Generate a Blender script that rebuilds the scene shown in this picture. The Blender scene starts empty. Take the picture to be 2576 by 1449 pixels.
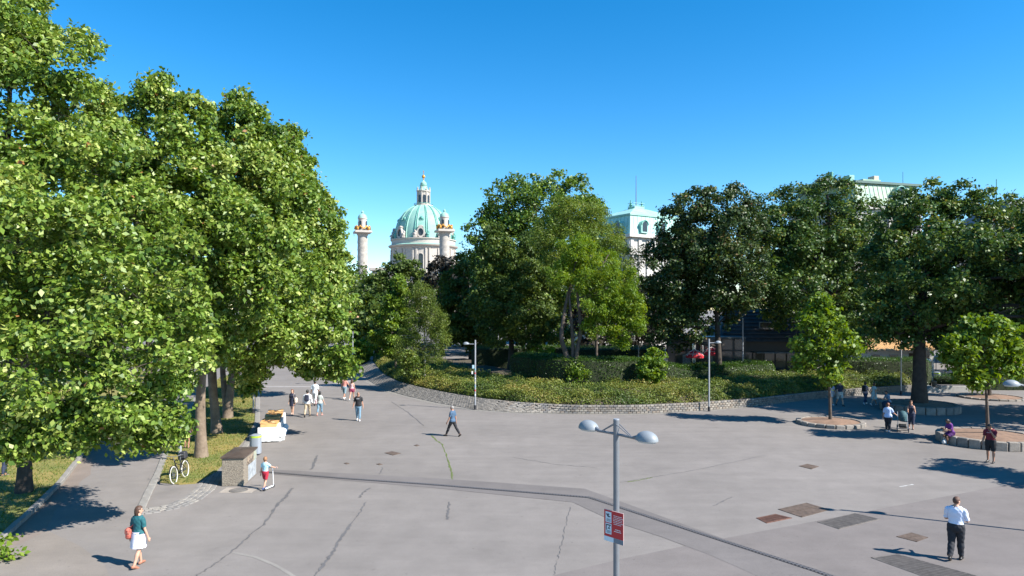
import bpy, bmesh, math, random
import numpy as np
from mathutils import Vector, Matrix, kdtree

random.seed(7)
RNG = np.random.default_rng(11)
SC = bpy.context.scene
COL = SC.collection
PI = math.pi
R = math.radians

# ------------------------------------------------------------------ camera, sky, sun, exposure
CAM_H = 6.9
cam_d = bpy.data.cameras.new('camera')
cam_d.lens = 24.0
cam_d.sensor_width = 36.0
cam_d.shift_y = 0.0206
cam_d.clip_end = 6000
cam = bpy.data.objects.new('camera', cam_d)
cam.location = (0, 0, CAM_H)
cam.rotation_euler = (R(90), 0, 0)
COL.objects.link(cam)
SC.camera = cam

SUN_EL = 41.0
SUN_DIR = Vector((0.905, -0.425, 0)).normalized() * math.cos(R(SUN_EL)) + Vector((0, 0, math.sin(R(SUN_EL))))
world = bpy.data.worlds.new('World')
SC.world = world
world.use_nodes = True
wn = world.node_tree
sky = wn.nodes.new('ShaderNodeTexSky')
sky.sky_type = 'NISHITA'
sky.sun_disc = False
sky.sun_elevation = R(SUN_EL)
sky.sun_rotation = math.atan2(SUN_DIR.x, SUN_DIR.y)
sky.altitude = 200
sky.air_density = 0.9
sky.dust_density = 0.05
sky.ozone_density = 2.6
hs = wn.nodes.new('ShaderNodeHueSaturation')
hs.inputs['Saturation'].default_value = 1.41
hs.inputs['Value'].default_value = 1.0
hs.inputs['Hue'].default_value = 0.496
bg = wn.nodes['Background']
bg.inputs['Strength'].default_value = 0.110
wn.links.new(sky.outputs[0], hs.inputs['Color'])
wn.links.new(hs.outputs[0], bg.inputs['Color'])

sun_d = bpy.data.lights.new('sun', 'SUN')
sun_d.energy = 5.0
sun_d.angle = R(0.55)
sun_d.color = (1.0, 0.955, 0.88)
sun = bpy.data.objects.new('sun', sun_d)
sun.rotation_euler = (-SUN_DIR).to_track_quat('-Z', 'Y').to_euler()
sun.location = (30, -20, 60)
COL.objects.link(sun)

SC.view_settings.view_transform = 'Standard'
SC.view_settings.look = 'None'
SC.view_settings.gamma = 1.0
SC.view_settings.use_curve_mapping = False
SC.view_settings.exposure = 1.1
SC.cycles.use_denoising = True
SC.cycles.max_bounces = 6
SC.cycles.transparent_max_bounces = 6

# ------------------------------------------------------------------ survey helpers (site measured in metres, x right, y away, z up)
FPX, CX, HY = 1716.7, 1287.5, 777.0
def g(x, y, z=0.0):
    d = (CAM_H - z) * FPX / (y - HY)
    return Vector(((x - CX) * d / FPX, d, z))
def at(x, y, d):
    return Vector(((x - CX) * d / FPX, d, CAM_H + (HY - y) * d / FPX))

# ------------------------------------------------------------------ scene-object helpers
def tag(o, label=None, cat=None, group=None, kind=None):
    if label: o['label'] = label
    if cat: o['category'] = cat
    if group: o['group'] = group
    if kind: o['kind'] = kind
    return o
def thing(name, label, cat, loc=(0, 0, 0), rz=0.0, group=None):
    o = bpy.data.objects.new(name, None)
    o.empty_display_size = 0.3
    COL.objects.link(o)
    o.location = loc
    o.rotation_euler = (0, 0, rz)
    return tag(o, label, cat, group)
def mesh_np(name, V, loops, starts, mat=None, parent=None, smooth=False, attr=None):
    me = bpy.data.meshes.new(name)
    V = np.asarray(V, dtype=np.float32)
    me.vertices.add(len(V)); me.vertices.foreach_set('co', V.ravel())
    loops = np.asarray(loops, dtype=np.int32)
    me.loops.add(len(loops)); me.loops.foreach_set('vertex_index', loops)
    starts = np.asarray(starts, dtype=np.int32)
    me.polygons.add(len(starts)); me.polygons.foreach_set('loop_start', starts)
    if smooth:
        me.polygons.foreach_set('use_smooth', np.ones(len(starts), dtype=bool))
    me.update(calc_edges=True)
    if attr is not None:
        a = me.attributes.new('v', 'FLOAT', 'FACE'); a.data.foreach_set('value', np.asarray(attr, dtype=np.float32))
    if mat: me.materials.append(mat)
    return link(name, me, parent)
def link(name, me, parent=None):
    o = bpy.data.objects.new(name, me)
    COL.objects.link(o)
    if parent is not None: o.parent = parent
    return o
def copy_tree(o, parent=None):
    c = o.copy(); COL.objects.link(c); c.parent = parent
    for ch in [k for k in o.children]: copy_tree(ch, c)
    return c

class MB:
    """collects simple shapes, builds ONE mesh object"""
    def __init__(s): s.v = []; s.f = []; s.mi = None
    def add(s, vs, fs):
        b = len(s.v); s.v += [tuple(p) for p in vs]; s.f += [tuple(b + i for i in f) for f in fs]; return s
    def box(s, c, size, rz=0.0, bev=0.0, M=None):
        hx, hy, hz = size[0] / 2, size[1] / 2, size[2] / 2
        if bev > 0:
            b = min(bev, hx * .9, hy * .9, hz * .9)
            pts = []
            for z, ins in ((-hz, b), (-hz + b, 0), (hz - b, 0), (hz, b)):
                X, Y = hx - ins, hy - ins
                for (px, py) in ((-X, -Y + (b if ins == 0 else 0)), (-X + (b if ins == 0 else 0), -Y), (X - (b if ins == 0 else 0), -Y), (X, -Y + (b if ins == 0 else 0)),
                                 (X, Y - (b if ins == 0 else 0)), (X - (b if ins == 0 else 0), Y), (-X + (b if ins == 0 else 0), Y), (-X, Y - (b if ins == 0 else 0))):
                    pts.append(Vector((px, py, z)))
            fs = []
            for k in range(3):
                for i in range(8):
                    fs.append((k * 8 + i, k * 8 + (i + 1) % 8, (k + 1) * 8 + (i + 1) % 8, (k + 1) * 8 + i))
            fs.append(tuple(range(7, -1, -1))); fs.append(tuple(range(24, 32)))
        else:
            pts = [Vector((x, y, z)) for z in (-hz, hz) for (x, y) in ((-hx, -hy), (hx, -hy), (hx, hy), (-hx, hy))]
            fs = [(3, 2, 1, 0), (4, 5, 6, 7), (0, 1, 5, 4), (1, 2, 6, 5), (2, 3, 7, 6), (3, 0, 4, 7)]
        T = Matrix.Translation(Vector(c)) @ Matrix.Rotation(rz, 4, 'Z')
        if M is not None: T = M @ T
        return s.add([T @ p for p in pts], fs)
    def tube(s, path, radii, n=10, cap=True):
        path = [Vector(p) for p in path]
        if not hasattr(radii, '__len__'): radii = [radii] * len(path)
        rings = []; prev = None
        for i, p in enumerate(path):
            a = path[max(0, i - 1)]; b = path[min(len(path) - 1, i + 1)]
            t = (b - a).normalized() if (b - a).length > 1e-9 else Vector((0, 0, 1))
            if prev is None:
                u = t.orthogonal().normalized()
            else:
                u = prev - t * prev.dot(t)
                u = u.normalized() if u.length > 1e-6 else t.orthogonal().normalized()
            prev = u; w = t.cross(u)
            r = radii[i]
            rings.append([p + (u * math.cos(2 * PI * k / n) + w * math.sin(2 * PI * k / n)) * r for k in range(n)])
        vs = [q for rg in rings for q in rg]; fs = []
        for i in range(len(rings) - 1):
            for k in range(n):
                fs.append((i * n + k, i * n + (k + 1) % n, (i + 1) * n + (k + 1) % n, (i + 1) * n + k))
        if cap:
            fs.append(tuple(range(n - 1, -1, -1))); fs.append(tuple((len(rings) - 1) * n + k for k in range(n)))
        return s.add(vs, fs)
    def lathe(s, prof, c=(0, 0, 0), n=24, sx=1.0, sy=1.0, a0=0.0, a1=2 * PI, rot=0.0):
        full = abs(a1 - a0 - 2 * PI) < 1e-6
        m = n if full else n + 1
        vs = []
        for (r, z) in prof:
            for k in range(m):
                a = a0 + (a1 - a0) * k / n + rot
                vs.append((c[0] + r * math.cos(a) * sx, c[1] + r * math.sin(a) * sy, c[2] + z))
        fs = []
        for i in range(len(prof) - 1):
            for k in range(n):
                k2 = (k + 1) % m
                fs.append((i * m + k, i * m + k2, (i + 1) * m + k2, (i + 1) * m + k))
        if full:
            if prof[0][0] > 1e-6: fs.append(tuple(range(m - 1, -1, -1)))
            if prof[-1][0] > 1e-6: fs.append(tuple((len(prof) - 1) * m + k for k in range(m)))
        return s.add(vs, fs)
    def ell(s, c, r, nu=14, nv=8, M=None, top=1.0, bottom=-1.0):
        prof = []
        t0, t1 = math.asin(max(-1, bottom)), math.asin(min(1, top))
        vs = []; fs = []
        for i in range(nv + 1):
            t = t0 + (t1 - t0) * i / nv
            for k in range(nu):
                a = 2 * PI * k / nu
                vs.append(Vector((r[0] * math.cos(t) * math.cos(a), r[1] * math.cos(t) * math.sin(a), r[2] * math.sin(t))))
        for i in range(nv):
            for k in range(nu):
                fs.append((i * nu + k, i * nu + (k + 1) % nu, (i + 1) * nu + (k + 1) % nu, (i + 1) * nu + k))
        fs.append(tuple(range(nu - 1, -1, -1))); fs.append(tuple(nv * nu + k for k in range(nu)))
        T = Matrix.Translation(Vector(c))
        if M is not None: T = T @ M
        return s.add([T @ p for p in vs], fs)
    def prism(s, poly, z0, z1):
        n = len(poly)
        vs = [(p[0], p[1], z0) for p in poly] + [(p[0], p[1], z1) for p in poly]
        fs = [tuple(range(n - 1, -1, -1)), tuple(range(n, 2 * n))] + [(i, (i + 1) % n, n + (i + 1) % n, n + i) for i in range(n)]
        return s.add(vs, fs)
    def quad(s, a, b, c, d): return s.add([a, b, c, d], [(0, 1, 2, 3)])
    def poly(s, pts): return s.add(pts, [tuple(range(len(pts)))])
    def mesh(s, name, mat=None, smooth=False):
        me = bpy.data.meshes.new(name); me.from_pydata(s.v, [], s.f)
        bm = bmesh.new(); bm.from_mesh(me)
        bmesh.ops.remove_doubles(bm, verts=bm.verts, dist=1e-5)
        bmesh.ops.recalc_face_normals(bm, faces=bm.faces)
        bm.to_mesh(me); bm.free()
        if mat: me.materials.append(mat)
        if smooth:
            me.polygons.foreach_set('use_smooth', np.ones(len(me.polygons), dtype=bool))
            try: me.set_sharp_from_angle(angle=R(38))
            except Exception: pass
        return me
    def build(s, name, mat=None, parent=None, smooth=False):
        return link(name, s.mesh(name, mat, smooth), parent)

# ------------------------------------------------------------------ materials
MATS = {}
def mat(name, col, rough=0.6, metal=0.0, var=0.0, vscale=6.0, bump=0.0, bscale=30.0, spec=0.5, col2=None, mixs=0.0, coord='Object'):
    if name in MATS: return MATS[name]
    m = bpy.data.materials.new(name); m.use_nodes = True
    nt = m.node_tree; p = nt.nodes['Principled BSDF']
    p.inputs['Roughness'].default_value = rough; p.inputs['Metallic'].default_value = metal
    p.inputs['Specular IOR Level'].default_value = spec
    c = (col[0], col[1], col[2], 1)
    p.inputs['Base Color'].default_value = c
    tc = None
    if var > 0 or bump > 0 or col2:
        tc = nt.nodes.new('ShaderNodeTexCoord')
    if var > 0 or col2:
        n = nt.nodes.new('ShaderNodeTexNoise'); n.inputs['Scale'].default_value = vscale; n.inputs['Detail'].default_value = 5; n.inputs['Roughness'].default_value = 0.65
        nt.links.new(tc.outputs[coord], n.inputs['Vector'])
        rp = nt.nodes.new('ShaderNodeValToRGB')
        rp.color_ramp.elements[0].position = 0.32; rp.color_ramp.elements[1].position = 0.68
        a = [max(0, x * (1 - var)) for x in col]; b = [min(1, x * (1 + var)) for x in col] if not col2 else col2
        rp.color_ramp.elements[0].color = (*a, 1); rp.color_ramp.elements[1].color = (*b, 1)
        nt.links.new(n.outputs['Fac'], rp.inputs['Fac']); nt.links.new(rp.outputs['Color'], p.inputs['Base Color'])
    if bump > 0:
        n2 = nt.nodes.new('ShaderNodeTexNoise'); n2.inputs['Scale'].default_value = bscale; n2.inputs['Detail'].default_value = 6
        nt.links.new(tc.outputs[coord], n2.inputs['Vector'])
        bp = nt.nodes.new('ShaderNodeBump'); bp.inputs['Strength'].default_value = bump; bp.inputs['Distance'].default_value = 0.02
        nt.links.new(n2.outputs['Fac'], bp.inputs['Height']); nt.links.new(bp.outputs['Normal'], p.inputs['Normal'])
    MATS[name] = m
    return m
def leafmat(name, cols, trans=0.35, rough=0.42, spec=0.45, tcol=None):
    """cols: ramp of colours over the per-leaf value v"""
    if name in MATS: return MATS[name]
    m = bpy.data.materials.new(name); m.use_nodes = True
    nt = m.node_tree; p = nt.nodes['Principled BSDF']; out = nt.nodes['Material Output']
    at_ = nt.nodes.new('ShaderNodeAttribute'); at_.attribute_name = 'v'
    rp = nt.nodes.new('ShaderNodeValToRGB')
    els = rp.color_ramp.elements
    while len(els) < len(cols): els.new(0.5)
    for i, c in enumerate(cols):
        els[i].position = c[0]
    for i, c in enumerate(cols):
        els[i].color = (*c[1], 1)
    nt.links.new(at_.outputs['Fac'], rp.inputs['Fac'])
    nt.links.new(rp.outputs['Color'], p.inputs['Base Color'])
    p.inputs['Roughness'].default_value = rough; p.inputs['Specular IOR Level'].default_value = spec
    tr = nt.nodes.new('ShaderNodeBsdfTranslucent')
    hsv = nt.nodes.new('ShaderNodeHueSaturation'); hsv.inputs['Hue'].default_value = 0.482; hsv.inputs['Saturation'].default_value = 1.1; hsv.inputs['Value'].default_value = 1.25
    nt.links.new(rp.outputs['Color'], hsv.inputs['Color']); nt.links.new(hsv.outputs['Color'], tr.inputs['Color'])
    mx = nt.nodes.new('ShaderNodeMixShader'); mx.inputs['Fac'].default_value = trans
    nt.links.new(p.outputs[0], mx.inputs[1]); nt.links.new(tr.outputs[0], mx.inputs[2]); nt.links.new(mx.outputs[0], out.inputs['Surface'])
    MATS[name] = m
    return m
# ------------------------------------------------------------------ ground
def asphalt(name, base, seed=0.0, warm=0.0):
    m = bpy.data.materials.new(name); m.use_nodes = True
    nt = m.node_tree; p = nt.nodes['Principled BSDF']; L = nt.links
    tc = nt.nodes.new('ShaderNodeTexCoord')
    mp = nt.nodes.new('ShaderNodeMapping'); mp.inputs['Location'].default_value = (seed, seed * 1.7, 0)
    L.new(tc.outputs['Object'], mp.inputs['Vector'])
    def noise(sc, det=5, ro=0.6, stretch=None):
        n = nt.nodes.new('ShaderNodeTexNoise'); n.inputs['Scale'].default_value = sc; n.inputs['Detail'].default_value = det; n.inputs['Roughness'].default_value = ro
        src = mp
        if stretch:
            m2 = nt.nodes.new('ShaderNodeMapping'); m2.inputs['Scale'].default_value = stretch; m2.inputs['Rotation'].default_value = (0, 0, R(24))
            L.new(mp.outputs[0], m2.inputs['Vector']); src = m2
        L.new(src.outputs[0], n.inputs['Vector']); return n
    def ramp(n, p0, c0, p1, c1):
        r = nt.nodes.new('ShaderNodeValToRGB'); e = r.color_ramp.elements
        e[0].position = p0; e[1].position = p1; e[0].color = (c0, c0, c0, 1); e[1].color = (c1, c1, c1, 1)
        L.new(n.outputs['Fac'], r.inputs['Fac']); return r
    big = ramp(noise(0.11, 4), 0.3, 0.87, 0.7, 1.08)
    mid = ramp(noise(0.9, 6, 0.7), 0.3, 0.90, 0.7, 1.08)
    streak = ramp(noise(0.55, 5, 0.65, (0.35, 2.2, 1)), 0.3, 0.925, 0.72, 1.05)
    fine = ramp(noise(38, 3, 0.8), 0.25, 0.80, 0.75, 1.16)
    spots = ramp(noise(2.3, 2, 0.5), 0.70, 1.0, 0.78, 0.86)
    gum = ramp(noise(7.5, 1, 0.4), 0.735, 1.0, 0.765, 0.80)
    stain = ramp(noise(0.33, 3, 0.5), 0.66, 1.0, 0.78, 0.88)
    cur = None
    for r in (big, mid, streak, fine, spots, gum, stain):
        if cur is None: cur = r.outputs['Color']; continue
        mm = nt.nodes.new('ShaderNodeMixRGB'); mm.blend_type = 'MULTIPLY'; mm.inputs['Fac'].default_value = 1
        L.new(cur, mm.inputs[1]); L.new(r.outputs['Color'], mm.inputs[2]); cur = mm.outputs[0]
    mm = nt.nodes.new('ShaderNodeMixRGB'); mm.blend_type = 'MULTIPLY'; mm.inputs['Fac'].default_value = 1
    mm.inputs[1].default_value = (*base, 1); L.new(cur, mm.inputs[2]); L.new(mm.outputs[0], p.inputs['Base Color'])
    p.inputs['Roughness'].default_value = 0.88; p.inputs['Specular IOR Level'].default_value = 0.25
    bp = nt.nodes.new('ShaderNodeBump'); bp.inputs['Strength'].default_value = 0.25; bp.inputs['Distance'].default_value = 0.006
    nb = noise(60, 3, 0.8); L.new(nb.outputs['Fac'], bp.inputs['Height']); L.new(bp.outputs[0], p.inputs['Normal'])
    MATS[name] = m
    return m
ASPH = asphalt('asphalt worn grey', (0.206, 0.186, 0.171))
ASPH_D = asphalt('asphalt darker resurfaced', (0.173, 0.153, 0.143), 31.0)
ASPH_B = asphalt('asphalt drain band', (0.154, 0.139, 0.132), 57.0)
ASPH_L = asphalt('asphalt pale trace', (0.246, 0.228, 0.206), 12.0)
ASPH_P = asphalt('path pinkish gravelly asphalt', (0.228, 0.188, 0.160), 77.0)
ASPH_A = asphalt('path apron beige asphalt', (0.218, 0.190, 0.165), 91.0)
TAR = mat('crack tar', (0.112, 0.106, 0.104), 0.7, var=0.2, vscale=3)
MOSS = mat('crack moss', (0.09, 0.12, 0.025), 0.9, var=0.35, vscale=8)
GRAN = mat('granite', (0.31, 0.29, 0.265), 0.85, var=0.28, vscale=2.2, bump=0.5, bscale=25)
CONC = mat('concrete kerb', (0.23, 0.215, 0.195), 0.88, var=0.2, vscale=1.6, bump=0.3, bscale=40)
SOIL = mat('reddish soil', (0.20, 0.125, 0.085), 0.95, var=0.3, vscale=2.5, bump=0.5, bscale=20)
EARTH = mat('dark earth', (0.07, 0.055, 0.035), 0.95, var=0.3, vscale=1.5)  # dark brown base of the planting bed

def sheet(name, pts, z, m, parent=None):
    return MB().poly([(p[0], p[1], z) for p in pts]).build(name, m, parent)
gb = MB()
gb.quad((-2500, -300, 0), (2500, -300, 0), (2500, 4000, 0), (-2500, 4000, 0))
ground = tag(gb.build('ground', ASPH), 'wide worn grey asphalt square with seams and patches', 'ground', kind='structure')
ground.pop('category', None) if 'category' in ground else None

def px_poly(pts): return [g(x, y) for x, y in pts]
# resurfaced darker area, lower right
sheet('asphalt_patch', px_poly([(1330, 1480), (1395, 1446), (1560, 1406), (1745, 1368), (2105, 1300), (2575, 1211), (2900, 1150)]) + [Vector((40, 5, 0)), Vector((2, 5, 0))], 0.004, ASPH_D, ground)
# resurfaced band on both sides of the drain
UP = [(690, 1181), (1100, 1203), (1470, 1229), (1560, 1261), (1720, 1319), (1900, 1383), (2110, 1449), (2400, 1545)]
LO = [(690, 1193), (1100, 1228), (1440, 1263), (1545, 1312), (1660, 1349), (1790, 1398), (1905, 1449), (2080, 1545)]
bandm = MB()
for i in range(len(UP) - 1):
    q = [g(*UP[i]), g(*UP[i + 1]), g(*LO[i + 1]), g(*LO[i])]
    bandm.poly([(p.x, p.y, 0.008) for p in q])
bandm.build('drain_band', ASPH_B, ground)
sheet('path_apron', px_poly([(-80, 1500), (-60, 1425), (40, 1372), (120, 1335), (200, 1372), (262, 1420), (300, 1500)]), 0.0042, ASPH_A, ground)
DR = [(655, 1186), (860, 1203), (1090, 1219), (1480, 1251), (1500, 1257), (1700, 1322), (1860, 1374), (2050, 1436), (2300, 1525)]
DRW = [g(*p) for p in DR]
def ribbon(name, pts, width, z, m, parent=None, jitter=0.0, sub=1, seed=3):
    rnd = random.Random(seed)
    P = []
    for i in range(len(pts) - 1):
        for k in range(sub): P.append(pts[i].lerp(pts[i + 1], k / sub))
    P.append(pts[-1])
    mb = MB(); L = []; Rr = []
    for i, p in enumerate(P):
        t = (P[min(i + 1, len(P) - 1)] - P[max(i - 1, 0)]); t.z = 0; t.normalize()
        n = Vector((-t.y, t.x, 0))
        w = width(i / (len(P) - 1)) if callable(width) else width
        w *= 1 + (rnd.random() - .5) * 1.3 * (jitter > 0)
        off = (rnd.random() - .5) * 2 * jitter
        c = p + n * off
        L.append((c.x + n.x * w / 2, c.y + n.y * w / 2, z)); Rr.append((c.x - n.x * w / 2, c.y - n.y * w / 2, z))
    for i in range(len(P) - 1): mb.quad(Rr[i], Rr[i + 1], L[i + 1], L[i])
    return mb.build(name, m, parent)
SLOT = mat('drain slot dark', (0.02, 0.02, 0.022), 0.6)
STEEL = mat('galvanised steel', (0.30, 0.30, 0.31), 0.5, metal=0.6, var=0.15, vscale=5)
IRON = mat('rusty iron', (0.115, 0.082, 0.062), 0.75, metal=0.25, var=0.35, vscale=5, bump=0.3, bscale=30)
IRONR = mat('red rust iron', (0.17, 0.085, 0.06), 0.8, metal=0.2, var=0.35, vscale=6)
GRATE = mat('weathered grate steel', (0.19, 0.165, 0.145), 0.7, metal=0.3, var=0.25, vscale=5)
drain = tag(bpy.data.objects.new('drain_channel', None), 'long slotted steel drain channel crossing the square with a bend', 'drain')
COL.objects.link(drain)
ribbon('slot_bed', DRW, 0.20, 0.0115, SLOT, drain)
fr = ribbon('frame', DRW, 0.02, 0.0255, STEEL, drain)
bars = MB()
tot = 0
for i in range(len(DRW) - 1):
    a, b = DRW[i], DRW[i + 1]; n = max(1, int((b - a).length / 0.11)); t = (b - a).normalized(); nn = Vector((-t.y, t.x, 0))
    for k in range(n):
        c = a.lerp(b, (k + .5) / n)
        bars.box((c.x, c.y, 0.018), (0.05, 0.17, 0.012), rz=math.atan2(t.y, t.x))
tag(bars.build('grating_bars', mat('drain bar steel', (0.115, 0.105, 0.105), 0.6, metal=.3), drain), kind='stuff')
# tar-sealed seams and cracks
SEAMS = [([(735, 1228), (717, 1250), (700, 1266), (662, 1320), (632, 1342), (600, 1372), (560, 1405), (520, 1432), (490, 1450), (440, 1478)], lambda t: 0.085 if t < .35 else 0.04),
         ([(920, 1262), (905, 1290), (880, 1322), (850, 1362), (842, 1382), (815, 1418), (790, 1450), (770, 1480)], lambda t: 0.075 if .25 < t < .8 else 0.04),
         ([(930, 1227), (914, 1238), (904, 1251)], 0.06), ([(798, 1145), (792, 1160), (783, 1180)], 0.09),
         ([(1131, 1262), (1127, 1284), (1125, 1306)], 0.06),
         ([(1433, 1275), (1424, 1320), (1411, 1368), (1408, 1392), (1396, 1420), (1393, 1446)], 0.018),
         ([(1560, 1213), (1650, 1198), (1760, 1180), (1925, 1144)], 0.028),
         ([(985, 1010), (1030, 1040), (1066, 1070)], 0.05), ([(1795, 1272), (1815, 1262), (1840, 1250)], 0.03),
         ([(955, 1192), (962, 1176)], 0.04), ([(1290, 1150), (1400, 1168), (1500, 1176)], 0.02)]
for i, (pp, w) in enumerate(SEAMS):
    ribbon('tar_seam', [g(*p) for p in pp], w, 0.0095 if i != 6 else 0.0045, TAR, ground, jitter=0.035, sub=9, seed=i)
ribbon('mossy_seam', [g(*p) for p in [(1085, 1095), (1098, 1108), (1112, 1117), (1124, 1148), (1131, 1170), (1136, 1188), (1137, 1206)]], 0.07, 0.005, MOSS, ground, jitter=0.03, sub=8, seed=33)
ribbon('mossy_seam', [g(*p) for p in [(1578, 1212), (1625, 1204), (1640, 1200)]], 0.05, 0.0052, MOSS, ground, jitter=0.03, sub=8, seed=34)
ribbon('pale_trace', [g(*p) for p in [(585, 1389), (640, 1400), (690, 1420), (725, 1440), (760, 1465)]], 0.11, 0.0049, ASPH_L, ground, sub=6)
ribbon('paint_mark', [g(*p) for p in [(2262, 1224), (2296, 1218)]], 0.05, 0.0052, mat('faded white paint', (0.5, 0.5, 0.48), 0.8), ground, jitter=0.01, sub=5)
PALE = mat('pale kerb line', (0.27, 0.25, 0.235), 0.9, var=0.15, vscale=3)
ribbon('pale_joint', [g(*p) for p in [(640, 972), (800, 972), (860, 962), (900, 955)]], 0.9, 0.005, PALE, ground, sub=4)
MPATCH = mat('manhole cement patch', (0.30, 0.26, 0.22), 0.9, var=0.15, vscale=4)

# covers, plates and gratings set in the asphalt
def plate(label, corners, kind, m, group=None):
    c = sum((Vector(p) for p in corners), Vector()) / 4
    t = thing('floor_grate' if kind == 'grate' else 'access_cover', label, 'grate' if kind == 'grate' else 'cover', (c.x, c.y, 0.0))
    q = [Vector(p) - c for p in corners]
    fm = MB()
    for i in range(4):
        a, b = q[i], q[(i + 1) % 4]; mid = (a + b) / 2; d = (b - a)
        ln = d.length; ax = math.atan2(d.y, d.x)
        inn = -mid.normalized() * 0.02
        fm.box((mid.x + inn.x, mid.y + inn.y, 0.008), (ln, 0.045, 0.016), rz=ax)
    fm.build('frame', m, t)
    if kind == 'grate':
        sh = MB().poly([(p.x, p.y, 0.010) for p in [x * .96 for x in q]]).build('pit', mat('grate pit', (0.075, 0.062, 0.055), 0.9), t)
        bm_ = MB()
        u = q[1] - q[0]; v = q[3] - q[0]
        n = int(v.length / 0.055)
        for k in range(n):
            a = q[0] + v * ((k + .5) / n) + u * 0.02; b = q[1] + (q[2] - q[1]) * ((k + .5) / n) - u * 0.02
            mid = (a + b) / 2; d = b - a
            bm_.box((mid.x, mid.y, 0.016), (d.length, 0.026, 0.012), rz=math.atan2(d.y, d.x))
        n2 = max(2, int(u.length / 0.12))
        for k in range(n2):
            a = q[0] + u * ((k + .5) / n2); b = q[3] + (q[2] - q[3]) * ((k + .5) / n2)
            mid = (a + b) / 2; d = b - a
            bm_.box((mid.x, mid.y, 0.0135), (d.length * .97, 0.014, 0.008), rz=math.atan2(d.y, d.x))
        tag(bm_.build('bars', m, t), kind='stuff')
    else:
        nx = 2
        for k in range(nx):
            a = q[0].lerp(q[1], k / nx + .015); b = q[0].lerp(q[1], (k + 1) / nx - .015)
            d_ = q[3].lerp(q[2], k / nx + .015); c_ = q[3].lerp(q[2], (k + 1) / nx - .015)
            MB().prism([(p.x * .95, p.y * .95) for p in (a, b, c_, d_)], 0.004, 0.018).build('panel', m, t)
    return t
def PP(*pts): return [g(*p) for p in pts]
plate('large dark brown steel access cover under the lamp shadow tip', PP((1957, 1281), (2016, 1301), (2086, 1282), (2028, 1265)), 'plate', IRON)
plate('small rust red floor grating left of the large cover', PP((1902, 1303), (1928, 1316), (1992, 1303), (1950, 1293)), 'grate', IRONR)
plate('pale brown floor grating crossed by the lamp shadow', PP((2055, 1313), (2110, 1331), (2214, 1306), (2150, 1291)), 'grate', GRATE)
plate('brown steel cover just left of the man in white shirt', PP((2254, 1350), (2305, 1363), (2334, 1352), (2292, 1340)), 'plate', IRON)
plate('long pale floor grating at the bottom edge beside the man shadow', PP((2190, 1403), (2400, 1478), (2480, 1455), (2255, 1393)), 'grate', GRATE)
plate('brown steel cover on open asphalt below the left tree ring', PP((2009, 1172), (2040, 1180), (2059, 1173), (2030, 1167)), 'plate', IRON)
plate('dark square cover on asphalt below the man in blue shirt', PP((967, 1139), (988, 1145), (1008, 1140), (986, 1135)), 'plate', IRON)
plate('tiny brown cover nearest to the man in blue shirt', PP((1041, 1120), (1048, 1122), (1055, 1120), (1048, 1118)), 'plate', IRON)
plate('tiny brown cover, left one of the pair above the drain', PP((865, 1165), (872, 1167.5), (879, 1166), (872, 1163.5)), 'plate', IRON)
plate('tiny brown cover, right one of the pair above the drain', PP((946, 1167), (954, 1169.5), (962, 1168), (954, 1165.5)), 'plate', IRON)
mc = g(600, 1233)
mh = thing('manhole_cover', 'round manhole cover in a pale patch before the concrete box', 'cover', (mc.x, mc.y, 0))
MB().prism([(-0.62, -0.35), (0.62, -0.35), (0.62, 0.4), (-0.62, 0.4)], 0.002, 0.006).build('cement_surround', MPATCH, mh)
MB().lathe([(0.34, 0), (0.34, 0.022), (0.29, 0.022), (0.29, 0.012), (0.27, 0.012), (0.27, 0.02), (0, 0.02)], n=28).build('lid', mat('manhole iron', (0.17, 0.155, 0.14), 0.7, metal=.2, var=.2), mh)

# ------------------------------------------------------------------ lawns, kerbs and setts at left
LAWN = mat('dry lawn', (0.115, 0.14, 0.026), 0.95, col2=(0.27, 0.20, 0.06), vscale=0.55, bump=0.6, bscale=40)
lawnR_pts = PP((402, 1214), (450, 1219), (492, 1216), (545, 1186), (585, 1140), (622, 1098), (640, 1060), (640, 1010), (640, 975), (655, 945), (560, 945), (500, 990), (470, 1050), (425, 1130), (408, 1180))
lawnL_pts = [Vector((-15, 19.6, 0)), *PP((75, 1290), (150, 1215), (200, 1150), (250, 1080), (330, 1000)), Vector((-40, 75, 0)), Vector((-75, 75, 0)), Vector((-60, 12, 0)), Vector((-16, 12, 0))]
lr = tag(MB().prism([(p.x, p.y) for p in lawnR_pts], -0.1, 0.035).build('lawn', LAWN), 'dry grass strip between the plane trunks and the path', kind='structure')
ll = tag(MB().prism([(p.x, p.y) for p in lawnL_pts], -0.1, 0.05).build('lawn', LAWN), 'shady lawn under the plane trees at the far left', kind='structure')
def inpoly(x, y, P):
    c = np.zeros(len(x), dtype=bool); n = len(P); j = n - 1
    for i in range(n):
        xi, yi, xj, yj = P[i][0], P[i][1], P[j][0], P[j][1]
        c ^= ((yi > y) != (yj > y)) & (x < (xj - xi) * (y - yi) / (yj - yi + 1e-12) + xi); j = i
    return c
GRASSM = leafmat('grass blades', [(0.0, (0.08, 0.125, 0.02)), (0.5, (0.15, 0.185, 0.03)), (1.0, (0.33, 0.25, 0.07))], trans=0.3, rough=0.6)
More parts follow.
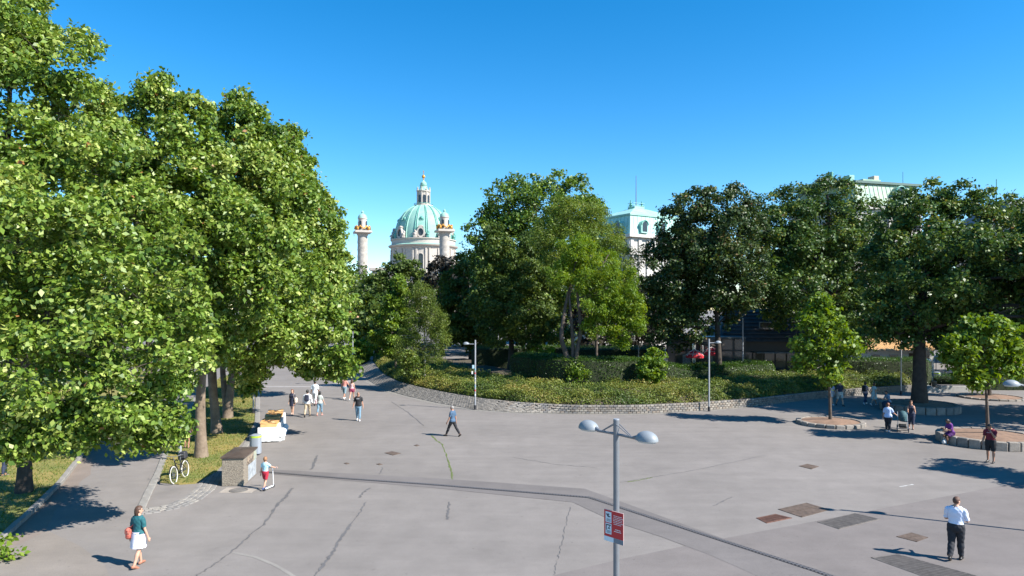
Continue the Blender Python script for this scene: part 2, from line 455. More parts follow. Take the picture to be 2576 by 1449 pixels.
def grass(name, label, P, n, z, size=0.09):
    lo = np.min([(p[0], p[1]) for p in P], axis=0); hi = np.max([(p[0], p[1]) for p in P], axis=0)
    x = RNG.uniform(lo[0], hi[0], n * 3); y = RNG.uniform(lo[1], hi[1], n * 3)
    k = inpoly(x, y, P); x = x[k][:n]; y = y[k][:n]; m = len(x)
    a = RNG.uniform(0, 2 * PI, m); h = size * RNG.uniform(.5, 1.4, m); w = 0.02
    lean = RNG.normal(0, .5, (m, 2)) * h[:, None]
    V = np.zeros((m, 3, 3))
    V[:, 0] = np.c_[x - np.cos(a) * w, y - np.sin(a) * w, np.full(m, z)]
    V[:, 1] = np.c_[x + np.cos(a) * w, y + np.sin(a) * w, np.full(m, z)]
    V[:, 2] = np.c_[x + lean[:, 0], y + lean[:, 1], z + h]
    val = np.clip(0.45 + 0.3 * np.sin(x * 1.1 + np.sin(y * .7) * 2) + RNG.normal(0, .22, m), 0, 1)
    return tag(mesh_np(name, V.reshape(-1, 3), np.arange(m * 3), np.arange(m) * 3, GRASSM, attr=val), label, 'grass', kind='stuff')
grass('grass', 'short dry grass around the plane trunks and bicycle', lawnR_pts, 26000, 0.035, 0.07)
nearL = [p for p in lawnL_pts if p.y < 45]
grass('grass', 'short grass in the shade at the far left', [Vector((-15, 19.6, 0)), *PP((75, 1290), (150, 1215), (200, 1150), (250, 1080)), Vector((-36, 39, 0)), Vector((-30, 14, 0)), Vector((-16, 14, 0))], 24000, 0.05, 0.08)

def kerb_line(name, label, pts, w, h, seg, m, gap=0.015):
    o = bpy.data.objects.new(name, None); COL.objects.link(o); tag(o, label, kind='structure')
    L = [0.0]
    for i in range(len(pts) - 1): L.append(L[-1] + (pts[i + 1] - pts[i]).length)
    n = int(L[-1] / seg)
    me = MB().box((0, 0, 0), (seg - gap, w, h), bev=0.018).mesh('kerb_stone', m)
    rnd = random.Random(len(label))
    def pt(s):
        for i in range(len(pts) - 1):
            if s <= L[i + 1]: return pts[i].lerp(pts[i + 1], (s - L[i]) / (L[i + 1] - L[i]))
        return pts[-1]
    for k in range(n):
        a, b = pt(k * seg), pt((k + 1) * seg); c = (a + b) / 2; d = b - a
        s = link('kerb_stone', me, o)
        s.location = (c.x, c.y, h / 2 - 0.03 + rnd.uniform(-.008, .008)); s.rotation_euler = (rnd.uniform(-.02, .02), rnd.uniform(-.01, .01), math.atan2(d.y, d.x) + rnd.uniform(-.012, .012))
    return o
kerb_line('kerb', 'concrete kerb along the shady lawn at far left', [Vector((-14.4, 17.0, 0)), Vector((-14.95, 19.6, 0)), *PP((78, 1290), (153, 1215), (203, 1150), (253, 1080), (333, 1000))], 0.2, 0.17, 1.0, CONC)
kerb_line('kerb', 'flat pale kerb stones beside the bicycle lawn', PP((352, 1284), (372, 1240), (398, 1190), (420, 1132), (466, 1050), (497, 992)), 0.28, 0.07, 0.9, CONC)
kerb_line('kerb', 'flat kerb between grass strip and asphalt square', PP((600, 1150), (630, 1098), (647, 1060), (648, 1010), (647, 975), (660, 945)), 0.3, 0.07, 0.8, CONC)
ribbon('path_edge', [Vector((-14.1, 17.5, 0)), Vector((-14.5, 19.6, 0)), *PP((100, 1290), (172, 1215), (220, 1150), (268, 1080), (345, 1000))], 0.8, 0.004, ASPH_P, ground, sub=4, jitter=0.08)
# curved band of setts
band = bpy.data.objects.new('sett_band', None); COL.objects.link(band); tag(band, 'curved band of worn stone setts beside the concrete box', kind='structure')
arc = PP((352, 1287), (400, 1281), (440, 1272), (480, 1256), (512, 1232), (532, 1205), (548, 1178))
sett = [MB().box((0, 0, 0), (0.235, 0.18, 0.05), bev=0.014).mesh('sett', mat('sett grey %d' % i, c, 0.88, var=0.2, vscale=3, bump=.3)) for i, c in enumerate([(0.215, .20, .185), (.18, .17, .16), (.245, .225, .20)])]
rnd = random.Random(4)
for r_ in range(4):
    acc = 0
    for i in range(len(arc) - 1):
        a, b = arc[i], arc[i + 1]; d = b - a; t = d.normalized(); nn = Vector((-t.y, t.x, 0)); s = (0.125 if r_ % 2 else 0) if i == 0 else acc
        while s < d.length:
            p = a + t * s + nn * (r_ * 0.195 - 0.3)
            o = link('sett', rnd.choice(sett), band); o.location = (p.x, p.y, -0.012 + rnd.uniform(0, .010)); o.rotation_euler = (rnd.uniform(-.03, .03), rnd.uniform(-.03, .03), math.atan2(t.y, t.x) + rnd.uniform(-.05, .05))
            s += 0.25
        acc = s - d.length
# ------------------------------------------------------------------ raised planting bed with granite edge
FRONT = PP((905, 917), (912, 932), (925, 955), (960, 977), (1020, 995), (1100, 1013), (1195, 1030), (1300, 1037), (1450, 1040), (1600, 1040), (1750, 1033), (1900, 1021), (2050, 1003), (2180, 992), (2300, 984))
def resample(pts, step):
    L = [0.0]
    for i in range(len(pts) - 1): L.append(L[-1] + (pts[i + 1] - pts[i]).length)
    n = int(L[-1] / step); out = []
    # Catmull-like smoothing: sample the polyline, then average
    for k in range(n + 1):
        s = L[-1] * k / n
        for i in range(len(pts) - 1):
            if s <= L[i + 1] + 1e-9:
                out.append(pts[i].lerp(pts[i + 1], (s - L[i]) / (L[i + 1] - L[i] + 1e-12))); break
    for _ in range(3):
        out = [out[0]] + [(out[i - 1] + out[i] * 2 + out[i + 1]) / 4 for i in range(1, len(out) - 1)] + [out[-1]]
    return out
FR = resample(FRONT, 0.7)
def normal_at(P, i):
    t = P[min(i + 1, len(P) - 1)] - P[max(i - 1, 0)]; t.z = 0; t.normalize(); return Vector((-t.y, t.x, 0))
NRM = [normal_at(FR, i) for i in range(len(FR))]
for _ in range(4):
    NRM = [NRM[0]] + [(NRM[i - 1] + NRM[i] * 2 + NRM[i + 1]).normalized() for i in range(1, len(NRM) - 1)] + [NRM[-1]]
def slope_w(x):   # width of the sloping sett apron: wide at left, none where the wall is upright
    return 1.35 * max(0.0, min(1.0, (4.0 - x) / 6.0)) + 0.0
def wall_h(x): return 0.55
def hash2(x, y): return math.sin(x * 1.3 + 1.7 * math.sin(y * .9)) * .5 + math.sin(y * 1.9 + x * .6) * .3 + math.sin(x * 3.1 - y * 2.3) * .2
PROF = [(0.0, 0.55), (0.35, 0.78), (0.9, 0.98), (1.6, 1.1), (2.6, 1.16), (3.8, 1.18), (5.2, 1.18), (7.0, 1.15), (9.5, 1.12), (12.0, 1.0), (13.5, 0.3), (14.2, -0.1)]
gridV = []; 
for i, p in enumerate(FR):
    s = slope_w(p.x) + 0.2
    k = min(1.0, (p - FR[0]).length / 9.0)
    for j, (d, z) in enumerate(PROF):
        q = p + NRM[i] * (s + d * (0.35 + .65 * k) * 1.0)
        zz = z * (0.6 + .4 * k) if j else z
        if 0 < j < 10: zz += 0.24 * hash2(q.x * .8, q.y * .8)
        gridV.append((q.x, q.y, zz))
m_ = len(PROF)
mbed = MB(); mbed.v = gridV
mbed.f = [(i * m_ + j, (i + 1) * m_ + j, (i + 1) * m_ + j + 1, i * m_ + j + 1) for i in range(len(FR) - 1) for j in range(m_ - 1)]
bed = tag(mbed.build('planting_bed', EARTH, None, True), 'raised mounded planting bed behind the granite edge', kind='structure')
MORT = mat('sett mortar', (0.14, 0.128, 0.112), 0.95, var=0.25, vscale=2)
# backing wall under the setts, and sloping apron at left
wv = MB(); nF = len(FR)
for i, p in enumerate(FR):
    s = slope_w(p.x); n = NRM[i]
    a = p + n * 0.025; b = p + n * (s + 0.03); c = p + n * (s + 0.26)
    wv.v += [(a.x, a.y, -0.05), (b.x, b.y, 0.55), (c.x, c.y, 0.55)]
wv.f = [(i * 3 + j, (i + 1) * 3 + j, (i + 1) * 3 + j + 1, i * 3 + j + 1) for i in range(nF - 1) for j in range(2)]
edge_wall = tag(wv.build('sett_wall', MORT), 'low curving granite sett wall holding the planting bed', 'wall')
setmesh = []
for i, c in enumerate([(0.24, .215, .185), (.185, .168, .147), (.29, .26, .22), (.215, .18, .148), (.165, .155, .147)]):
    setmesh.append(MB().box((0, 0, 0), (0.262, 0.09, 0.125), bev=0.018).mesh('sett', mat('wall sett %d' % i, c, 0.88, var=0.22, vscale=4, bump=.4, bscale=18)))
cells = []
FRf = resample(FRONT, 0.28); NF = [normal_at(FRf, i) for i in range(len(FRf))]
for i in range(1, len(FRf) - 1):
    s = slope_w(FRf[i].x); L_ = math.hypot(s, 0.56); nrow = max(4, int(round(L_ / 0.14)))
    for r_ in range(nrow):
        f = (r_ + .5) / nrow
        off = 0.14 if r_ % 2 else 0
        t = FRf[i + 1] - FRf[i]
        p = FRf[i] + t.normalized() * off + NF[i] * (s * f - 0.0)
        cells.append((p, 0.56 * f - 0.005, math.atan2(t.y, t.x), math.atan2(s, 0.56), (p - Vector((0, 0, 0))).length))
cells = [c for c in cells if -20 < c[0].x < 31]
cells.sort(key=lambda c: abs(c[0].x - 8.5))
rnd = random.Random(9)
rest = MB(); restc = 0
bx = MB().box((0, 0, 0), (0.262, 0.09, 0.125), bev=0.018)
for k, (p, z, rz, tilt, d) in enumerate(cells):
    M = Matrix.Translation((p.x, p.y, z)) @ Matrix.Rotation(rz, 4, 'Z') @ Matrix.Rotation(-tilt, 4, 'X') @ Matrix.Rotation(rnd.uniform(-.03, .03), 4, 'Y') @ Matrix.Translation((0, rnd.uniform(-.012, .012), 0))
    if k < 300:
        o = link('sett', rnd.choice(setmesh), edge_wall); o.matrix_local = M
    else:
        rest.add([M @ Vector(q) for q in bx.v], bx.f)
tag(rest.build('far_setts', mat('wall setts mixed', (.195, .176, .153), 0.88, var=0.35, vscale=3.3), edge_wall), kind='stuff')
ribbon('sett_gutter', [FR[i] - NRM[i] * 0.22 for i in range(0, len(FR), 2)], 0.55, 0.0045, mat('gutter setts', (.19, .175, .155), .9, var=.3, vscale=5), ground, jitter=0.04)

# ------------------------------------------------------------------ leaf scatter helpers
QUAD = np.array([[0, -.5, 0], [.36, 0, .10], [0, .62, 0], [-.36, 0, .10]])
SPEAR = np.array([[0, -.6, 0], [.17, 0, .05], [0, .7, 0], [-.17, 0, .05]])
PALM = np.array([[0, -.42, 0], [.56, -.18, .22], [.24, .08, .02], [0, .62, -.12], [-.24, .08, .02], [-.56, -.18, .22]])
TRI = np.array([[-.34, -.4, 0], [.36, -.3, .08], [0, .62, .04]])
def leaves_mesh(name, P, N, size, shape, m, parent=None, val=None):
    """P leaf centres, N leaf normals"""
    n = len(P)
    N = N / (np.linalg.norm(N, axis=1, keepdims=True) + 1e-9)
    A = RNG.normal(0, 1, (n, 3)); T = A - N * np.sum(A * N, axis=1, keepdims=True); T /= np.linalg.norm(T, axis=1, keepdims=True) + 1e-9
    B = np.cross(N, T)
    k = len(shape)
    S = size[:, None, None]
    V = P[:, None, :] + S * (shape[None, :, 0, None] * T[:, None, :] + shape[None, :, 1, None] * B[:, None, :] + shape[None, :, 2, None] * N[:, None, :])
    if val is None: val = np.clip(RNG.normal(.5, .22, n), 0, 1)
    return mesh_np(name, V.reshape(-1, 3), np.arange(n * k), np.arange(n) * k, m, parent, attr=val)
COVER = leafmat('ground cover leaves', [(0.0, (0.042, 0.082, 0.013)), (0.4, (0.11, 0.155, 0.021)), (0.78, (0.205, 0.215, 0.036)), (1.0, (0.29, 0.225, 0.06))], trans=0.25, rough=0.55)
HEDGE = leafmat('hedge leaves', [(0.0, (0.022, 0.055, 0.008)), (0.6, (0.052, 0.11, 0.013)), (1.0, (0.11, 0.18, 0.025))], trans=0.3, rough=0.4)
DARKCORE = mat('hedge core inner shade', (0.022, 0.03, 0.010), 0.95)  # near-black green stands in for the shade between hedge leaves
def scatter_cover():
    gv = np.array(gridV).reshape(len(FR), m_, 3)
    n = 190000
    i = RNG.integers(0, len(FR) - 1, n); jmax = 7
    j = RNG.integers(0, jmax, n); # bias to front
    u = RNG.random(n)[:, None]; v = RNG.random(n)[:, None]
    P = gv[i, j] * (1 - u) * (1 - v) + gv[i + 1, j] * u * (1 - v) + gv[i, j + 1] * (1 - u) * v + gv[i + 1, j + 1] * u * v
    e1 = gv[i + 1, j] - gv[i, j]; e2 = gv[i, j + 1] - gv[i, j]; Nn = np.cross(e1, e2); Nn /= np.linalg.norm(Nn, axis=1, keepdims=True) + 1e-9
    tuft = 0.5 + 0.5 * np.sin(P[:, 0] * 2.1 + 2 * np.sin(P[:, 1] * 1.7)) * np.sin(P[:, 1] * 2.6 + np.sin(P[:, 0] * 1.1) * 2)
    h = RNG.random(n) ** 1.5 * (0.06 + 0.42 * tuft ** 1.3)
    P = P + Nn * h[:, None] * .5 + np.array([0, 0, 1]) * h[:, None] * .7
    front = (j == 0)
    P[front, 2] -= RNG.random(front.sum()) ** 2 * 0.25
    P[front] -= Nn[front] * 0; 
    N = Nn * .6 + RNG.normal(0, .6, (n, 3)) + np.array([0, 0, .5])
    patch = np.sin(P[:, 0] * .75 + 1.2 * np.sin(P[:, 1] * .8)) * .5 + np.sin(P[:, 0] * 1.9 + P[:, 1] * 1.3) * .3
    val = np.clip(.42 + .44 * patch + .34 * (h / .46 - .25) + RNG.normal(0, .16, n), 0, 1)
    o = leaves_mesh('ground_cover', P, N, RNG.uniform(.075, .15, n), TRI, COVER, None, val)
    tag(o, 'olive and yellow green ground cover shrubs on the mound', 'ground cover', kind='stuff')
scatter_cover()
def hedge(label, path, width, z0, z1f, nleaf, seed=1, group=None, m=HEDGE, size=(.07, .13)):
    t = thing('hedge', label, 'hedge', (0, 0, 0), 0, group)
    P = resample(path, 0.6); nr = [normal_at(P, i) for i in range(len(P))]
    core = MB(); k = 8
    hw = width / 2
    for i, p in enumerate(P):
        e = 1.0 if 0 < i < len(P) - 1 else .6
        z1 = z1f(p.x) if callable(z1f) else z1f
        w = hw * e * (1 + .06 * hash2(p.x, p.y)); zt = z1 + 0.07 * hash2(p.x * .6, p.y) - (0 if e == 1 else .25)
        for (a, zz) in ((-1, z0), (-1.03, z0 + (zt - z0) * .5), (-.97, zt - .12), (-.8, zt), (.8, zt), (.97, zt - .12), (1.03, z0 + (zt - z0) * .5), (1, z0)):
            q = p + nr[i] * a * w; core.v.append((q.x, q.y, zz))
    core.f = [(i * k + j, (i + 1) * k + j, (i + 1) * k + (j + 1), i * k + (j + 1)) for i in range(len(P) - 1) for j in range(k - 1)]
    core.f += [tuple(range(k)), tuple((len(P) - 1) * k + j for j in range(k))[::-1]]
    gv = np.array(core.v).reshape(len(P), k, 3)
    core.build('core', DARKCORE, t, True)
    n = nleaf
    wts = np.array([.34, .36, .4, 3.4, .35, .25, .25]); wts /= wts.sum()  # few leaves on the sides, so the core's painted shade shows there
    i = RNG.integers(0, len(P) - 1, n); j = RNG.choice(k - 1, n, p=wts)
    u = RNG.random(n)[:, None]; v = RNG.random(n)[:, None]
    Q = gv[i, j] * (1 - u) * (1 - v) + gv[i + 1, j] * u * (1 - v) + gv[i, j + 1] * (1 - u) * v + gv[i + 1, j + 1] * u * v
    Nn = np.cross(gv[i + 1, j] - gv[i, j], gv[i, j + 1] - gv[i, j]); Nn /= np.linalg.norm(Nn, axis=1, keepdims=True) + 1e-9
    cen = gv.mean(axis=1)[i]; sgn = np.sign(np.sum(Nn * (Q - cen), axis=1, keepdims=True)); Nn *= sgn
    Q = Q + Nn * (RNG.random(n)[:, None] * .16 - .04); up = (j == 3)
    Q[up, 2] += RNG.random(up.sum()) ** 3 * .22
    leaves_mesh('foliage', Q, Nn * .3 + RNG.normal(0, .5, (n, 3)) + np.array([0, 0, .75]), RNG.uniform(size[0], size[1], n), TRI, m, t)
    return t
idx = [i for i, p in enumerate(FR) if p.x > -7.5]
def off(d, i0, i1): return [FR[i] + NRM[i] * (slope_w(FR[i].x) + d) for i in range(i0, i1, 4)]
i_mid = [i for i, p in enumerate(FR) if p.x > 27.0][0]
hedge('long clipped hedge along the top of the planting bed behind the ground cover', off(8.2, idx[0], i_mid), 2.4, 0.9, lambda x: 2.98 - .92 * min(1, max(0, (x - 9) / 5)), 60000)
hedge('shorter clipped hedge deeper in the park behind the long hedge', [Vector((-4, 70, 0)), Vector((4, 69, 0)), Vector((14, 68, 0))], 3.0, 0.0, 3.0, 12000)
hedge('hedge with sunlit top right of the thick dark trunk', [Vector((29, 62.0, 0)), Vector((33, 61, 0)), Vector((37.0, 61, 0))], 2.6, 0.0, 2.35, 9000)
hedge('low hedge across the path end behind the plane trees', [Vector((-48, 84, 0)), Vector((-36, 84, 0)), Vector((-27, 87, 0)), Vector((-21.0, 93, 0))], 3.5, 0.0, 1.6, 14000, size=(.14, .24))
hedge('low shrubs in the bed behind the concrete seats', [Vector((37.2, 60.0, 0)), Vector((41, 59, 0)), Vector((46, 59, 0))], 2.0, 0.0, 1.0, 5000)

# ------------------------------------------------------------------ tree pits with granite rings
def tree_pit(label, c, r, hgt, n, seed=0, soil=SOIL):
    t = thing('tree_pit', label, 'tree pit', (c.x, c.y, 0))
    rnd = random.Random(seed)
    seg = 2 * PI * r / n
    mes = [MB().box((0, 0, 0), (seg * 0.965, 0.30, hgt), bev=0.03).mesh('rim_stone', mat('rim stone %d' % i, cc, 0.88, var=0.25, vscale=3, bump=.5, bscale=14)) for i, cc in enumerate([(.215, .19, .165), (.175, .16, .145), (.25, .22, .19)])]
    for k in range(n):
        a = 2 * PI * k / n
        o = link('rim_stone', rnd.choice(mes), t)
        o.location = (r * math.cos(a), r * math.sin(a), hgt / 2 - .02 + rnd.uniform(-.012, .012)); o.rotation_euler = (0, rnd.uniform(-.02, .02), a + PI / 2 + rnd.uniform(-.015, .015))
    s = MB(); s.lathe([(r - .10, -.02), (r - .12, hgt - .07), (r * .6, hgt - .02), (r * .25, hgt + .04), (0.0, hgt + .06)], n=32)
    s.build('soil', soil, t, True)
    return t
PIT1 = g(2088, 1066); PIT2 = g(2484, 1113); PIT3 = g(2312, 1031); PIT4 = g(2492, 1000)
tree_pit('granite ring of the young tree left of the stroller', PIT1, 1.75, 0.24, 22, 1)
tree_pit('granite ring with the person in purple sitting on it', PIT2, 2.15, 0.46, 26, 2)
tree_pit('granite ring around the thick dark trunk', PIT3, 2.25, 0.50, 24, 3)
tree_pit('low ring at the back right with a slim trunk', PIT4, 2.1, 0.16, 24, 4)
PIT5 = Vector((24.5, 25.0, 0))
# ------------------------------------------------------------------ trees
BARK_P = mat('plane bark', (0.125, 0.090, 0.062), 0.9, var=0.0, vscale=3.0, bump=.9, bscale=9, col2=(0.235, 0.18, 0.13))
BARK_D = mat('dark bark', (0.055, 0.043, 0.034), 0.95, var=0.35, vscale=3, bump=.8, bscale=10)  # dark bark, colour deepened for the thick trunk standing in shade
BARK_L = mat('locust bark', (0.095, 0.072, 0.056), 0.95, var=0.3, vscale=3, bump=.8, bscale=10)
BARK_B = mat('birch bark', (0.52, 0.49, 0.43), 0.85, var=0.0, vscale=3.5, col2=(.30, .27, .22))
PLANE_L = leafmat('plane leaves', [(0.0, (0.034, 0.080, 0.011)), (0.35, (0.088, 0.162, 0.018)), (0.7, (0.185, 0.275, 0.036)), (0.985, (0.39, 0.45, 0.12)), (1.0, (0.32, 0.15, 0.05))], trans=0.30, rough=0.45, spec=0.45)
DARK_L = leafmat('chestnut leaves', [(0.0, (0.026, 0.060, 0.014)), (0.5, (0.062, 0.122, 0.022)), (0.9, (0.155, 0.215, 0.036)), (0.985, (0.22, 0.22, 0.04)), (1.0, (0.26, 0.14, 0.06))], trans=0.25, rough=0.48, spec=0.4)
CHEST_L = leafmat('browning chestnut leaves', [(0.0, (0.020, 0.044, 0.012)), (0.6, (0.048, 0.086, 0.018)), (0.9, (0.11, 0.135, 0.028)), (0.97, (0.16, 0.13, 0.05)), (1.0, (0.30, 0.18, 0.09))], trans=0.2, rough=0.48, spec=0.4)
MID_L = leafmat('mid green leaves', [(0.0, (0.035, 0.072, 0.014)), (0.6, (0.082, 0.130, 0.022)), (1.0, (0.165, 0.205, 0.035))], trans=0.3, rough=0.52, spec=.32)
BRIGHT_L = leafmat('young tree leaves', [(0.0, (0.065, 0.13, 0.014)), (0.6, (0.145, 0.235, 0.022)), (1.0, (0.26, 0.32, 0.04))], trans=0.38, rough=0.5, spec=.35)
LOCUST_L = leafmat('locust leaves', [(0.0, (0.072, 0.145, 0.014)), (0.6, (0.160, 0.255, 0.020)), (1.0, (0.29, 0.34, 0.03))], trans=0.42, rough=0.5, spec=.3)
OLIVE_L = leafmat('olive sparse leaves', [(0.0, (0.065, 0.115, 0.016)), (0.6, (0.14, 0.205, 0.028)), (1.0, (0.25, 0.27, 0.045))], trans=0.36, rough=0.5, spec=.3)
BIRCH_L = leafmat('birch leaves', [(0.0, (0.06, 0.105, 0.016)), (0.6, (0.125, 0.18, 0.03)), (1.0, (0.24, 0.26, 0.05))], trans=0.36, rough=0.5, spec=.3)
PURPLE_L = leafmat('dark purple leaves', [(0.0, (0.022, 0.022, 0.016)), (1.0, (0.055, 0.045, 0.03))], trans=0.1, rough=0.45)

def limb_path(a, b, rnd, n=6, sag=0.06, rise=0.15):
    L = (b - a).length; pts = []
    j1 = Vector((rnd.uniform(-1, 1), rnd.uniform(-1, 1), rnd.uniform(-.5, .5))) * L * sag
    j2 = Vector((rnd.uniform(-1, 1), rnd.uniform(-1, 1), rnd.uniform(-.5, .5))) * L * sag
    for i in range(n + 1):
        t = i / n
        p = a.lerp(b, t) + j1 * math.sin(t * PI) + j2 * math.sin(2 * t * PI) * .6
        p.z += rise * L * math.sin(t * PI) * (.4)
        pts.append(p)
    return pts
def tree(name, label, base, trunk_r, blobs, nleaf, size, shape, lm, bark, group=None, trunks=None, seed=1, clr=0.75, limbs=0.9, crown_z=None, shell=0.55, spread=1.0, droop=0.0, flare=1.35, vbias=0.0, cat='tree', dens=1.0, twigs=True):
    """blobs: (centre Vector, radius)"""
    rnd = random.Random(seed); rg = np.random.default_rng(seed * 77 + 5)
    t = thing(name, label, cat, base, 0, group)
    base = Vector(base)
    C = np.array([b[0] for b in blobs]) - np.array(base); Rr = np.array([b[1] for b in blobs])
    # every lobe carries smaller clumps, every clump a skin of leaf sprays
    SC_, SR_, SO_ = [], [], []
    for c_, R_ in zip(C, Rr):
        ns = int(np.clip(9 * (R_ / 1.4) ** 1.0 * dens, 7, 26))
        k_ = np.arange(ns) + .5; ph = np.arccos(1 - 2 * k_ / ns); th = PI * (1 + 5 ** .5) * k_ + rg.random() * 6
        dd = np.c_[np.cos(th) * np.sin(ph), np.sin(th) * np.sin(ph), np.cos(ph)] + rg.normal(0, .22, (ns, 3)); dd /= np.linalg.norm(dd, axis=1, keepdims=True)
        rr_ = R_ * rg.uniform(.22, .44, ns)
        SC_.append(c_ + dd * (R_ * rg.uniform(.58, .90, ns) - rr_ * .15)[:, None]); SR_.append(np.maximum(rr_, .3)); SO_.append(dd)
    SC_ = np.concatenate(SC_); SR_ = np.concatenate(SR_); SO_ = np.concatenate(SO_)
    kp = SC_[:, 2] + base.z > (crown_z if crown_z is not None else 1.9)
    if len(blobs) > 1:
        dist = np.linalg.norm(SC_[:, None, :] - C[None], axis=2) / Rr[None]
        kp &= ~((dist.min(axis=1) < .5) & (rg.random(len(SC_)) < .75))
    SC_, SR_, SO_ = SC_[kp], SR_[kp], SO_[kp]
    nclump = len(SC_); w_ = SR_ ** 2 * rg.uniform(.55, 1.3, nclump)
    per = 6; nspray = max(30, nleaf // per)
    bi = rg.choice(nclump, nspray, p=w_ / w_.sum())
    d = rg.normal(0, 1, (nspray, 3)); d /= np.linalg.norm(d, axis=1, keepdims=True)
    d = d + SO_[bi] * .55 + np.array([0, 0, .25]); d /= np.linalg.norm(d, axis=1, keepdims=True)
    rad = np.where(rg.random(nspray) < .2, rg.uniform(.1, .8, nspray), rg.uniform(.72, 1.12, nspray))
    S = SC_[bi] + d * (SR_[bi] * rad * spread)[:, None] * np.array([1, 1, .85])
    n = nspray * per
    ii = np.repeat(np.arange(nspray), per)
    o = rg.normal(0, 1, (n, 3)) * np.array([1, 1, .7])
    P = S[ii] + o * (clr * .26)
    if droop > 0: P[:, 2] -= droop * rg.random(n) ** 1.5 * clr * 2
    N = d[ii] * .45 + rg.normal(0, .55, (n, 3)) + np.array([0, 0, .35])
    clv = rg.normal(0, .10, nclump); sprayv = rg.normal(0, .09, nspray)
    val = np.clip(.48 + vbias + clv[bi][ii] + sprayv[ii] + rg.normal(0, .20, n), 0, .985)
    val[rg.random(n) < .003] = 1.0
    crown = leaves_mesh('crown', P, N, size * rg.uniform(.5, 1.4, n), shape, lm, t, val)
    crown['kind'] = 'stuff'
    # trunk and limbs
    mb = MB()
    if trunks is None:
        top = max(blobs, key=lambda b: b[0].z + b[1] * .3)[0]
        trunks = [[base, (base + Vector((0, 0, (top.z - base.z) * .35))), base.lerp(top, .65) * .6 + Vector((base.x, base.y, base.z + (top.z - base.z) * .65)) * .4, top]]
    forks = []
    for ti, tp in enumerate(trunks):
        tp = [Vector(p) - base for p in tp]
        P_ = []
        for i in range(len(tp) - 1):
            seg = 5
            for k in range(seg): P_.append(tp[i].lerp(tp[i + 1], k / seg))
        P_.append(tp[-1])
        for _ in range(2): P_ = [P_[0]] + [(P_[i - 1] + P_[i] * 2 + P_[i + 1]) / 4 for i in range(1, len(P_) - 1)] + [P_[-1]]
        m = len(P_) - 1
        rr = [trunk_r * (flare if i == 0 else (1 + (flare - 1) * .35 if i == 1 else 1)) * (1 - .80 * (i / m) ** 1.1) * (1 if ti == 0 else .8) for i in range(m + 1)]
        mb.tube(P_, rr, 12)
        forks += [(P_[i], rr[i]) for i in range(int(m * .35), m + 1)]
    if limbs > 0:
        for b, r_ in sorted(zip(C.tolist(), Rr.tolist()), key=lambda q: -q[1]):
            b = Vector(b)
            cand = [f for f in forks if f[0].z < b.z + .2 * r_] or forks
            f = min(cand, key=lambda q: (q[0] - b).length + max(0, q[0].z - b.z) * 2)
            if (f[0] - b).length < .4: continue
            pth = limb_path(f[0], b, rnd)
            r0 = f[1] * .62 * limbs
            mb.tube(pth, [max(.015, r0 * (1 - .75 * i / 6)) for i in range(7)], 7)
            forks += [(pth[4], r0 * .5)]
            if twigs:
                own = S[np.linalg.norm(S - np.array(b), axis=1) < r_ * 1.15]
                if len(own):
                    for q in own[rg.integers(0, len(own), min(9, 3 + int(r_ * 2)))]:
                        p2 = limb_path(pth[rnd.choice((3, 4, 5, 6))], Vector(q), rnd, 4, .08)
                        mb.tube(p2, [max(.010, r0 * .32 * (1 - .7 * i / 4)) for i in range(5)], 4)
    tr = mb.build('trunk', bark, t, True)
    return t
def BL(lst, jit=0.12, seed=0, thick=1.0):
    """survey list (x, y, distance, radius in survey units) -> lobes in metres"""
    rnd = random.Random(seed + 99); out = []
    for (x, y, d, r) in lst:
        rm = r * d / FPX
        out.append((at(x, y, d + rnd.uniform(-.5, .5) * rm * thick), rm))
    return out
GP = 'plane trees along the left path'
pb = g(60, 1240)
tree('plane_tree', 'nearest plane tree, its crown filling the upper left corner', pb, .24, BL([
    (95, 130, 24.5, 110), (-60, 60, 25, 180), (35, 260, 24, 170), (190, 300, 25, 120), (235, 255, 26.5, 65), (-90, 400, 23, 190), (110, 440, 23, 150),
    (250, 440, 24, 120), (50, 620, 22, 170), (220, 600, 22, 140), (350, 560, 23.5, 100), (-100, 700, 21, 180), (120, 780, 20.5, 140), (290, 740, 21, 130), (405, 690, 22, 110),
    (455, 790, 22, 80), (60, 930, 19.5, 110), (230, 900, 20, 110), (370, 880, 21, 100), (470, 900, 22, 62), (110, 1040, 19.5, 75), (10, 1080, 19, 70), (280, 1010, 20, 75), (400, 1005, 21, 60),
    (395, 1095, 21.5, 45), (180, 1100, 19.5, 45), (500, 850, 22.5, 45), (330, 1040, 20.5, 55), (-60, 950, 19, 120), (250, 1060, 20.5, 48), (330, 1090, 21, 40), (60, 1125, 19.5, 42), (150, 1060, 20, 55), (430, 1060, 21.5, 36)], seed=1), 112000, .162, QUAD, PLANE_L, BARK_D, GP, seed=11, clr=.62, vbias=.10, dens=.85,
    trunks=[[pb, pb + Vector((.1, 0, 3)), pb + Vector((.8, -1.2, 7)), pb + Vector((.4, -1.4, 12)), pb + Vector((0, -.6, 17))]])
pb = g(506, 1150)
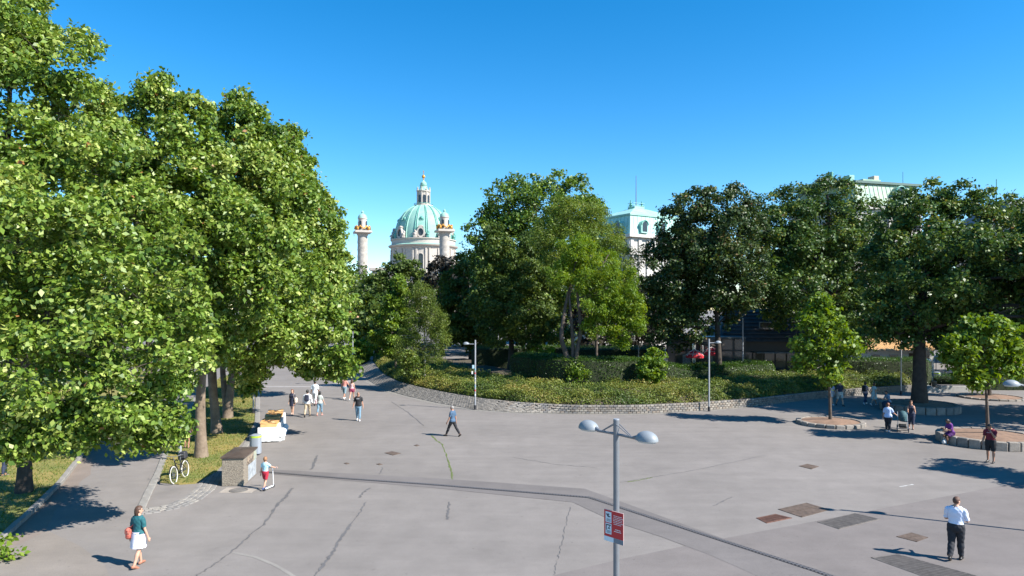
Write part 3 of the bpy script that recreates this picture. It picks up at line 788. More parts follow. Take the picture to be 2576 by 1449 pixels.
tree('plane_tree', 'plane tree with pale leaning trunk nearest the bicycle', pb, .25, BL([
    (400, 218, 31, 26), (385, 250, 31, 38), (425, 270, 31, 42), (330, 300, 31, 70), (490, 275, 31, 38), (465, 320, 31, 62), (395, 400, 30, 105), (290, 430, 31, 110), (490, 410, 31, 90), (440, 520, 29.5, 105), (530, 520, 30.5, 85),
    (360, 600, 30, 110), (500, 640, 29.5, 100), (560, 620, 30, 70), (460, 740, 29.5, 90), (555, 740, 30, 75), (520, 850, 30.5, 70), (420, 850, 31, 80), (560, 860, 31, 45), (620, 640, 28.8, 72), (675, 700, 28.8, 60), (640, 760, 28.8, 62), (690, 620, 29, 50), (600, 560, 29, 75), (595, 830, 29.5, 50), (450, 960, 29, 42)], seed=2), 84000, .185, QUAD, PLANE_L, BARK_P, GP, seed=12, clr=.68, vbias=.08,
    trunks=[[pb, pb + Vector((-.1, .1, 3)), pb + Vector((.25, 0, 6)), pb + Vector((-.6, -.2, 11)), pb + Vector((-2.2, -.8, 15))]])
pb = g(546, 1090)
tree('plane_tree', 'plane tree with second pale trunk, tallest tip right of centre of the row', pb, .26, BL([
    (608, 252, 37, 28), (598, 290, 37, 36), (545, 300, 37, 40), (640, 300, 37, 34), (560, 345, 37, 62), (620, 350, 37, 80), (680, 385, 37.5, 75), (560, 420, 37, 90), (650, 470, 37, 100), (720, 500, 37.5, 85), (600, 560, 36.5, 100), (700, 610, 36.5, 95),
    (640, 690, 34.5, 95), (730, 720, 35, 80), (590, 780, 35, 85), (680, 820, 34.5, 80), (620, 880, 36, 60), (610, 935, 36.5, 36), (560, 880, 34, 40)], seed=3), 64000, .205, QUAD, PLANE_L, BARK_P, GP, seed=13, clr=.75, vbias=.08,
    trunks=[[pb, pb + Vector((-.3, 0, 3)), pb + Vector((-.5, .2, 7)), pb + Vector((.8, 0, 12)), pb + Vector((1.4, -.6, 18))]])
pb = g(572, 1052)
tree('plane_tree', 'plane tree with forked third trunk and low boughs over the walkers', pb, .26, BL([
    (738, 340, 43, 28), (700, 345, 43, 28), (735, 385, 43, 42), (700, 400, 43.5, 60), (760, 420, 43, 40), (740, 480, 43, 75), (680, 520, 44, 80), (780, 560, 43, 70), (820, 580, 44, 55), (740, 620, 42, 85), (830, 660, 43, 60), (780, 720, 42, 80),
    (850, 740, 43, 50), (720, 780, 42, 75), (810, 820, 37, 65), (850, 870, 36.5, 42), (745, 870, 37, 55), (870, 920, 36.5, 26), (800, 900, 36.5, 35), (690, 880, 38, 45), (640, 930, 38, 26), (625, 975, 38, 18), (780, 930, 36.5, 16), (845, 935, 36.5, 20), (730, 800, 36, 60), (680, 770, 35, 60), (840, 760, 38, 50), (790, 770, 37, 60)], seed=4, jit=.1), 64000, .215, QUAD, PLANE_L, BARK_P, GP, seed=14, clr=.72, vbias=.06,
    trunks=[[pb, pb + Vector((.3, 0, 3)), pb + Vector((1.6, -.2, 7)), pb + Vector((2.6, -.5, 12)), pb + Vector((3.6, -.8, 16))], [pb, pb + Vector((-.5, .3, 3.5)), pb + Vector((-.3, .6, 8)), pb + Vector((1.5, 0, 13))]])
pb = Vector((-24.5, 56, 0))
tree('plane_tree', 'farthest plane tree of the row beside the left column', pb, .26, BL([
    (845, 548, 52, 26), (850, 590, 52, 26), (815, 620, 52, 46), (855, 650, 52, 30), (835, 700, 52, 46), (868, 690, 52, 18), (800, 760, 52, 56), (850, 790, 52, 36), (760, 700, 53, 70), (790, 850, 53, 45), (700, 820, 53, 70), (700, 700, 53, 80)], seed=5), 26000, .27, QUAD, PLANE_L, BARK_P, GP, seed=15, clr=.75, vbias=.05)
# deeper, darker trees that close the left side
for i, (x, y, r, zt) in enumerate([(-26, 41, 5.0, 12), (-36, 47, 6.0, 14), (-33, 62, 6, 14), (-47, 60, 7, 16), (-44, 95, 8, 17), (-60, 80, 9, 18), (-30, 108, 7, 14)]):
    lob = [(Vector((x + random.uniform(-.55, .55) * r, y + random.uniform(-.5, .5) * r, zt * random.uniform(.42, .95))), r * random.uniform(.45, .7)) for k in range(9)]
    tree('plane_tree', ['shaded plane tree deep behind the near trunk at left', 'broad shaded plane tree at the far left edge', 'plane tree in shade behind the third trunk', 'large dark plane tree farthest to the left',
        'dark tree beyond the low hedge at the left', 'tall dark tree in the left background', 'small dark tree behind the bright young tree'][i], (x, y, 0), .32, lob, 7000, .44, QUAD, MID_L, BARK_D, 'background trees at left', seed=30 + i, clr=1.0, twigs=False)

# park trees, centre
pb = Vector((3.0, 80, 0))
tree('plane_tree', 'tallest tree in the middle of the park with rounded crown', pb, .55, BL([
    (1330, 480, 78, 50), (1270, 490, 78, 45), (1400, 475, 78, 45), (1450, 480, 79, 42), (1360, 540, 77, 70), (1250, 560, 78, 55), (1460, 540, 79, 55), (1490, 520, 79, 30), (1210, 590, 78, 42), (1290, 600, 76, 70),
    (1400, 620, 77, 75), (1480, 610, 79, 45), (1200, 630, 78, 38), (1245, 660, 77, 60), (1330, 690, 77, 75), (1440, 700, 78, 70), (1260, 740, 78, 70), (1370, 770, 78, 65)], seed=6), 56000, .31, QUAD, PLANE_L, BARK_P, seed=21, clr=1.05, vbias=-.06)
pb = Vector((-.2, 66, 0.6))
tree('park_tree', 'broad mid green tree in front of the tallest tree', pb, .33, BL([
    (1250, 600, 65, 38), (1215, 650, 65, 42), (1290, 640, 65, 48), (1340, 610, 66, 42), (1250, 700, 64, 55), (1330, 700, 65, 58), (1380, 690, 66, 45), (1220, 760, 64, 48), (1290, 780, 63, 55), (1360, 780, 64, 50), (1390, 830, 64, 40), (1250, 830, 64, 45), (1320, 840, 64, 45)], seed=7), 40000, .23, QUAD, MID_L, BARK_D, seed=22, clr=.8,
    trunks=[[pb, pb + Vector((.2, 0, 3)), pb + Vector((-.3, 0, 7)), pb + Vector((-.8, 0, 12))], [pb + Vector((1.9, .5, 0)), pb + Vector((1.9, .5, 3)), pb + Vector((1.7, .3, 8)), pb + Vector((2.2, 0, 13))]])
lb = g(1440, 962, 1.25)
tree('locust_tree', 'feathery yellow green locust with three twisted stems on the mound', lb, .24, BL([
    (1440, 640, 54, 40), (1490, 640, 54, 36), (1530, 660, 54, 30), (1405, 690, 53, 30), (1470, 700, 53, 38), (1530, 720, 53, 38), (1570, 740, 53, 34), (1580, 790, 52.5, 30), (1540, 800, 52.5, 34), (1500, 770, 52.5, 30), (1560, 840, 52.5, 28), (1595, 760, 52.5, 20), (1460, 615, 54, 28), (1520, 680, 53, 36), (1575, 700, 53, 30), (1600, 810, 52.5, 18), (1490, 820, 52.3, 24), (1545, 760, 52, 32)], seed=8), 46000, .18, SPEAR, LOCUST_L, BARK_L, seed=23, clr=.62, spread=1.25, droop=.28, limbs=.7,
    trunks=[[lb, g(1425, 905, 1.25).lerp(at(1428, 905, 53), 1), at(1410, 850, 53), at(1418, 790, 53.2), at(1432, 720, 53.5), at(1450, 650, 54)], [lb + Vector((.1, .1, 0)), at(1441, 900, 53), at(1440, 850, 53), at(1436, 790, 53), at(1430, 735, 53.3), at(1475, 660, 54)], [lb + Vector((.25, 0, 0)), at(1447, 900, 52.8), at(1462, 830, 52.8), at(1455, 770, 52.8), at(1450, 720, 53), at(1500, 690, 53), at(1530, 640, 53.5)]])
pb = at(1500, 900, 58); pb.z = .8
tree('locust_tree', 'sparse olive locust rising behind the twisted stems', pb, .14, BL([
    (1415, 520, 58, 30), (1390, 555, 58, 38), (1440, 530, 58, 42), (1490, 545, 58, 38), (1360, 590, 58, 34), (1430, 590, 58, 42), (1500, 600, 58, 40), (1540, 620, 58, 28), (1385, 640, 58, 30), (1570, 670, 58, 28), (1590, 700, 58, 26), (1610, 640, 60, 22), (1600, 760, 60, 30), (1625, 710, 62, 24), (1560, 620, 59, 26), (1640, 760, 62, 24), (1545, 580, 59, 20)], seed=9), 30000, .19, SPEAR, OLIVE_L, BARK_L, seed=24, clr=.7, spread=1.3, droop=.25, limbs=.8)
# left of centre
def simple(name, label, base, r, zs, n, size, shape, lm, bark, seed, nl=10, low=.3, group=None, **kw):
    rnd = random.Random(seed); b = Vector(base); lob = []
    for k in range(nl):
        a = rnd.uniform(0, 2 * PI); f = rnd.random(); zz = zs * (low + (1 - low) * (k + .5) / nl)
        taper = math.sin(PI * (.25 + .68 * (k + .5) / nl)) ** .6
        rr = r * .62 * taper * rnd.uniform(.8, 1.15)
        rad = r * .5 * taper * rnd.uniform(.5, 1.1)
        lob.append((b + Vector((math.cos(a) * rad, math.sin(a) * rad, min(zz, zs - rr * .9))), rr))
    return tree(name, label, b, kw.pop('tr', .2), lob, n, size, shape, lm, bark, group, seed=seed, **kw)
tree('park_tree', 'dark rounded tree just below the church dome at left', Vector((-17.5, 108, 0)), .4, BL([(1010, 665, 106, 26), (975, 680, 106, 26), (1040, 680, 106, 28), (955, 715, 106, 30), (1010, 720, 105, 36), (1060, 720, 106, 30), (935, 760, 106, 32), (990, 780, 105, 38), (1050, 780, 105, 36), (930, 830, 106, 34), (1000, 850, 105, 40), (905, 790, 107, 28), (900, 850, 107, 30)], seed=10), 24000, .36, QUAD, MID_L, BARK_D, seed=25, clr=1.0)
tree('park_tree', 'dark purple leaved tree below the right column', Vector((-10.5, 102, 0)), .35, BL([(1105, 668, 101, 28), (1140, 665, 101, 28), (1165, 685, 101, 26), (1090, 705, 101, 26), (1130, 720, 101, 36), (1170, 740, 101, 32), (1100, 770, 101, 38), (1160, 800, 101, 38)], seed=11), 12000, .42, QUAD, PURPLE_L, BARK_D, seed=26, clr=1.0)
tree('park_tree', 'green tree with sunlit tip right of the purple one', Vector((-5.0, 84, 0)), .35, BL([(1165, 665, 83, 28), (1195, 665, 83, 26), (1140, 705, 83, 32), (1190, 720, 82, 40), (1130, 760, 83, 38), (1190, 790, 82, 42), (1150, 830, 82, 42), (1200, 850, 83, 36), (1120, 830, 83, 30)], seed=12), 22000, .32, QUAD, MID_L, BARK_D, seed=27, clr=.9, vbias=.05)
tree('young_tree', 'bright green slender tree left of the birch', at(995, 905, 66) * 1.0 - Vector((0, 0, at(995, 905, 66).z)), .12, BL([(1005, 718, 66, 16), (1015, 745, 66, 20), (985, 755, 66, 22), (1000, 790, 66, 30), (965, 800, 66, 24), (1030, 800, 66, 24), (985, 835, 66, 32), (1020, 850, 66, 28), (955, 850, 66, 22), (980, 880, 66, 26), (1000, 705, 66, 9)], seed=13), 17000, .22, QUAD, BRIGHT_L, BARK_L, seed=28, clr=.55)
bb = at(1068, 908, 58); bb.z = 1.2
tree('birch_tree', 'slim white stemmed birch with airy hanging foliage', bb, .075, BL([(1055, 725, 58, 16), (1040, 750, 58, 22), (1070, 745, 58, 22), (1085, 790, 58, 28), (1045, 800, 58, 28), (1110, 800, 58, 18), (1065, 840, 58, 34), (1025, 850, 58, 26), (1105, 840, 58, 24), (1040, 885, 58, 26), (1090, 880, 58, 28), (1015, 880, 58, 20)], seed=14), 24000, .14, SPEAR, BIRCH_L, BARK_B, seed=29, clr=.6, spread=1.3, droop=.5, limbs=.7, shell=.25,
    trunks=[[bb, at(1069, 860, 58), at(1066, 800, 58), at(1060, 755, 58), at(1056, 720, 58)], [bb, at(1072, 850, 58), at(1085, 790, 58), at(1098, 760, 58)]])
# dark wall of trees deep in the park
for i, (x, y, r, zt, lab) in enumerate([(-27, 120, 7, 13, 'dark tree at the end of the path behind the short lamp'), (-3, 105, 8, 15, 'dark tree filling the gap behind the mid green tree'), (8, 100, 8, 15, 'dark park tree behind the locust stems'),
        (13, 88, 6, 11, 'low dark tree right of the locust trunk'), (-9, 125, 8, 14, 'deep dark tree behind the birch'), (2, 118, 8, 14, 'deep dark tree in the park centre'), (-19, 92, 4.5, 9, 'dense low tree left of the birch')]):
    simple('park_tree', lab, (x, y, 0), r, zt, 7500, .52, QUAD, MID_L if i != 3 else PURPLE_L, BARK_D, 40 + i, nl=10, low=.18, group='dark trees deep in the park', clr=1.1, crown_z=.6, tr=.33, twigs=False)
# right
GR = 'big dark trees at right'
pb = at(1808, 920, 58); pb.z = .3
tree('chestnut_tree', 'dense dark chestnut with browning left edge', pb, .32, BL([
    (1740, 520, 58, 50), (1800, 510, 58, 48), (1860, 510, 58, 42), (1690, 560, 58, 45), (1770, 580, 57, 65), (1850, 580, 57, 60), (1670, 620, 58, 42), (1730, 650, 56.5, 60), (1820, 660, 56.5, 65), (1660, 690, 58, 42), (1700, 720, 57, 58), (1790, 740, 56.5, 60), (1860, 740, 57, 55), (1645, 760, 58, 36), (1680, 810, 57, 45), (1750, 820, 57, 50), (1640, 830, 58, 32), (1890, 660, 57.5, 50), (1820, 800, 58, 35), (1760, 640, 60, 80), (1800, 720, 60, 80), (1880, 560, 59, 42), (1900, 600, 60, 40), (1655, 870, 58, 26), (1700, 860, 59, 26), (1895, 535, 60, 36), (1640, 640, 59, 26), (1640, 720, 59, 30)], seed=15), 70000, .225, QUAD, CHEST_L, BARK_D, GR, seed=51, clr=.8,
    trunks=[[pb, at(1806, 870, 58), at(1802, 780, 58), at(1790, 650, 58)]])
pb = Vector((31.5, 66, 0))
tree('chestnut_tree', 'dark broad tree in the middle of the right group', pb, .45, BL([
    (1950, 520, 64, 50), (2010, 505, 64, 48), (2080, 490, 64, 45), (2130, 490, 64, 42), (1930, 570, 63, 55), (2000, 570, 62, 65), (2080, 560, 62, 65), (2160, 550, 63, 55), (1960, 640, 61, 65), (2050, 650, 60, 70), (2140, 640, 61, 65), (2190, 600, 62, 55), (1930, 700, 61, 60), (2010, 730, 60, 65), (2100, 740, 60, 65), (2180, 720, 61, 60), (1950, 770, 62, 50), (2150, 810, 61, 55), (2210, 800, 61, 55), (2060, 790, 61, 45), (1900, 560, 63, 38), (1905, 640, 62, 48), (1890, 740, 62, 42), (2000, 640, 65, 80), (2100, 640, 65, 80), (2220, 660, 63, 60), (1960, 800, 63, 36)], seed=16), 72000, .24, QUAD, DARK_L, BARK_D, GR, seed=52, clr=.9)
pb = Vector((PIT3.x, PIT3.y, .45))
tree('chestnut_tree', 'huge tree with the thick dark trunk in a granite ring', pb, .46, BL([
    (2290, 510, 50, 42), (2350, 500, 50, 42), (2410, 505, 49, 45), (2470, 510, 49, 45), (2530, 530, 49, 45), (2240, 560, 50, 50), (2320, 570, 49, 62), (2410, 575, 48, 65), (2500, 590, 48, 65), (2580, 600, 48, 60), (2230, 640, 49, 60), (2320, 660, 48, 70), (2420, 660, 47, 70), (2520, 680, 47, 70), (2600, 700, 47, 70),
    (2240, 730, 48, 60), (2330, 750, 47, 65), (2440, 750, 46, 60), (2540, 770, 46, 60), (2250, 810, 48, 45), (2340, 830, 48, 40), (2200, 700, 50, 45), (2600, 820, 46, 55), (2640, 640, 48, 60), (2480, 830, 48, 45), (2560, 860, 47, 40), (2640, 560, 44, 70), (2700, 700, 43, 80), (2650, 800, 42, 70), (2760, 620, 43, 80), (2780, 780, 42, 80), (2560, 640, 43, 60), (2460, 620, 43.5, 55), (2350, 620, 44, 50), (2280, 690, 44.5, 45), (2400, 720, 43, 50), (2180, 850, 53, 30), (2260, 840, 46, 42), (2340, 850, 46.5, 36), (2400, 830, 46, 42), (2210, 800, 47, 46), (2300, 790, 46, 48), (2380, 770, 45.5, 48), (2440, 860, 47, 30)], seed=17), 96000, .225, QUAD, DARK_L, BARK_D, GR, seed=53, clr=.85, vbias=.03, flare=1.25, crown_z=3.0)
for i, (x, y, r, zt, lab) in enumerate([(37, 86, 8, 13, 'dark tree behind the cafe roof'), (49, 84, 8, 14, 'dark tree behind the market kiosk'), (60, 66, 9, 17, 'dark tree at the right edge behind the lamp dome'), (22, 96, 5, 10, 'small dark tree in front of the green roofed building'), (46, 67, 5, 9, 'low dark tree behind the concrete seats')]):
    simple('park_tree', lab, (x, y, 0), r, zt, 7500, .48, QUAD, DARK_L, BARK_D, 60 + i, nl=10, low=.28, group='dark trees behind the cafe', clr=1.1, tr=.35, twigs=False, crown_z=3.2)
pb = Vector((38.5, 41.0, 0)); rnd_ = random.Random(5)
tree('chestnut_tree', 'big dark tree just outside the right edge', pb, .4, [(pb + Vector((rnd_.uniform(-4.2, 4.5), rnd_.uniform(-3.5, 3.5), rnd_.uniform(5.5, 12.5))), rnd_.uniform(1.9, 2.8)) for k in range(16)] + [(pb + Vector((-4.5, -1.5, 6.5)), 1.6), (pb + Vector((-4.0, 2, 8.5)), 2.0)], 20000, .38, QUAD, DARK_L, BARK_D, GR, seed=54, clr=.95, crown_z=3.2)
# young trees in the granite rings
def young(label, base, blobs, n, seed, lean):
    b = Vector((base.x, base.y, .2))
    zt = max(q[0].z for q in blobs)
    return tree('young_tree', label, b, .10, [(q[0], q[1] * .84) for q in blobs], int(n * .95), .22, QUAD, BRIGHT_L, BARK_L, 'young trees in granite rings', seed=seed, clr=.6, crown_z=2.2, spread=1.2,
                trunks=[[b, b + Vector((lean * .1, 0, 1.5)), b + Vector((lean * .4, 0, 3.0)), b + Vector((lean, 0, zt - .3))]], flare=1.2, limbs=.8)
d1 = PIT1.y
young('young bright tree in the ring left of the stroller', PIT1, BL([(2068, 775, d1, 26), (2045, 810, d1, 34), (2095, 815, d1, 34), (2070, 850, d1, 44), (2025, 865, d1, 36), (2120, 865, d1, 38), (2060, 900, d1, 40), (2105, 915, d1, 34), (2020, 910, d1, 26), (2145, 875, d1, 20), (2085, 945, d1, 22), (2060, 760, d1, 14)], seed=18), 6500, 71, -.3)
d2 = PIT2.y
young('young bright tree in the ring with the seated person in purple', PIT2, BL([(2440, 830, d2, 34), (2490, 825, d2, 36), (2410, 870, d2, 34), (2465, 880, d2, 44), (2525, 880, d2, 38), (2420, 915, d2, 34), (2480, 930, d2, 38), (2540, 920, d2, 32), (2395, 900, d2, 22), (2450, 955, d2, 20), (2520, 850, d2, 36)], seed=19), 7000, 72, -.3)
d4 = PIT4.y
tree('young_tree', 'slim tree in the low ring at the back right', Vector((PIT4.x - .2, PIT4.y, .1)), .19, BL([(2480, 800, d4, 40), (2540, 790, d4, 45), (2430, 830, d4, 38), (2510, 850, d4, 45), (2560, 840, d4, 40), (2440, 880, d4, 26), (2580, 895, d4, 30), (2540, 900, d4, 20)], seed=20), 9000, .25, QUAD, DARK_L, BARK_D, seed=73, clr=.7)
p5 = Vector((25.2, 26.3, 0))
tree_pit('granite ring just outside the right edge', p5, 2.0, 0.4, 24, 5)
lob5 = [(p5 + Vector((random.uniform(-1.5, 1.5), random.uniform(-1.5, 1.5), 3.0 + k * .4)), random.uniform(.7, 1.15)) for k in range(9)] + [(p5 + Vector((-1.6, .4, 3.4)), .9), (p5 + Vector((-2.3, .9, 3.0)), .6), (p5 + Vector((1.6, .2, 3.6)), .9)]
young('young bright tree just outside the right edge', p5, lob5, 7500, 74, .1)
# shrubs
def shrub(label, c, r, n, lm, seed, size=.16, name='shrub'):
    rnd = random.Random(seed); c = Vector(c)
    lob = [(c + Vector((rnd.uniform(-.5, .5) * r, rnd.uniform(-.5, .5) * r, r * (.35 + .9 * k / 6))), r * rnd.uniform(.35, .55)) for k in range(7)]
    return tree(name, label, c, .05, lob, n, size, QUAD, lm, BARK_L, None, seed=seed, clr=.35, crown_z=c.z, shell=.3, cat='shrub', limbs=.8)
sp = at(1632, 935, 51); sp.z = 1.2
shrub('bright broad leaved shrub standing out of the long hedge', sp, 1.5, 3600, BRIGHT_L, 81, .22)
shrub('pale shrub at the foot of the birch', (at(1035, 900, 57).x, 57, 1.2), 1.4, 3000, BIRCH_L, 82, .16)
shrub('bright bush left of the short lamp at the path end', (at(912, 905, 84).x, 84, 0), 2.0, 2600, BRIGHT_L, 83, .3)
shrub('yellow green shrub behind the long hedge near the park lamp', (at(1365, 900, 62).x, 62, 1.2), 1.5, 2500, LOCUST_L, 84, .2)
shrub('leafy low shrub by the litter bin at right', (at(2420, 945, 58).x, 58, 0), 1.0, 1500, BRIGHT_L, 85, .16)
shrub('ivy climbing the right stem of the twisted locust', lb + Vector((.28, -.25, -.2)), 1.2, 1800, BRIGHT_L, 86, .14, 'ivy')
shrub('small leafy sprig growing at the bottom left corner', g(18, 1408), .32, 160, BRIGHT_L, 87, .13)
# fallen leaves omitted
# ------------------------------------------------------------------ church with green dome and two columns
STONE = mat('pale church stone', (0.44, 0.395, 0.345), 0.85, var=0.10, vscale=0.6, bump=.2, bscale=6)
STONE2 = mat('column stone', (0.36, 0.325, 0.285), 0.9, var=0.16, vscale=1.2, bump=1.0, bscale=3.5)
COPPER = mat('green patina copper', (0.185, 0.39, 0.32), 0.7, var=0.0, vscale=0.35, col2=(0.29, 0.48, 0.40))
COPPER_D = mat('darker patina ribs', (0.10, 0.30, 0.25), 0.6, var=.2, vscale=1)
GOLD = mat('gilding', (0.55, 0.27, 0.05), 0.45, metal=0.4, var=.3, vscale=3)
GLASSD = mat('dark window glass', (0.03, 0.035, 0.04), 0.15)
CH = Vector((-42.0, 324, 0))
ch = thing('church', 'white baroque church with large green copper dome and lantern', 'church', CH)
# hidden body
MB().box((0, 6, 12), (44, 40, 24), bev=.5).build('nave_walls', STONE, ch)
MB().box((0, 6, 25.0), (45.5, 41.5, 1.6), bev=.3).build('cornice', STONE, ch)
# drum
MB().lathe([(15.0, 22), (15.0, 34.6), (15.3, 34.9), (15.3, 35.4)], n=48).build('drum', STONE, ch, True)
MB().lathe([(15.2, 35.4), (16.3, 35.9), (16.5, 36.4), (15.6, 36.5)], n=48).build('cornice', STONE, ch, True)
MB().lathe([(16.55, 36.42), (15.4, 36.9), (15.1, 36.9)], n=48).build('cornice_flashing', COPPER, ch)
MB().lathe([(15.0, 36.6), (15.0, 38.8), (15.5, 39.0), (15.5, 39.4), (14.4, 39.5), (13.4, 39.6)], n=48).build('attic', STONE, ch, True)
dome_prof = [(13.4, 39.5), (13.35, 41.8), (13.0, 44.2), (12.2, 47.0), (10.9, 49.8), (9.0, 52.4), (6.8, 54.3), (4.4, 55.6), (4.2, 55.9)]
def dome_r(z):
    for (r0, z0), (r1, z1) in zip(dome_prof, dome_prof[1:]):
        if z0 <= z <= z1: return r0 + (r1 - r0) * (z - z0) / (z1 - z0)
    return 4.2
dm = MB().lathe(dome_prof, n=64).build('dome', COPPER, ch, True)
for k in range(16):
    a = 2 * PI * (k + .5) / 16 + .06
    for s in (-1, 1):
        aa = a + s * 0.035
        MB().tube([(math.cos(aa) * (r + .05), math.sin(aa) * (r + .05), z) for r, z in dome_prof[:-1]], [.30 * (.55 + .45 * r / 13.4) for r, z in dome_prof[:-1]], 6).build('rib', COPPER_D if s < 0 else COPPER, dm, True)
camdir = math.atan2(-CH.y, -CH.x)
for k in range(8):
    a = 2 * PI * k / 8 + .06 - .02
    if math.cos(a - camdir) < -.35: continue
    c, s_ = math.cos(a), math.sin(a)
    M = Matrix.Translation((c * 13.6, s_ * 13.6, 41.9)) @ Matrix.Rotation(a - PI / 2, 4, 'Z')
    w = bpy.data.objects.new('oval_window', None); COL.objects.link(w); w.parent = ch; w.matrix_local = M
    fr_ = MB(); N = 28
    for j in range(N):
        t0, t1 = 2 * PI * j / N, 2 * PI * (j + 1) / N
        def ring(t, k_): return (1.25 * k_ * math.cos(t), 1.7 * k_ * math.sin(t))
        for (ka, kb, ya, yb) in ((1.0, 1.45, .9, .9), (1.45, 1.45, .9, -.8), (1.0, 1.0, .2, .9)):
            A = ring(t0, ka); B = ring(t1, ka); Cc = ring(t1, kb); D = ring(t0, kb)
            fr_.quad((A[0], ya, A[1]), (B[0], ya, B[1]), (Cc[0], yb, Cc[1]), (D[0], yb, D[1]))
    fr_.box((0, .1, 2.55), (2.6, 1.5, .55), bev=.15); fr_.box((0, .1, 2.95), (1.4, 1.3, .5), bev=.15)
    fr_.box((-1.75, .1, -1.2), (.9, 1.5, 2.2), bev=.2); fr_.box((1.75, .1, -1.2), (.9, 1.5, 2.2), bev=.2)
    f_ = fr_.build('frame', STONE, w)
    MB().poly([(1.27 * math.cos(2 * PI * j / N), .35, 1.72 * math.sin(2 * PI * j / N)) for j in range(N)]).build('pane', GLASSD, w)
    # tall drum window below
    M2 = Matrix.Translation((c * 15.0, s_ * 15.0, 29)) @ Matrix.Rotation(a - PI / 2, 4, 'Z')
    w2 = bpy.data.objects.new('drum_window', None); COL.objects.link(w2); w2.parent = ch; w2.matrix_local = M2
    pts = [(-1.3, -4), (1.3, -4), (1.3, 2)] + [(1.3 * math.cos(t), 2 + 1.3 * math.sin(t)) for t in [PI * j / 10 for j in range(1, 10)]] + [(-1.3, 2)]
    MB().poly([(x, .25, z) for x, z in pts]).build('pane', GLASSD, w2)
    fm = MB()
    for j in range(len(pts)):
        (x0, z0), (x1, z1) = pts[j], pts[(j + 1) % len(pts)]
        fm.tube([(x0, .3, z0), (x1, .3, z1)], .28, 6)
    fm.build('frame', STONE, w2)
for k in range(16):
    a = 2 * PI * (k + .5) / 16 + .06
    for s in (-.055, .055):
        MB().box((math.cos(a + s) * 15.15, math.sin(a + s) * 15.15, 28.5), (.7, .85, 12.4), rz=a + s, bev=.1).build('pilaster', STONE, ch)
    if math.cos(a - camdir) > -.3:
        st = MB(); x, y = math.cos(a) * 14.8, math.sin(a) * 14.8
        st.box((x, y, 39.9), (1.3, 1.3, .9), bev=.1); st.ell((x, y, 41.0), (.75, .75, .9), 10, 6); st.ell((x + .3, y, 41.9), (.55, .5, .7), 10, 6); st.ell((x, y, 42.6), (.3, .3, .38), 8, 6)
        st.tube([(x, y, 41.6), (x - .8, y + .1, 41.3), (x - 1.1, y, 40.6)], [.3, .24, .15], 7); st.tube([(x, y, 41.7), (x + .9, y, 42.0)], [.28, .14], 7)
        st.build('attic_statue', STONE if k % 3 else COPPER_D, ch, True)
for k in range(8):
    a = 2 * PI * k / 8 + .06
    if math.cos(a - camdir) < -.2: continue
    z = 48.6; r = dome_r(z)
    d_ = MB(); d_.ell((math.cos(a) * r, math.sin(a) * r, z), (.95, .95, .95), 12, 8); d_.box((math.cos(a) * (r + .2), math.sin(a) * (r + .2), z - .7), (.9, 1.9, .5), rz=a)
    q = d_.build('dormer', COPPER_D, dm, True)
# lantern
MB().lathe([(4.2, 55.4), (4.5, 55.6), (4.5, 56.0), (3.3, 56.1)], n=32).build('lantern_base', STONE, ch, True)
rl = MB()
for z in (56.7,):
    rl.tube([(4.4 * math.cos(2 * PI * j / 24), 4.4 * math.sin(2 * PI * j / 24), z) for j in range(25)], .12, 6)
for j in range(16): rl.tube([(4.4 * math.cos(2 * PI * j / 16), 4.4 * math.sin(2 * PI * j / 16), 56), (4.4 * math.cos(2 * PI * j / 16), 4.4 * math.sin(2 * PI * j / 16), 56.75)], .08, 5)
rl.build('railing', COPPER_D, ch)
MB().lathe([(2.85, 56.0), (2.85, 62.2), (3.3, 62.4), (3.4, 62.9), (2.9, 63.0)], n=32).build('lantern', STONE, ch, True)
for k in range(8):
    a = 2 * PI * k / 8 + .25
    M2 = Matrix.Translation((math.cos(a) * 2.83, math.sin(a) * 2.83, 58.6)) @ Matrix.Rotation(a - PI / 2, 4, 'Z')
    pts = [(-.62, -1.7), (.62, -1.7), (.62, 1.6)] + [(.62 * math.cos(t), 1.6 + .62 * math.sin(t)) for t in [PI * j / 8 for j in range(1, 8)]] + [(-.62, 1.6)]
    o = MB().poly([(x, .12, z) for x, z in pts]).build('lantern_window', GLASSD, ch); o.matrix_local = M2
    a += PI / 8
    MB().box((math.cos(a) * 3.0, math.sin(a) * 3.0, 59.2), (.55, .6, 6.2), rz=a, bev=.1).build('lantern_pier', STONE, ch)
    MB().lathe([(.3, 62.9), (.35, 63.4), (.18, 63.8), (.3, 64.3), (0, 64.7)], c=(math.cos(a) * 3.1, math.sin(a) * 3.1, 0), n=10).build('finial', STONE, ch, True)
cap = MB().lathe([(2.9, 63.0), (2.0, 63.9), (1.6, 64.8), (1.7, 65.4), (1.9, 65.6), (1.5, 65.7), (1.55, 66.1), (1.5, 66.7), (1.0, 67.2), (.5, 67.6), (.3, 68.0)], n=28).build('lantern_cap', COPPER, ch, True)
MB().lathe([(.28, 67.9), (.35, 68.4), (.25, 68.9), (.75, 69.3), (.85, 69.8), (.6, 70.4), (.15, 70.7), (0, 70.8)], n=18).build('gilded_orb', GOLD, ch, True)
cr = MB(); cr.box((0, 0, 71.7), (.22, .22, 2.2)); cr.box((0, 0, 72.0), (1.0, .2, .2)); cr.build('cross', GOLD, ch)

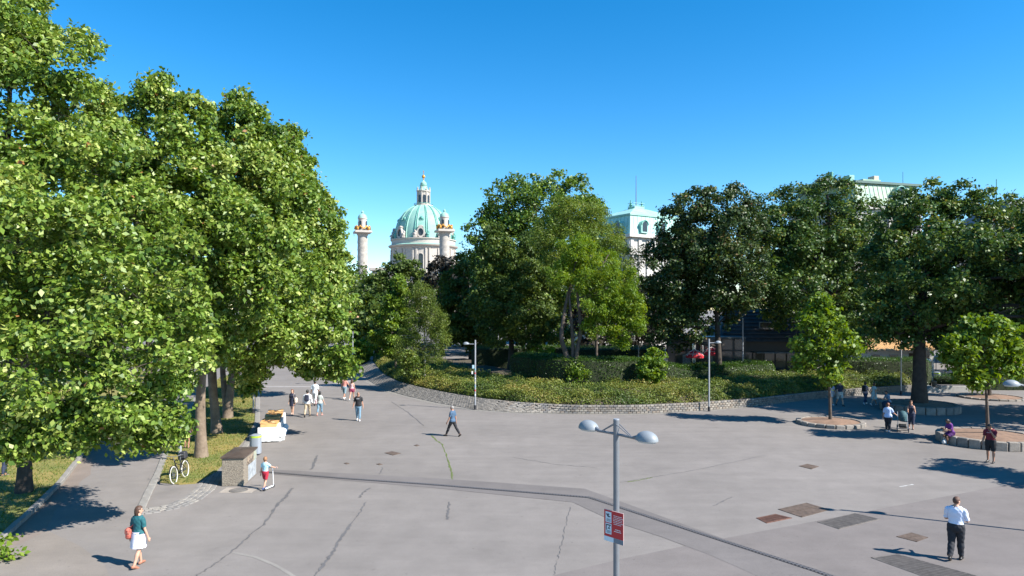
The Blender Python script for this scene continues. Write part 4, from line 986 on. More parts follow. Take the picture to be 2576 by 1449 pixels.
def column(label, X, Y):
    t = thing('triumphal_column', label, 'column', (X, Y, 0))
    MB().box((0, 0, 2), (6, 6, 4), bev=.3).build('pedestal', STONE2, t)
    MB().lathe([(2.9, 4), (3.0, 4.6), (2.45, 5.2), (2.25, 5.6)], n=28).build('base', STONE2, t, True)
    sh = MB(); n = 36; rows = 70; H0, H1 = 5.6, 37.6
    rows_ = []
    for i in range(rows + 1):
        z = H0 + (H1 - H0) * i / rows
        for k in range(n):
            a = 2 * PI * k / n; ph = (z / 2.75 - a / (2 * PI)) % 1.0
            r = 2.14 - .12 * (i / rows) + (.13 if ph < .12 else 0) + .07 * math.sin(a * 9 + z * 2.3) * math.sin(z * 4.1 + a * 5)
            sh.v.append((r * math.cos(a), r * math.sin(a), z))
    sh.f = [(i * n + k, i * n + (k + 1) % n, (i + 1) * n + (k + 1) % n, (i + 1) * n + k) for i in range(rows) for k in range(n)]
    sh.build('spiral_relief_shaft', STONE2, t, True)
    MB().lathe([(2.05, 37.5), (2.3, 37.8), (2.3, 38.1), (2.7, 38.3), (3.2, 38.6)], n=28).build('capital', STONE2, t, True)
    MB().box((0, 0, 39.0), (7.0, 7.0, .9), rz=.35, bev=.12).build('abacus', STONE, t)
    MB().lathe([(1.75, 39.4), (1.75, 44.3), (1.95, 44.5), (1.95, 44.8), (1.7, 44.9)], n=24).build('turret', STONE, t, True)
    for k in range(4):
        a = PI / 4 + k * PI / 2 + .15 + .35
        M2 = Matrix.Translation((math.cos(a) * 1.74, math.sin(a) * 1.74, 42.2)) @ Matrix.Rotation(a - PI / 2, 4, 'Z')
        pts = [(-.55, -2), (.55, -2), (.55, .9)] + [(.55 * math.cos(q), .9 + .55 * math.sin(q)) for q in [PI * j / 8 for j in range(1, 8)]] + [(-.55, .9)]
        o = MB().poly([(x, .1, z) for x, z in pts]).build('opening', GLASSD, t); o.matrix_local = M2
    MB().lathe([(1.95, 44.8), (1.85, 45.4), (1.5, 46.1), (.9, 46.6), (.45, 46.8), (.5, 47.1), (.6, 47.4), (.35, 47.8), (.08, 48.0), (.06, 48.5)], n=24).build('copper_cap', COPPER, t, True)
    for k in range(4):
        a = .35 + PI / 4 + k * PI / 2
        e = MB(); x, y = 3.2 * math.cos(a), 3.2 * math.sin(a)
        e.ell((x, y, 40.4), (.55, .55, .8), 10, 7); e.ell((x * 1.1, y * 1.1, 41.2), (.28, .28, .32), 8, 6)
        for s in (-1, 1):
            b = a + s * 1.9
            e.tube([(x, y, 40.5), (x + math.cos(b) * 1.1, y + math.sin(b) * 1.1, 41.3), (x + math.cos(b) * 1.9, y + math.sin(b) * 1.9, 40.5), (x + math.cos(b) * 2.6, y + math.sin(b) * 2.6, 40.1)], [.35, .42, .3, .15], 7)
        e.build('gilded_eagle', GOLD, t, True)
    return t
column('spiral relief stone column left of the green dome', -62.4, 285)
column('spiral relief stone column in front of the dome, right side', -27.8, 281)
far_b = thing('distant_house', 'pale low rooftop between left column and dark tree', 'building', (-57.5, 300, 0))
MB().box((0, 0, 9.0), (14, 10, 18)).build('wall', STONE, far_b); MB().box((0, 0, 18.4), (15, 11, .9)).build('cornice', STONE, far_b)

# ------------------------------------------------------------------ green roofed pavilion building (corner towards the square)
WALL = mat('pale facade plaster', (0.50, 0.475, 0.43), 0.85, var=.08, vscale=.5)
WALLS = mat('bluish white facade', (0.46, 0.45, 0.43), 0.85, var=.08, vscale=.5)
SHEETR = mat('pale green copper sheet', (0.26, 0.50, 0.43), 0.5, var=.0, vscale=.5, col2=(.36, .58, .51))
def frame_xy(o, u, v): return Matrix(((u.x, v.x, 0, o.x), (u.y, v.y, 0, o.y), (0, 0, 1, 0), (0, 0, 0, 1)))
cor = Vector((21.6, 125, 0)); u = Vector((7, 4.4, 0)).normalized(); v = Vector((-4.4, 7, 0)).normalized()
bl = thing('university_building', 'pale palace pavilion with light green mansard roof and flagpole', 'building')
bl.matrix_world = frame_xy(cor, u, v)
W_, D_ = 14.0, 12.0
def pbox(x0, x1, y0, y1, z0, z1): return MB().box(((x0 + x1) / 2, (y0 + y1) / 2, (z0 + z1) / 2), (x1 - x0, y1 - y0, z1 - z0))
pbox(0.6, W_, 0.6, D_, 0, 20.2).build('wall', WALL, bl)
pbox(0.1, W_ + .3, 0.1, D_ + .3, 17.0, 17.7).build('entablature', WALL, bl)
pbox(-.15, W_ + .5, -.15, D_ + .5, 20.2, 20.75).build('cornice', WALL, bl)
rf = MB()
b0 = [(0.1, 0.1), (W_, .1), (W_, D_), (.1, D_)]; b1 = [(.75, .75), (W_ - .6, .75), (W_ - .6, D_ - .6), (.75, D_ - .6)]
rf.v = [(x, y, 20.75) for x, y in b0] + [(x, y, 24.3) for x, y in b1]
rf.f = [(i, (i + 1) % 4, 4 + (i + 1) % 4, 4 + i) for i in range(4)]
mans = rf.build('mansard_roof', SHEETR, bl)
pbox(.55, W_ - .4, .55, D_ - .4, 24.3, 24.62).build('eave_band', COPPER, bl)
tp = MB(); tp.v = [(.6, .6, 24.63), (W_ - .45, .6, 24.63), (W_ - .45, D_ - .45, 24.63), (.6, D_ - .45, 24.63), (5.2, 4.6, 26.35), (8.4, 4.6, 26.35), (8.4, 7, 26.35), (5.2, 7, 26.35)]
tp.f = [(i, (i + 1) % 4, 4 + (i + 1) % 4, 4 + i) for i in range(4)] + [(4, 5, 6, 7)]
tp.build('top_roof', SHEETR, bl)
for x in range(1, 13):
    MB().tube([(x * 1.05 + .1, .1, 20.8), (x * 1.02 + .45, .74, 24.3)], .035, 5).build('roof_seam', COPPER, mans)
for y in range(1, 11):
    MB().tube([(.09, y * 1.05, 20.8), (.74, y * .98 + .35, 24.3)], .035, 5).build('roof_seam', COPPER, mans)
pl_ = MB(); pl_.box((6.8, 5.8, 26.6), (2.6, 2.0, .5), bev=.05); pl_.build('roof_platform', COPPER, bl)
MB().tube([(6.8, 5.8, 26.6), (6.8, 5.8, 33.0)], [.10, .05], 8).build('flagpole', mat('flagpole metal', (.12, .13, .15), .5), bl)
for (x, y) in ((5.4, 5.8), (8.3, 5.8)):
    MB().lathe([(.2, 26.4), (.16, 26.6), (.3, 26.9), (.34, 27.15), (.15, 27.35), (.22, 27.5), (.1, 27.8), (.14, 28.0), (0, 28.2)], c=(x, y, 0), n=12).build('roof_urn', COPPER_D, bl, True)
rr = MB()
for z in (27.0, 27.5): rr.tube([(5.4, 5, z), (8.3, 5, z), (8.3, 6.6, z), (5.4, 6.6, z), (5.4, 5, z)], .05, 5)
rr.build('roof_railing', COPPER, bl)
def dormer(parent, M, m1=SHEETR):
    d = bpy.data.objects.new('dormer', None); COL.objects.link(d); d.parent = parent; d.matrix_local = M
    mb = MB(); n = 10
    pts = [(-.85, 0), (-.85, 1.5)] + [(-.85 * math.cos(PI * k / n), 1.5 + .85 * math.sin(PI * k / n)) for k in range(1, n)] + [(.85, 1.5), (.85, 0)]
    k = len(pts)
    mb.v = [(x, -.55, z) for x, z in pts] + [(x, 1.6, z) for x, z in pts]
    mb.f = [(i, i + 1, k + i + 1, k + i) for i in range(k - 1)] + [tuple(range(k))]
    mb.build('housing', m1, d)
    MB().poly([(x * .68, -.58, .25 + z * .8) for x, z in pts]).build('pane', GLASSD, d)
    fr2 = MB()
    for i in range(1, k - 2): fr2.tube([(pts[i][0], -.6, pts[i][1]), (pts[i + 1][0], -.6, pts[i + 1][1])], .12, 5)
    fr2.build('hood', COPPER_D, d)
    return d
dormer(bl, Matrix.Translation((3.4, .25, 21.0))); dormer(bl, Matrix.Translation((8.0, .25, 21.0)))
dormer(bl, Matrix.Translation((.25, 3.0, 21.0)) @ Matrix.Rotation(-PI / 2, 4, 'Z')); dormer(bl, Matrix.Translation((.25, 7.8, 21.0)) @ Matrix.Rotation(-PI / 2, 4, 'Z'))
for s in (0, 1):
    for k in range(7):
        q = .9 + k * 2.0 if s == 0 else .9 + k * 1.8
        c = (q, .5, 10) if s == 0 else (.5, q, 10)
        MB().box(c, (.75, .3, 19.9) if s == 0 else (.3, .75, 19.9), bev=.03).build('pilaster', WALL, bl)
        if k < 6:
            for z in (4, 9.5):
                c2 = (q + 1.0, .52, z) if s == 0 else (.52, q + .9, z)
                wv_ = bpy.data.objects.new('window', None); COL.objects.link(wv_); wv_.parent = bl
                MB().box(c2, (1.0, .12, 2.3) if s == 0 else (.12, .8, 2.3)).build('pane', GLASSD, wv_)
                c3 = (c2[0], .48, z + 1.35) if s == 0 else (.48, c2[1], z + 1.35)
                MB().box(c3, (1.3, .22, .25) if s == 0 else (.22, 1.1, .25)).build('lintel', WALL, wv_)
# lower wing running to the left behind the trees
pbox(-4.0, 0.5, 3.0, 14.0, 0, 16.6).build('side_wing', WALLS, bl)

# second roof, upper right
a0 = at(2172, 449, 92); a1 = at(2332, 462, 95)
u2 = Vector((a1.x - a0.x, a1.y - a0.y, 0)).normalized(); v2 = Vector((-u2.y, u2.x, 0))
b2 = thing('mansard_house', 'large house with ribbed green mansard and chimneys above the right trees', 'building'); b2.matrix_world = frame_xy(Vector((a0.x, a0.y, 0)), u2, v2)
W2 = (Vector((a1.x, a1.y, 0)) - Vector((a0.x, a0.y, 0))).length; zt = a0.z
pbox(-.6, W2, .9, 14, 0, zt - 3.6).build('wall', WALL, b2)
pbox(-.9, W2 + .3, .5, 14.4, zt - 3.9, zt - 3.3).build('cornice', WALL, b2)
m2_ = MB(); m2_.v = [(-.7, .7, zt - 3.3), (W2, .7, zt - 3.3), (W2, 14, zt - 3.3), (-.7, 14, zt - 3.3), (0, 1.5, zt - .3), (W2 - .5, 1.5, zt - .3), (W2 - .5, 13, zt - .3), (0, 13, zt - .3)]
m2_.f = [(i, (i + 1) % 4, 4 + (i + 1) % 4, 4 + i) for i in range(4)] + [(4, 5, 6, 7)]
OXI = mat('weathered green roof', (0.20, 0.34, 0.26), .6, var=0, vscale=.7, col2=(.33, .40, .28))
m2o = m2_.build('mansard_roof', OXI, b2)
for k in range(1, 15):
    x = W2 * k / 15
    MB().tube([(x - .1, .69, zt - 3.3), (x, 1.49, zt - .3)], .05, 5).build('roof_seam', OXI, m2o)
pbox(-.25, W2 + .2, 1.15, 13.3, zt - .3, zt + .02).build('eave', mat('dark green gutter', (.09, .15, .13), .6), b2)
pbox(-2.6, .0, 4, 12, zt - .1, zt + .45).build('upper_terrace', OXI, b2)
for (x, y, w, h, m__) in ((1.2, 4, .9, 1.2, COPPER), (5.6, 5, 3.2, 1.0, OXI), (6.6, 5.2, .9, 1.6, mat('chimney plaster', (.48, .42, .34), .9)), (-1.5, 6, 1.8, .9, mat('vent grey', (.3, .3, .31), .6)), (-.3, 6, .3, 2.0, COPPER_D)):
    MB().box((x, y, zt + h / 2), (w, 1.2, h), bev=.04).build('roof_box', m__, b2)
MB().tube([(W2 - .1, 4, zt), (W2 - .1, 4, zt + 2.3)], .06, 6).build('mast', COPPER_D, b2)
dormer(b2, Matrix.Translation((W2 * .62, 1.0, zt - 3.0)), OXI)
for k in range(6):
    for z in (zt - 5.5, zt - 9.2):
        wv_ = MB().box((.6 + k * W2 / 6 + .4, .88, z), (.9, .12, 1.9)).build('window', GLASSD, b2)
a3 = at(2536, 545, 84)
b3 = thing('grey_roof_house', 'white house with dark grey standing seam roof at the right edge', 'building', (a3.x, a3.y, 0), R(-6))
zt3 = a3.z
MB().box((9, 6, (zt3 - 1) / 2), (18, 12, zt3 - 1)).build('wall', WALL, b3)
MB().box((9, 6, zt3 - .6), (18.8, 12.8, .7)).build('cornice', WALL, b3)
GREYR = mat('dark grey sheet roof', (.13, .135, .15), .5, var=.1)
r3 = MB().add([(-.3, -.3, zt3 - .2), (18.3, -.3, zt3 - .2), (18.3, 12.3, zt3 - .2), (-.3, 12.3, zt3 - .2), (1.8, 3, zt3 + 2.6), (16, 3, zt3 + 2.6), (16, 9, zt3 + 2.6), (1.8, 9, zt3 + 2.6)], [(0, 1, 5, 4), (1, 2, 6, 5), (2, 3, 7, 6), (3, 0, 4, 7), (4, 5, 6, 7)]).build('roof', GREYR, b3)
for k in range(1, 12): MB().tube([(k * 1.5, -.3, zt3 - .15), (1.8 + k * 1.2, 3, zt3 + 2.62)], .04, 5).build('roof_seam', GREYR, r3)
MB().tube([(.3, 3, zt3), (.3, 3, zt3 + 5.2)], .05, 6).build('mast', COPPER_D, b3)

# ------------------------------------------------------------------ dark cafe in the shade
SLATE = mat('dark slate roof', (.06, .054, .052), .6, var=.3, vscale=2)
CAFW = mat('anthracite facade', (.045, .042, .04), .5)
GLASSC = mat('cafe glass', (.09, .085, .075), .06, spec=.8)
cf0 = at(1690, 900, 64); 
cf = thing('cafe', 'low dark cafe with slate roof and glass front under the trees', 'building', (cf0.x, 64, 0), R(-3))
CW = 13.5
MB().box((CW / 2 + .5, 4.6, 1.9), (CW - 1, 7.0, 3.8)).build('wall', CAFW, cf)
rfc = MB().add([(4.2, .4, 3.85), (CW + .6, .4, 3.85), (CW + .6, 9, 3.85), (4.2, 9, 3.85), (6.4, 5, 6.9), (CW - .5, 5, 6.9)], [(0, 1, 5, 4), (1, 2, 5), (2, 3, 4, 5), (3, 0, 4), (0, 3, 2, 1)]).build('roof', SLATE, cf)
for k in range(9):   # slate courses
    f0 = k / 9; z = 3.9 + 3.0 * f0; y = .38 + 4.58 * f0
    MB().box((5.3 + 1.1 * f0 + (CW - 4.8 - .5 * f0) / 2 - .6, y - .02, z + .02), (CW - 4.6 - 2.6 * f0, .10, .05)).build('slate_course', SLATE, rfc)
sk = MB().box((9.4, 2.3, 5.35), (1.35, .12, .62)).build('skylight', mat('skylight frame', (.30, .33, .34), .4), cf); sk.rotation_euler = (0, 0, 0)
MB().box((9.4, 2.22, 5.35), (1.2, .06, .46)).build('skylight_pane', GLASSC, cf)
MB().box((3.1, -.2, 4.28), (6.6, 2.6, .16)).build('canopy', mat('canopy dark sheet', (.06, .075, .08), .4), cf)
for i in range(7):
    x = .05 + i * 1.05
    MB().box((x, -1.3, 2.1), (.1, .1, 4.2)).build('mullion', CAFW, cf)
    if i < 6:
        w = bpy.data.objects.new('glass_panel', None); COL.objects.link(w); w.parent = cf
        MB().box((x + .525, -1.28, 1.6), (.95, .03, 2.9)).build('pane', GLASSC, w)
        MB().box((x + .525, -1.28, 3.66), (.95, .03, .95)).build('top_pane', GLASSC, w)
        MB().box((x + .525, -1.29, 3.12), (.95, .09, .09)).build('transom', CAFW, w)
MB().box((1.1, -1.34, 2.2), (.75, .03, 1.2)).build('notice', mat('poster grey', (.35, .36, .36), .6, col2=(.14, .15, .16), vscale=6), cf)
for i in range(6):
    w = bpy.data.objects.new('window', None); COL.objects.link(w); w.parent = cf
    x = 7.2 + i * 1.05
    MB().box((x, 1.05, 1.7), (.9, .04, 2.2)).build('pane', GLASSC, w)
    MB().box((x, 1.02, 1.9), (.95, .06, .07)).build('bar', CAFW, w); MB().box((x + .5, 1.02, 1.7), (.07, .08, 2.3)).build('bar', CAFW, w)
MB().box((CW - 3.6, 0.3, 2.85), (4.4, 1.4, .1)).build('awning', mat('grey awning', (.12, .13, .14), .7), cf)
CHROME = mat('shiny duct metal', (.62, .62, .63), .22, metal=.9)
du = MB(); du.tube([(1.65, -1.75, .2), (1.65, -1.75, 3.6), (1.72, -1.72, 4.05), (2.0, -1.7, 4.3), (2.3, -1.68, 4.05), (2.38, -1.65, 3.6), (2.38, -1.6, 2.4)], .19, 12)
tag(du.build('ventilation_duct', CHROME, None, True), 'shiny bent metal duct in front of the cafe', 'duct')
bpy.data.objects['ventilation_duct'].matrix_world = Matrix.Translation((cf0.x, 64, 0)) @ Matrix.Rotation(R(-3), 4, 'Z')
RED = mat('red parasol cloth', (.50, .018, .028), .7); WHT = mat('white cloth', (.72, .71, .68), .8)
def parasol(label, p, r, ztop):
    t = thing('parasol', label, 'parasol', (p.x, p.y, 0), .3, 'red cafe parasols')
    n = 8; mb = MB()
    for k in range(n):
        a, b = 2 * PI * k / n, 2 * PI * (k + 1) / n
        mb.add([(0, 0, ztop), (r * .55 * math.cos(a), r * .55 * math.sin(a), ztop - .22), (r * .55 * math.cos(b), r * .55 * math.sin(b), ztop - .22), (r * math.cos(a), r * math.sin(a), ztop - .55), (r * math.cos(b), r * math.sin(b), ztop - .55),
                (r * math.cos(a), r * math.sin(a), ztop - .72), (r * math.cos(b), r * math.sin(b), ztop - .72)], [(0, 1, 2), (1, 3, 4, 2), (3, 5, 6, 4)])
    cn = mb.build('canopy', RED, t)
    for k in range(n):
        a = 2 * PI * k / n
        MB().tube([(0, 0, ztop + .012), (r * .55 * math.cos(a), r * .55 * math.sin(a), ztop - .205), (r * math.cos(a), r * math.sin(a), ztop - .535)], .018, 5).build('rib', WHT, cn)
        b = a + PI / n; R2 = r * .80 * math.cos(PI / n)
        o = MB().box((0, 0, 0), (.34, .10, .006)).build('white_print', WHT, cn)
        tilt = math.atan2(.33, .45 * r * math.cos(PI / n)); o.matrix_local = Matrix.Rotation(b, 4, 'Z') @ Matrix.Translation((R2, 0, ztop - .22 - .33 * (R2 / math.cos(PI / n) / r - .55) / .45 + .012)) @ Matrix.Rotation(PI / 2, 4, 'Z') @ Matrix.Rotation(-tilt, 4, 'X')
    MB().tube([(0, 0, 0), (0, 0, ztop)], .03, 8).build('pole', mat('parasol pole', (.5, .45, .4), .5), t)
    MB().lathe([(.35, 0), (.35, .08), (.06, .12)], n=16).build('base', CONC, t)
    return t
q = at(1747, 900, 58.5); parasol('larger red parasol with white print before the cafe', q, 1.0 * 23 / 30, at(1747, 878, 58.5).z)
q = at(1790, 892, 60.5); parasol('red parasol partly hidden behind the lamp pole', q, .8, at(1790, 872, 60.5).z)
# cafe terrace tables and chairs (dark shapes behind the hedge)
CHM = mat('dark metal chair', (.04, .04, .045), .5); TBL = mat('bistro table top', (.20, .20, .20), .4)
def bistro_table(label, p):
    t = thing('bistro_table', label, 'table', (p.x, p.y, 0), 0, 'cafe terrace tables')
    MB().lathe([(.35, .72), (.35, .75), (0, .75)], n=18).build('tabletop', TBL, t); MB().tube([(0, 0, 0), (0, 0, .72)], .03, 6).build('leg', CHM, t); MB().lathe([(.22, 0), (.2, .03), (.03, .05)], n=14).build('foot', CHM, t)
def bistro_chair(label, p, rz):
    t = thing('bistro_chair', label, 'chair', (p.x, p.y, 0), rz, 'cafe terrace chairs')
    MB().box((0, 0, .45), (.42, .42, .03), bev=.01).build('seat', CHM, t)
    MB().box((0, .2, .72), (.40, .03, .26), bev=.01).build('backrest', CHM, t)
    for (x, y) in ((-.18, -.18), (.18, -.18)): MB().tube([(x, y, 0), (x, y, .45)], .013, 5).build('leg', CHM, t)
    for x in (-.18, .18): MB().tube([(x, .19, 0), (x, .2, .85)], .013, 5).build('leg', CHM, t)
for i in range(4):
    c = Vector((cf0.x + 7.0 + i * 2.0, 61.3 + .3 * (i % 2), 0))
    bistro_table('%s bistro table from the left on the cafe terrace' % ['first', 'second', 'third', 'fourth'][i], c)
    bistro_chair('dark bistro chair left of the %s terrace table' % ['first', 'second', 'third', 'fourth'][i], c + Vector((-.65, 0, 0)), PI / 2)
    bistro_chair('dark bistro chair right of the %s terrace table' % ['first', 'second', 'third', 'fourth'][i], c + Vector((.65, 0, 0)), -PI / 2)
# market kiosk with tan corrugated roof
kk = at(2170, 900, 74); kio = thing('market_kiosk', 'white kiosk with tan corrugated roof behind the hedge', 'kiosk', (kk.x, 74, 0), R(-2))
KW = at(2350, 900, 74).x - kk.x
MB().box((KW / 2, 2.2, 1.25), (KW, 3.6, 2.5)).build('wall', mat('kiosk white panel', (.55, .54, .52), .7), kio)
co = MB(); n = 60
for i in range(n):
    x0 = -.3 + (KW + .6) * i / n; x1 = -.3 + (KW + .6) * (i + 1) / n; dz = .05 if i % 2 else 0
    co.quad((x0, -.3, 2.45 + dz), (x1, -.3, 2.45 + .05 - dz), (x1, 3.4, 3.6 + .05 - dz), (x0, 3.4, 3.6 + dz))
co.build('corrugated_roof', mat('tan corrugated sheet', (.50, .29, .12), .6, var=.15, vscale=1.5), kio)
MB().box((KW / 2, 3.5, 3.75), (KW + .6, .5, .12)).build('ridge', WHT, kio)
MB().box((KW * .72, .38, 1.05), (1.0, .08, 2.1)).build('door', mat('dark brown door', (.06, .03, .025), .6), kio)
for x in (.2, .45, .88):
    MB().box((KW * x, .38, 1.55), (.9, .06, .8)).build('window', GLASSC, kio)
aw = at(2375, 888, 70); awn = thing('red_awning', 'red awning right of the thick dark trunk', 'awning', (aw.x, 70, 0))
MB().add([(0, 0, aw.z), (2.4, 0, aw.z), (2.4, 1.6, aw.z + .45), (0, 1.6, aw.z + .45), (0, 0, aw.z - .2), (2.4, 0, aw.z - .2)], [(0, 1, 2, 3), (0, 4, 5, 1)]).build('cloth', RED, awn)
for x in (.1, 2.3): MB().tube([(x, .05, 0), (x, .05, aw.z)], .035, 6).build('post', CHM, awn)
for x in (.1, 2.3): MB().tube([(x, 1.55, 0), (x, 1.55, aw.z + .44)], .035, 6).build('post', CHM, awn)
# ------------------------------------------------------------------ lamps
LG = mat('lamp grey paint', (.185, .195, .21), .42, metal=.25, var=.06, vscale=3)
LG2 = mat('lamp pole silver', (.36, .37, .39), .45, metal=.3, var=.08, vscale=3)
DOMEM = mat('lamp dome paint', (.225, .25, .268), .5, var=.05, vscale=3)
LENS = mat('lamp lens', (.55, .55, .52), .3)
def lamp_dome(parent, c, d, L=.47, sc=1.0):
    """half-dome luminaire at the end of an arm; d = outward direction (unit)"""
    a = math.atan2(d.y, d.x)
    M = Matrix.Translation(c) @ Matrix.Rotation(a, 4, 'Z')
    mb = MB(); nu, nv = 20, 8
    for i in range(nv + 1):
        t = (PI / 2) * i / nv
        for k in range(nu):
            p = 2 * PI * k / nu
            x = math.cos(t) * math.cos(p); y = math.cos(t) * math.sin(p); z = math.sin(t)
            mb.v.append(tuple(M @ Vector((L * .5 * sc * (x + .04 * z), L * .37 * sc * y, L * .36 * sc * z))))
    mb.f = [(i * nu + k, i * nu + (k + 1) % nu, (i + 1) * nu + (k + 1) % nu, (i + 1) * nu + k) for i in range(nv) for k in range(nu)] + [tuple(range(nu))]
    hd = mb.build('lamp_head', DOMEM, parent, True)
    ln = MB()
    ln.lathe([(L * .44 * sc, 0), (L * .40 * sc, -.035 * sc), (0, -.05 * sc)], n=18, sy=.68); ln.v = [tuple(M @ Vector(p)) for p in ln.v]
    ln.build('lens', LENS, hd, True)
    nk = MB(); nk.tube([c - d * L * .68 * sc + Vector((0, 0, .0)), c - d * L * .42 * sc + Vector((0, 0, .03 * sc))], [.032 * sc, .045 * sc], 8); nk.build('neck', LG, parent, True)
def double_lamp(label, p, H, dl, dr, ll, lr, r=.058):
    t = thing('street_lamp', label, 'street lamp', (p[0], p[1], 0))
    MB().tube([(0, 0, 0), (0, 0, H)], r, 18).build('pole', LG, t, True)
    MB().lathe([(r * 1.0, H), (r * .96, H + .018), (0, H + .02)], n=18).build('cap', LG2, t)
    MB().lathe([(.13, 0), (.13, .25), (.075, .28)], n=18).build('base', LG, t)
    za = H - .27
    for d, L in ((dl, ll), (dr, lr)):
        d = Vector(d).normalized(); e = d * L
        MB().tube([(0, 0, za), (e.x * .98, e.y * .98, za - .01)], .026, 10).build('arm', LG, t, True)
        sd = Vector((-d.y, d.x, 0))
        for s in (-1, 1):
            MB().tube([sd * s * .045 + Vector((0, 0, H - .06)), d * L * .68 + sd * s * .02 + Vector((0, 0, za + .02))], .0085, 6).build('stay_rod', LG, t)
        lamp_dome(t, e + d * .24 + Vector((0, 0, za - .005)), d)
    return t
double_lamp('near double arm lamp post with two grey domes', (1.98, 12.96), 4.8, (-.60, .80, 0), (.60, -.80, 0), .52, .52)
double_lamp('double lamp at right edge, only its left dome in view', (16.35, 21.1), 4.8, (-.97, .25, 0), (.97, -.25, 0), .55, .55)
def single_lamp(label, base, H, side, r=.055, armL=.42, sc=.78, group='single dome park lamps', head=True, stickers=False, name='park_lamp'):
    t = thing(name, label, 'park lamp', tuple(base), 0, group)
    MB().tube([(0, 0, 0), (0, 0, H)], r, 12).build('pole', LG2, t, True)
    MB().lathe([(.09, 0), (.09, .3), (.06, .32)], n=14).build('base', mat('lamp base dark', (.03, .03, .035), .6), t)
    if head:
        d = Vector((side, 0, 0)); za = H - .28
        MB().tube([(0, 0, za), (side * armL, 0, za)], .024, 8).build('arm', LG2, t)
        lamp_dome(t, d * (armL + .2) + Vector((0, 0, za)), d, sc=sc * 1.15)
    if stickers:
        rs = random.Random(3)
        for k in range(7):
            z = 1.0 + k * .28 + rs.uniform(-.05, .05)
            MB().lathe([(r + .003, z), (r + .003, z + rs.uniform(.07, .15))], n=8, a0=-PI * .9, a1=-PI * .25).build('sticker', mat('sticker %d' % (k % 4), [(.7, .7, .7), (.5, .05, .05), (.15, .4, .5), (.6, .55, .3)][k % 4], .6), t)
    return t
b = g(1195, 1030); l_ = single_lamp('park lamp with stickers before the planting bed, dome to the left', b, 4.78, -1, stickers=True)
MB().box((-.13, -.03, 2.95), (.15, .02, .24)).build('notice', mat('pale blue notice', (.42, .60, .66), .6), l_); MB().box((-.2, -.03, 2.55), (.10, .02, .2)).build('notice', WHT, l_)
b = g(1783, 1034); single_lamp('park lamp before the planting bed at right, dome to the right', b, 4.9, 1)
single_lamp('park lamp deep in the park with dome to the left', (at(1253, 800, 76).x, 76, 0), 4.9, -1)
single_lamp('tall park lamp behind the hedge with dome to the right', (at(1322, 800, 68).x, 68, .6), 4.85, 1, armL=.5, r=.075)
single_lamp('park lamp behind the low plane boughs, dome to the left', (at(887, 800, 61).x, 61, 0), 4.9, -1, armL=.6)
b = g(2266, 992); single_lamp('park lamp in the shade left of the thick trunk', b, 4.95, 1, head=False)
single_lamp('thin lamp pole before the cafe roof', (at(1868, 800, 61).x, 61, 0), at(1868, 800, 61).z, 1, r=.05, head=False)
single_lamp('white thin lamp pole left of the cafe', (at(1606, 880, 63).x, 63, 0), at(1606, 870, 63).z, -1, r=.04, head=False)
b = g(453, 1160); l_ = single_lamp('lamp pole with white stickers behind the bicycle', b, 5.2, 1, stickers=True, r=.07)
MB().box((-.17, -.02, 2.0), (.2, .06, .28), bev=.01).build('control_box', mat('box grey', (.45, .46, .47), .5), l_)
b = g(637, 1040); l_ = single_lamp('slim pole with grey box behind the book stall', b, 4.6, 1, head=False, r=.05); MB().box((.1, -.02, 2.3), (.13, .1, .24), bev=.01).build('control_box', CHM, l_)
b = g(940, 911); single_lamp('short pole at the path end beside a small bin', b, 3.1, 1, head=False, r=.07)
# red notice board on the near lamp
sgn = thing('red_sign', 'red notice board with two white pictograms on the near lamp post', 'sign')
sd = Vector((.69, -.72, 0)).normalized(); sn = Vector((-sd.y * -1, 0, 0)); nrm = Vector((-.72, -.69, 0)).normalized()
Ms = Matrix(((sd.x, -nrm.x, 0, 1.98 + nrm.x * .075), (sd.y, -nrm.y, 0, 12.96 + nrm.y * .075), (0, 0, 1, 2.78), (0, 0, 0, 1)))
sgn.matrix_world = Ms
REDS = mat('sign red', (.50, .022, .028), .5); PALEB = mat('sign pale panel', (.62, .72, .76), .5); INK = mat('sign ink', (.015, .015, .03), .5); GREYS = mat('sign grey foot', (.16, .19, .22), .5)
SW, SH = .46, .60
MB().box((0, 0, 0), (SW, .012, SH), bev=.004).build('panel', mat('sign backing', (.6, .45, .42), .5), sgn)
MB().box((0, -.0065, .045), (SW - .012, .004, SH - .10)).build('red_field', REDS, sgn)
MB().box((-.115, -.0065, -.252), (.225, .004, .088)).build('pale_footer', PALEB, sgn)
MB().box((.115, -.0065, -.252), (.225, .004, .088)).build('grey_footer', GREYS, sgn)
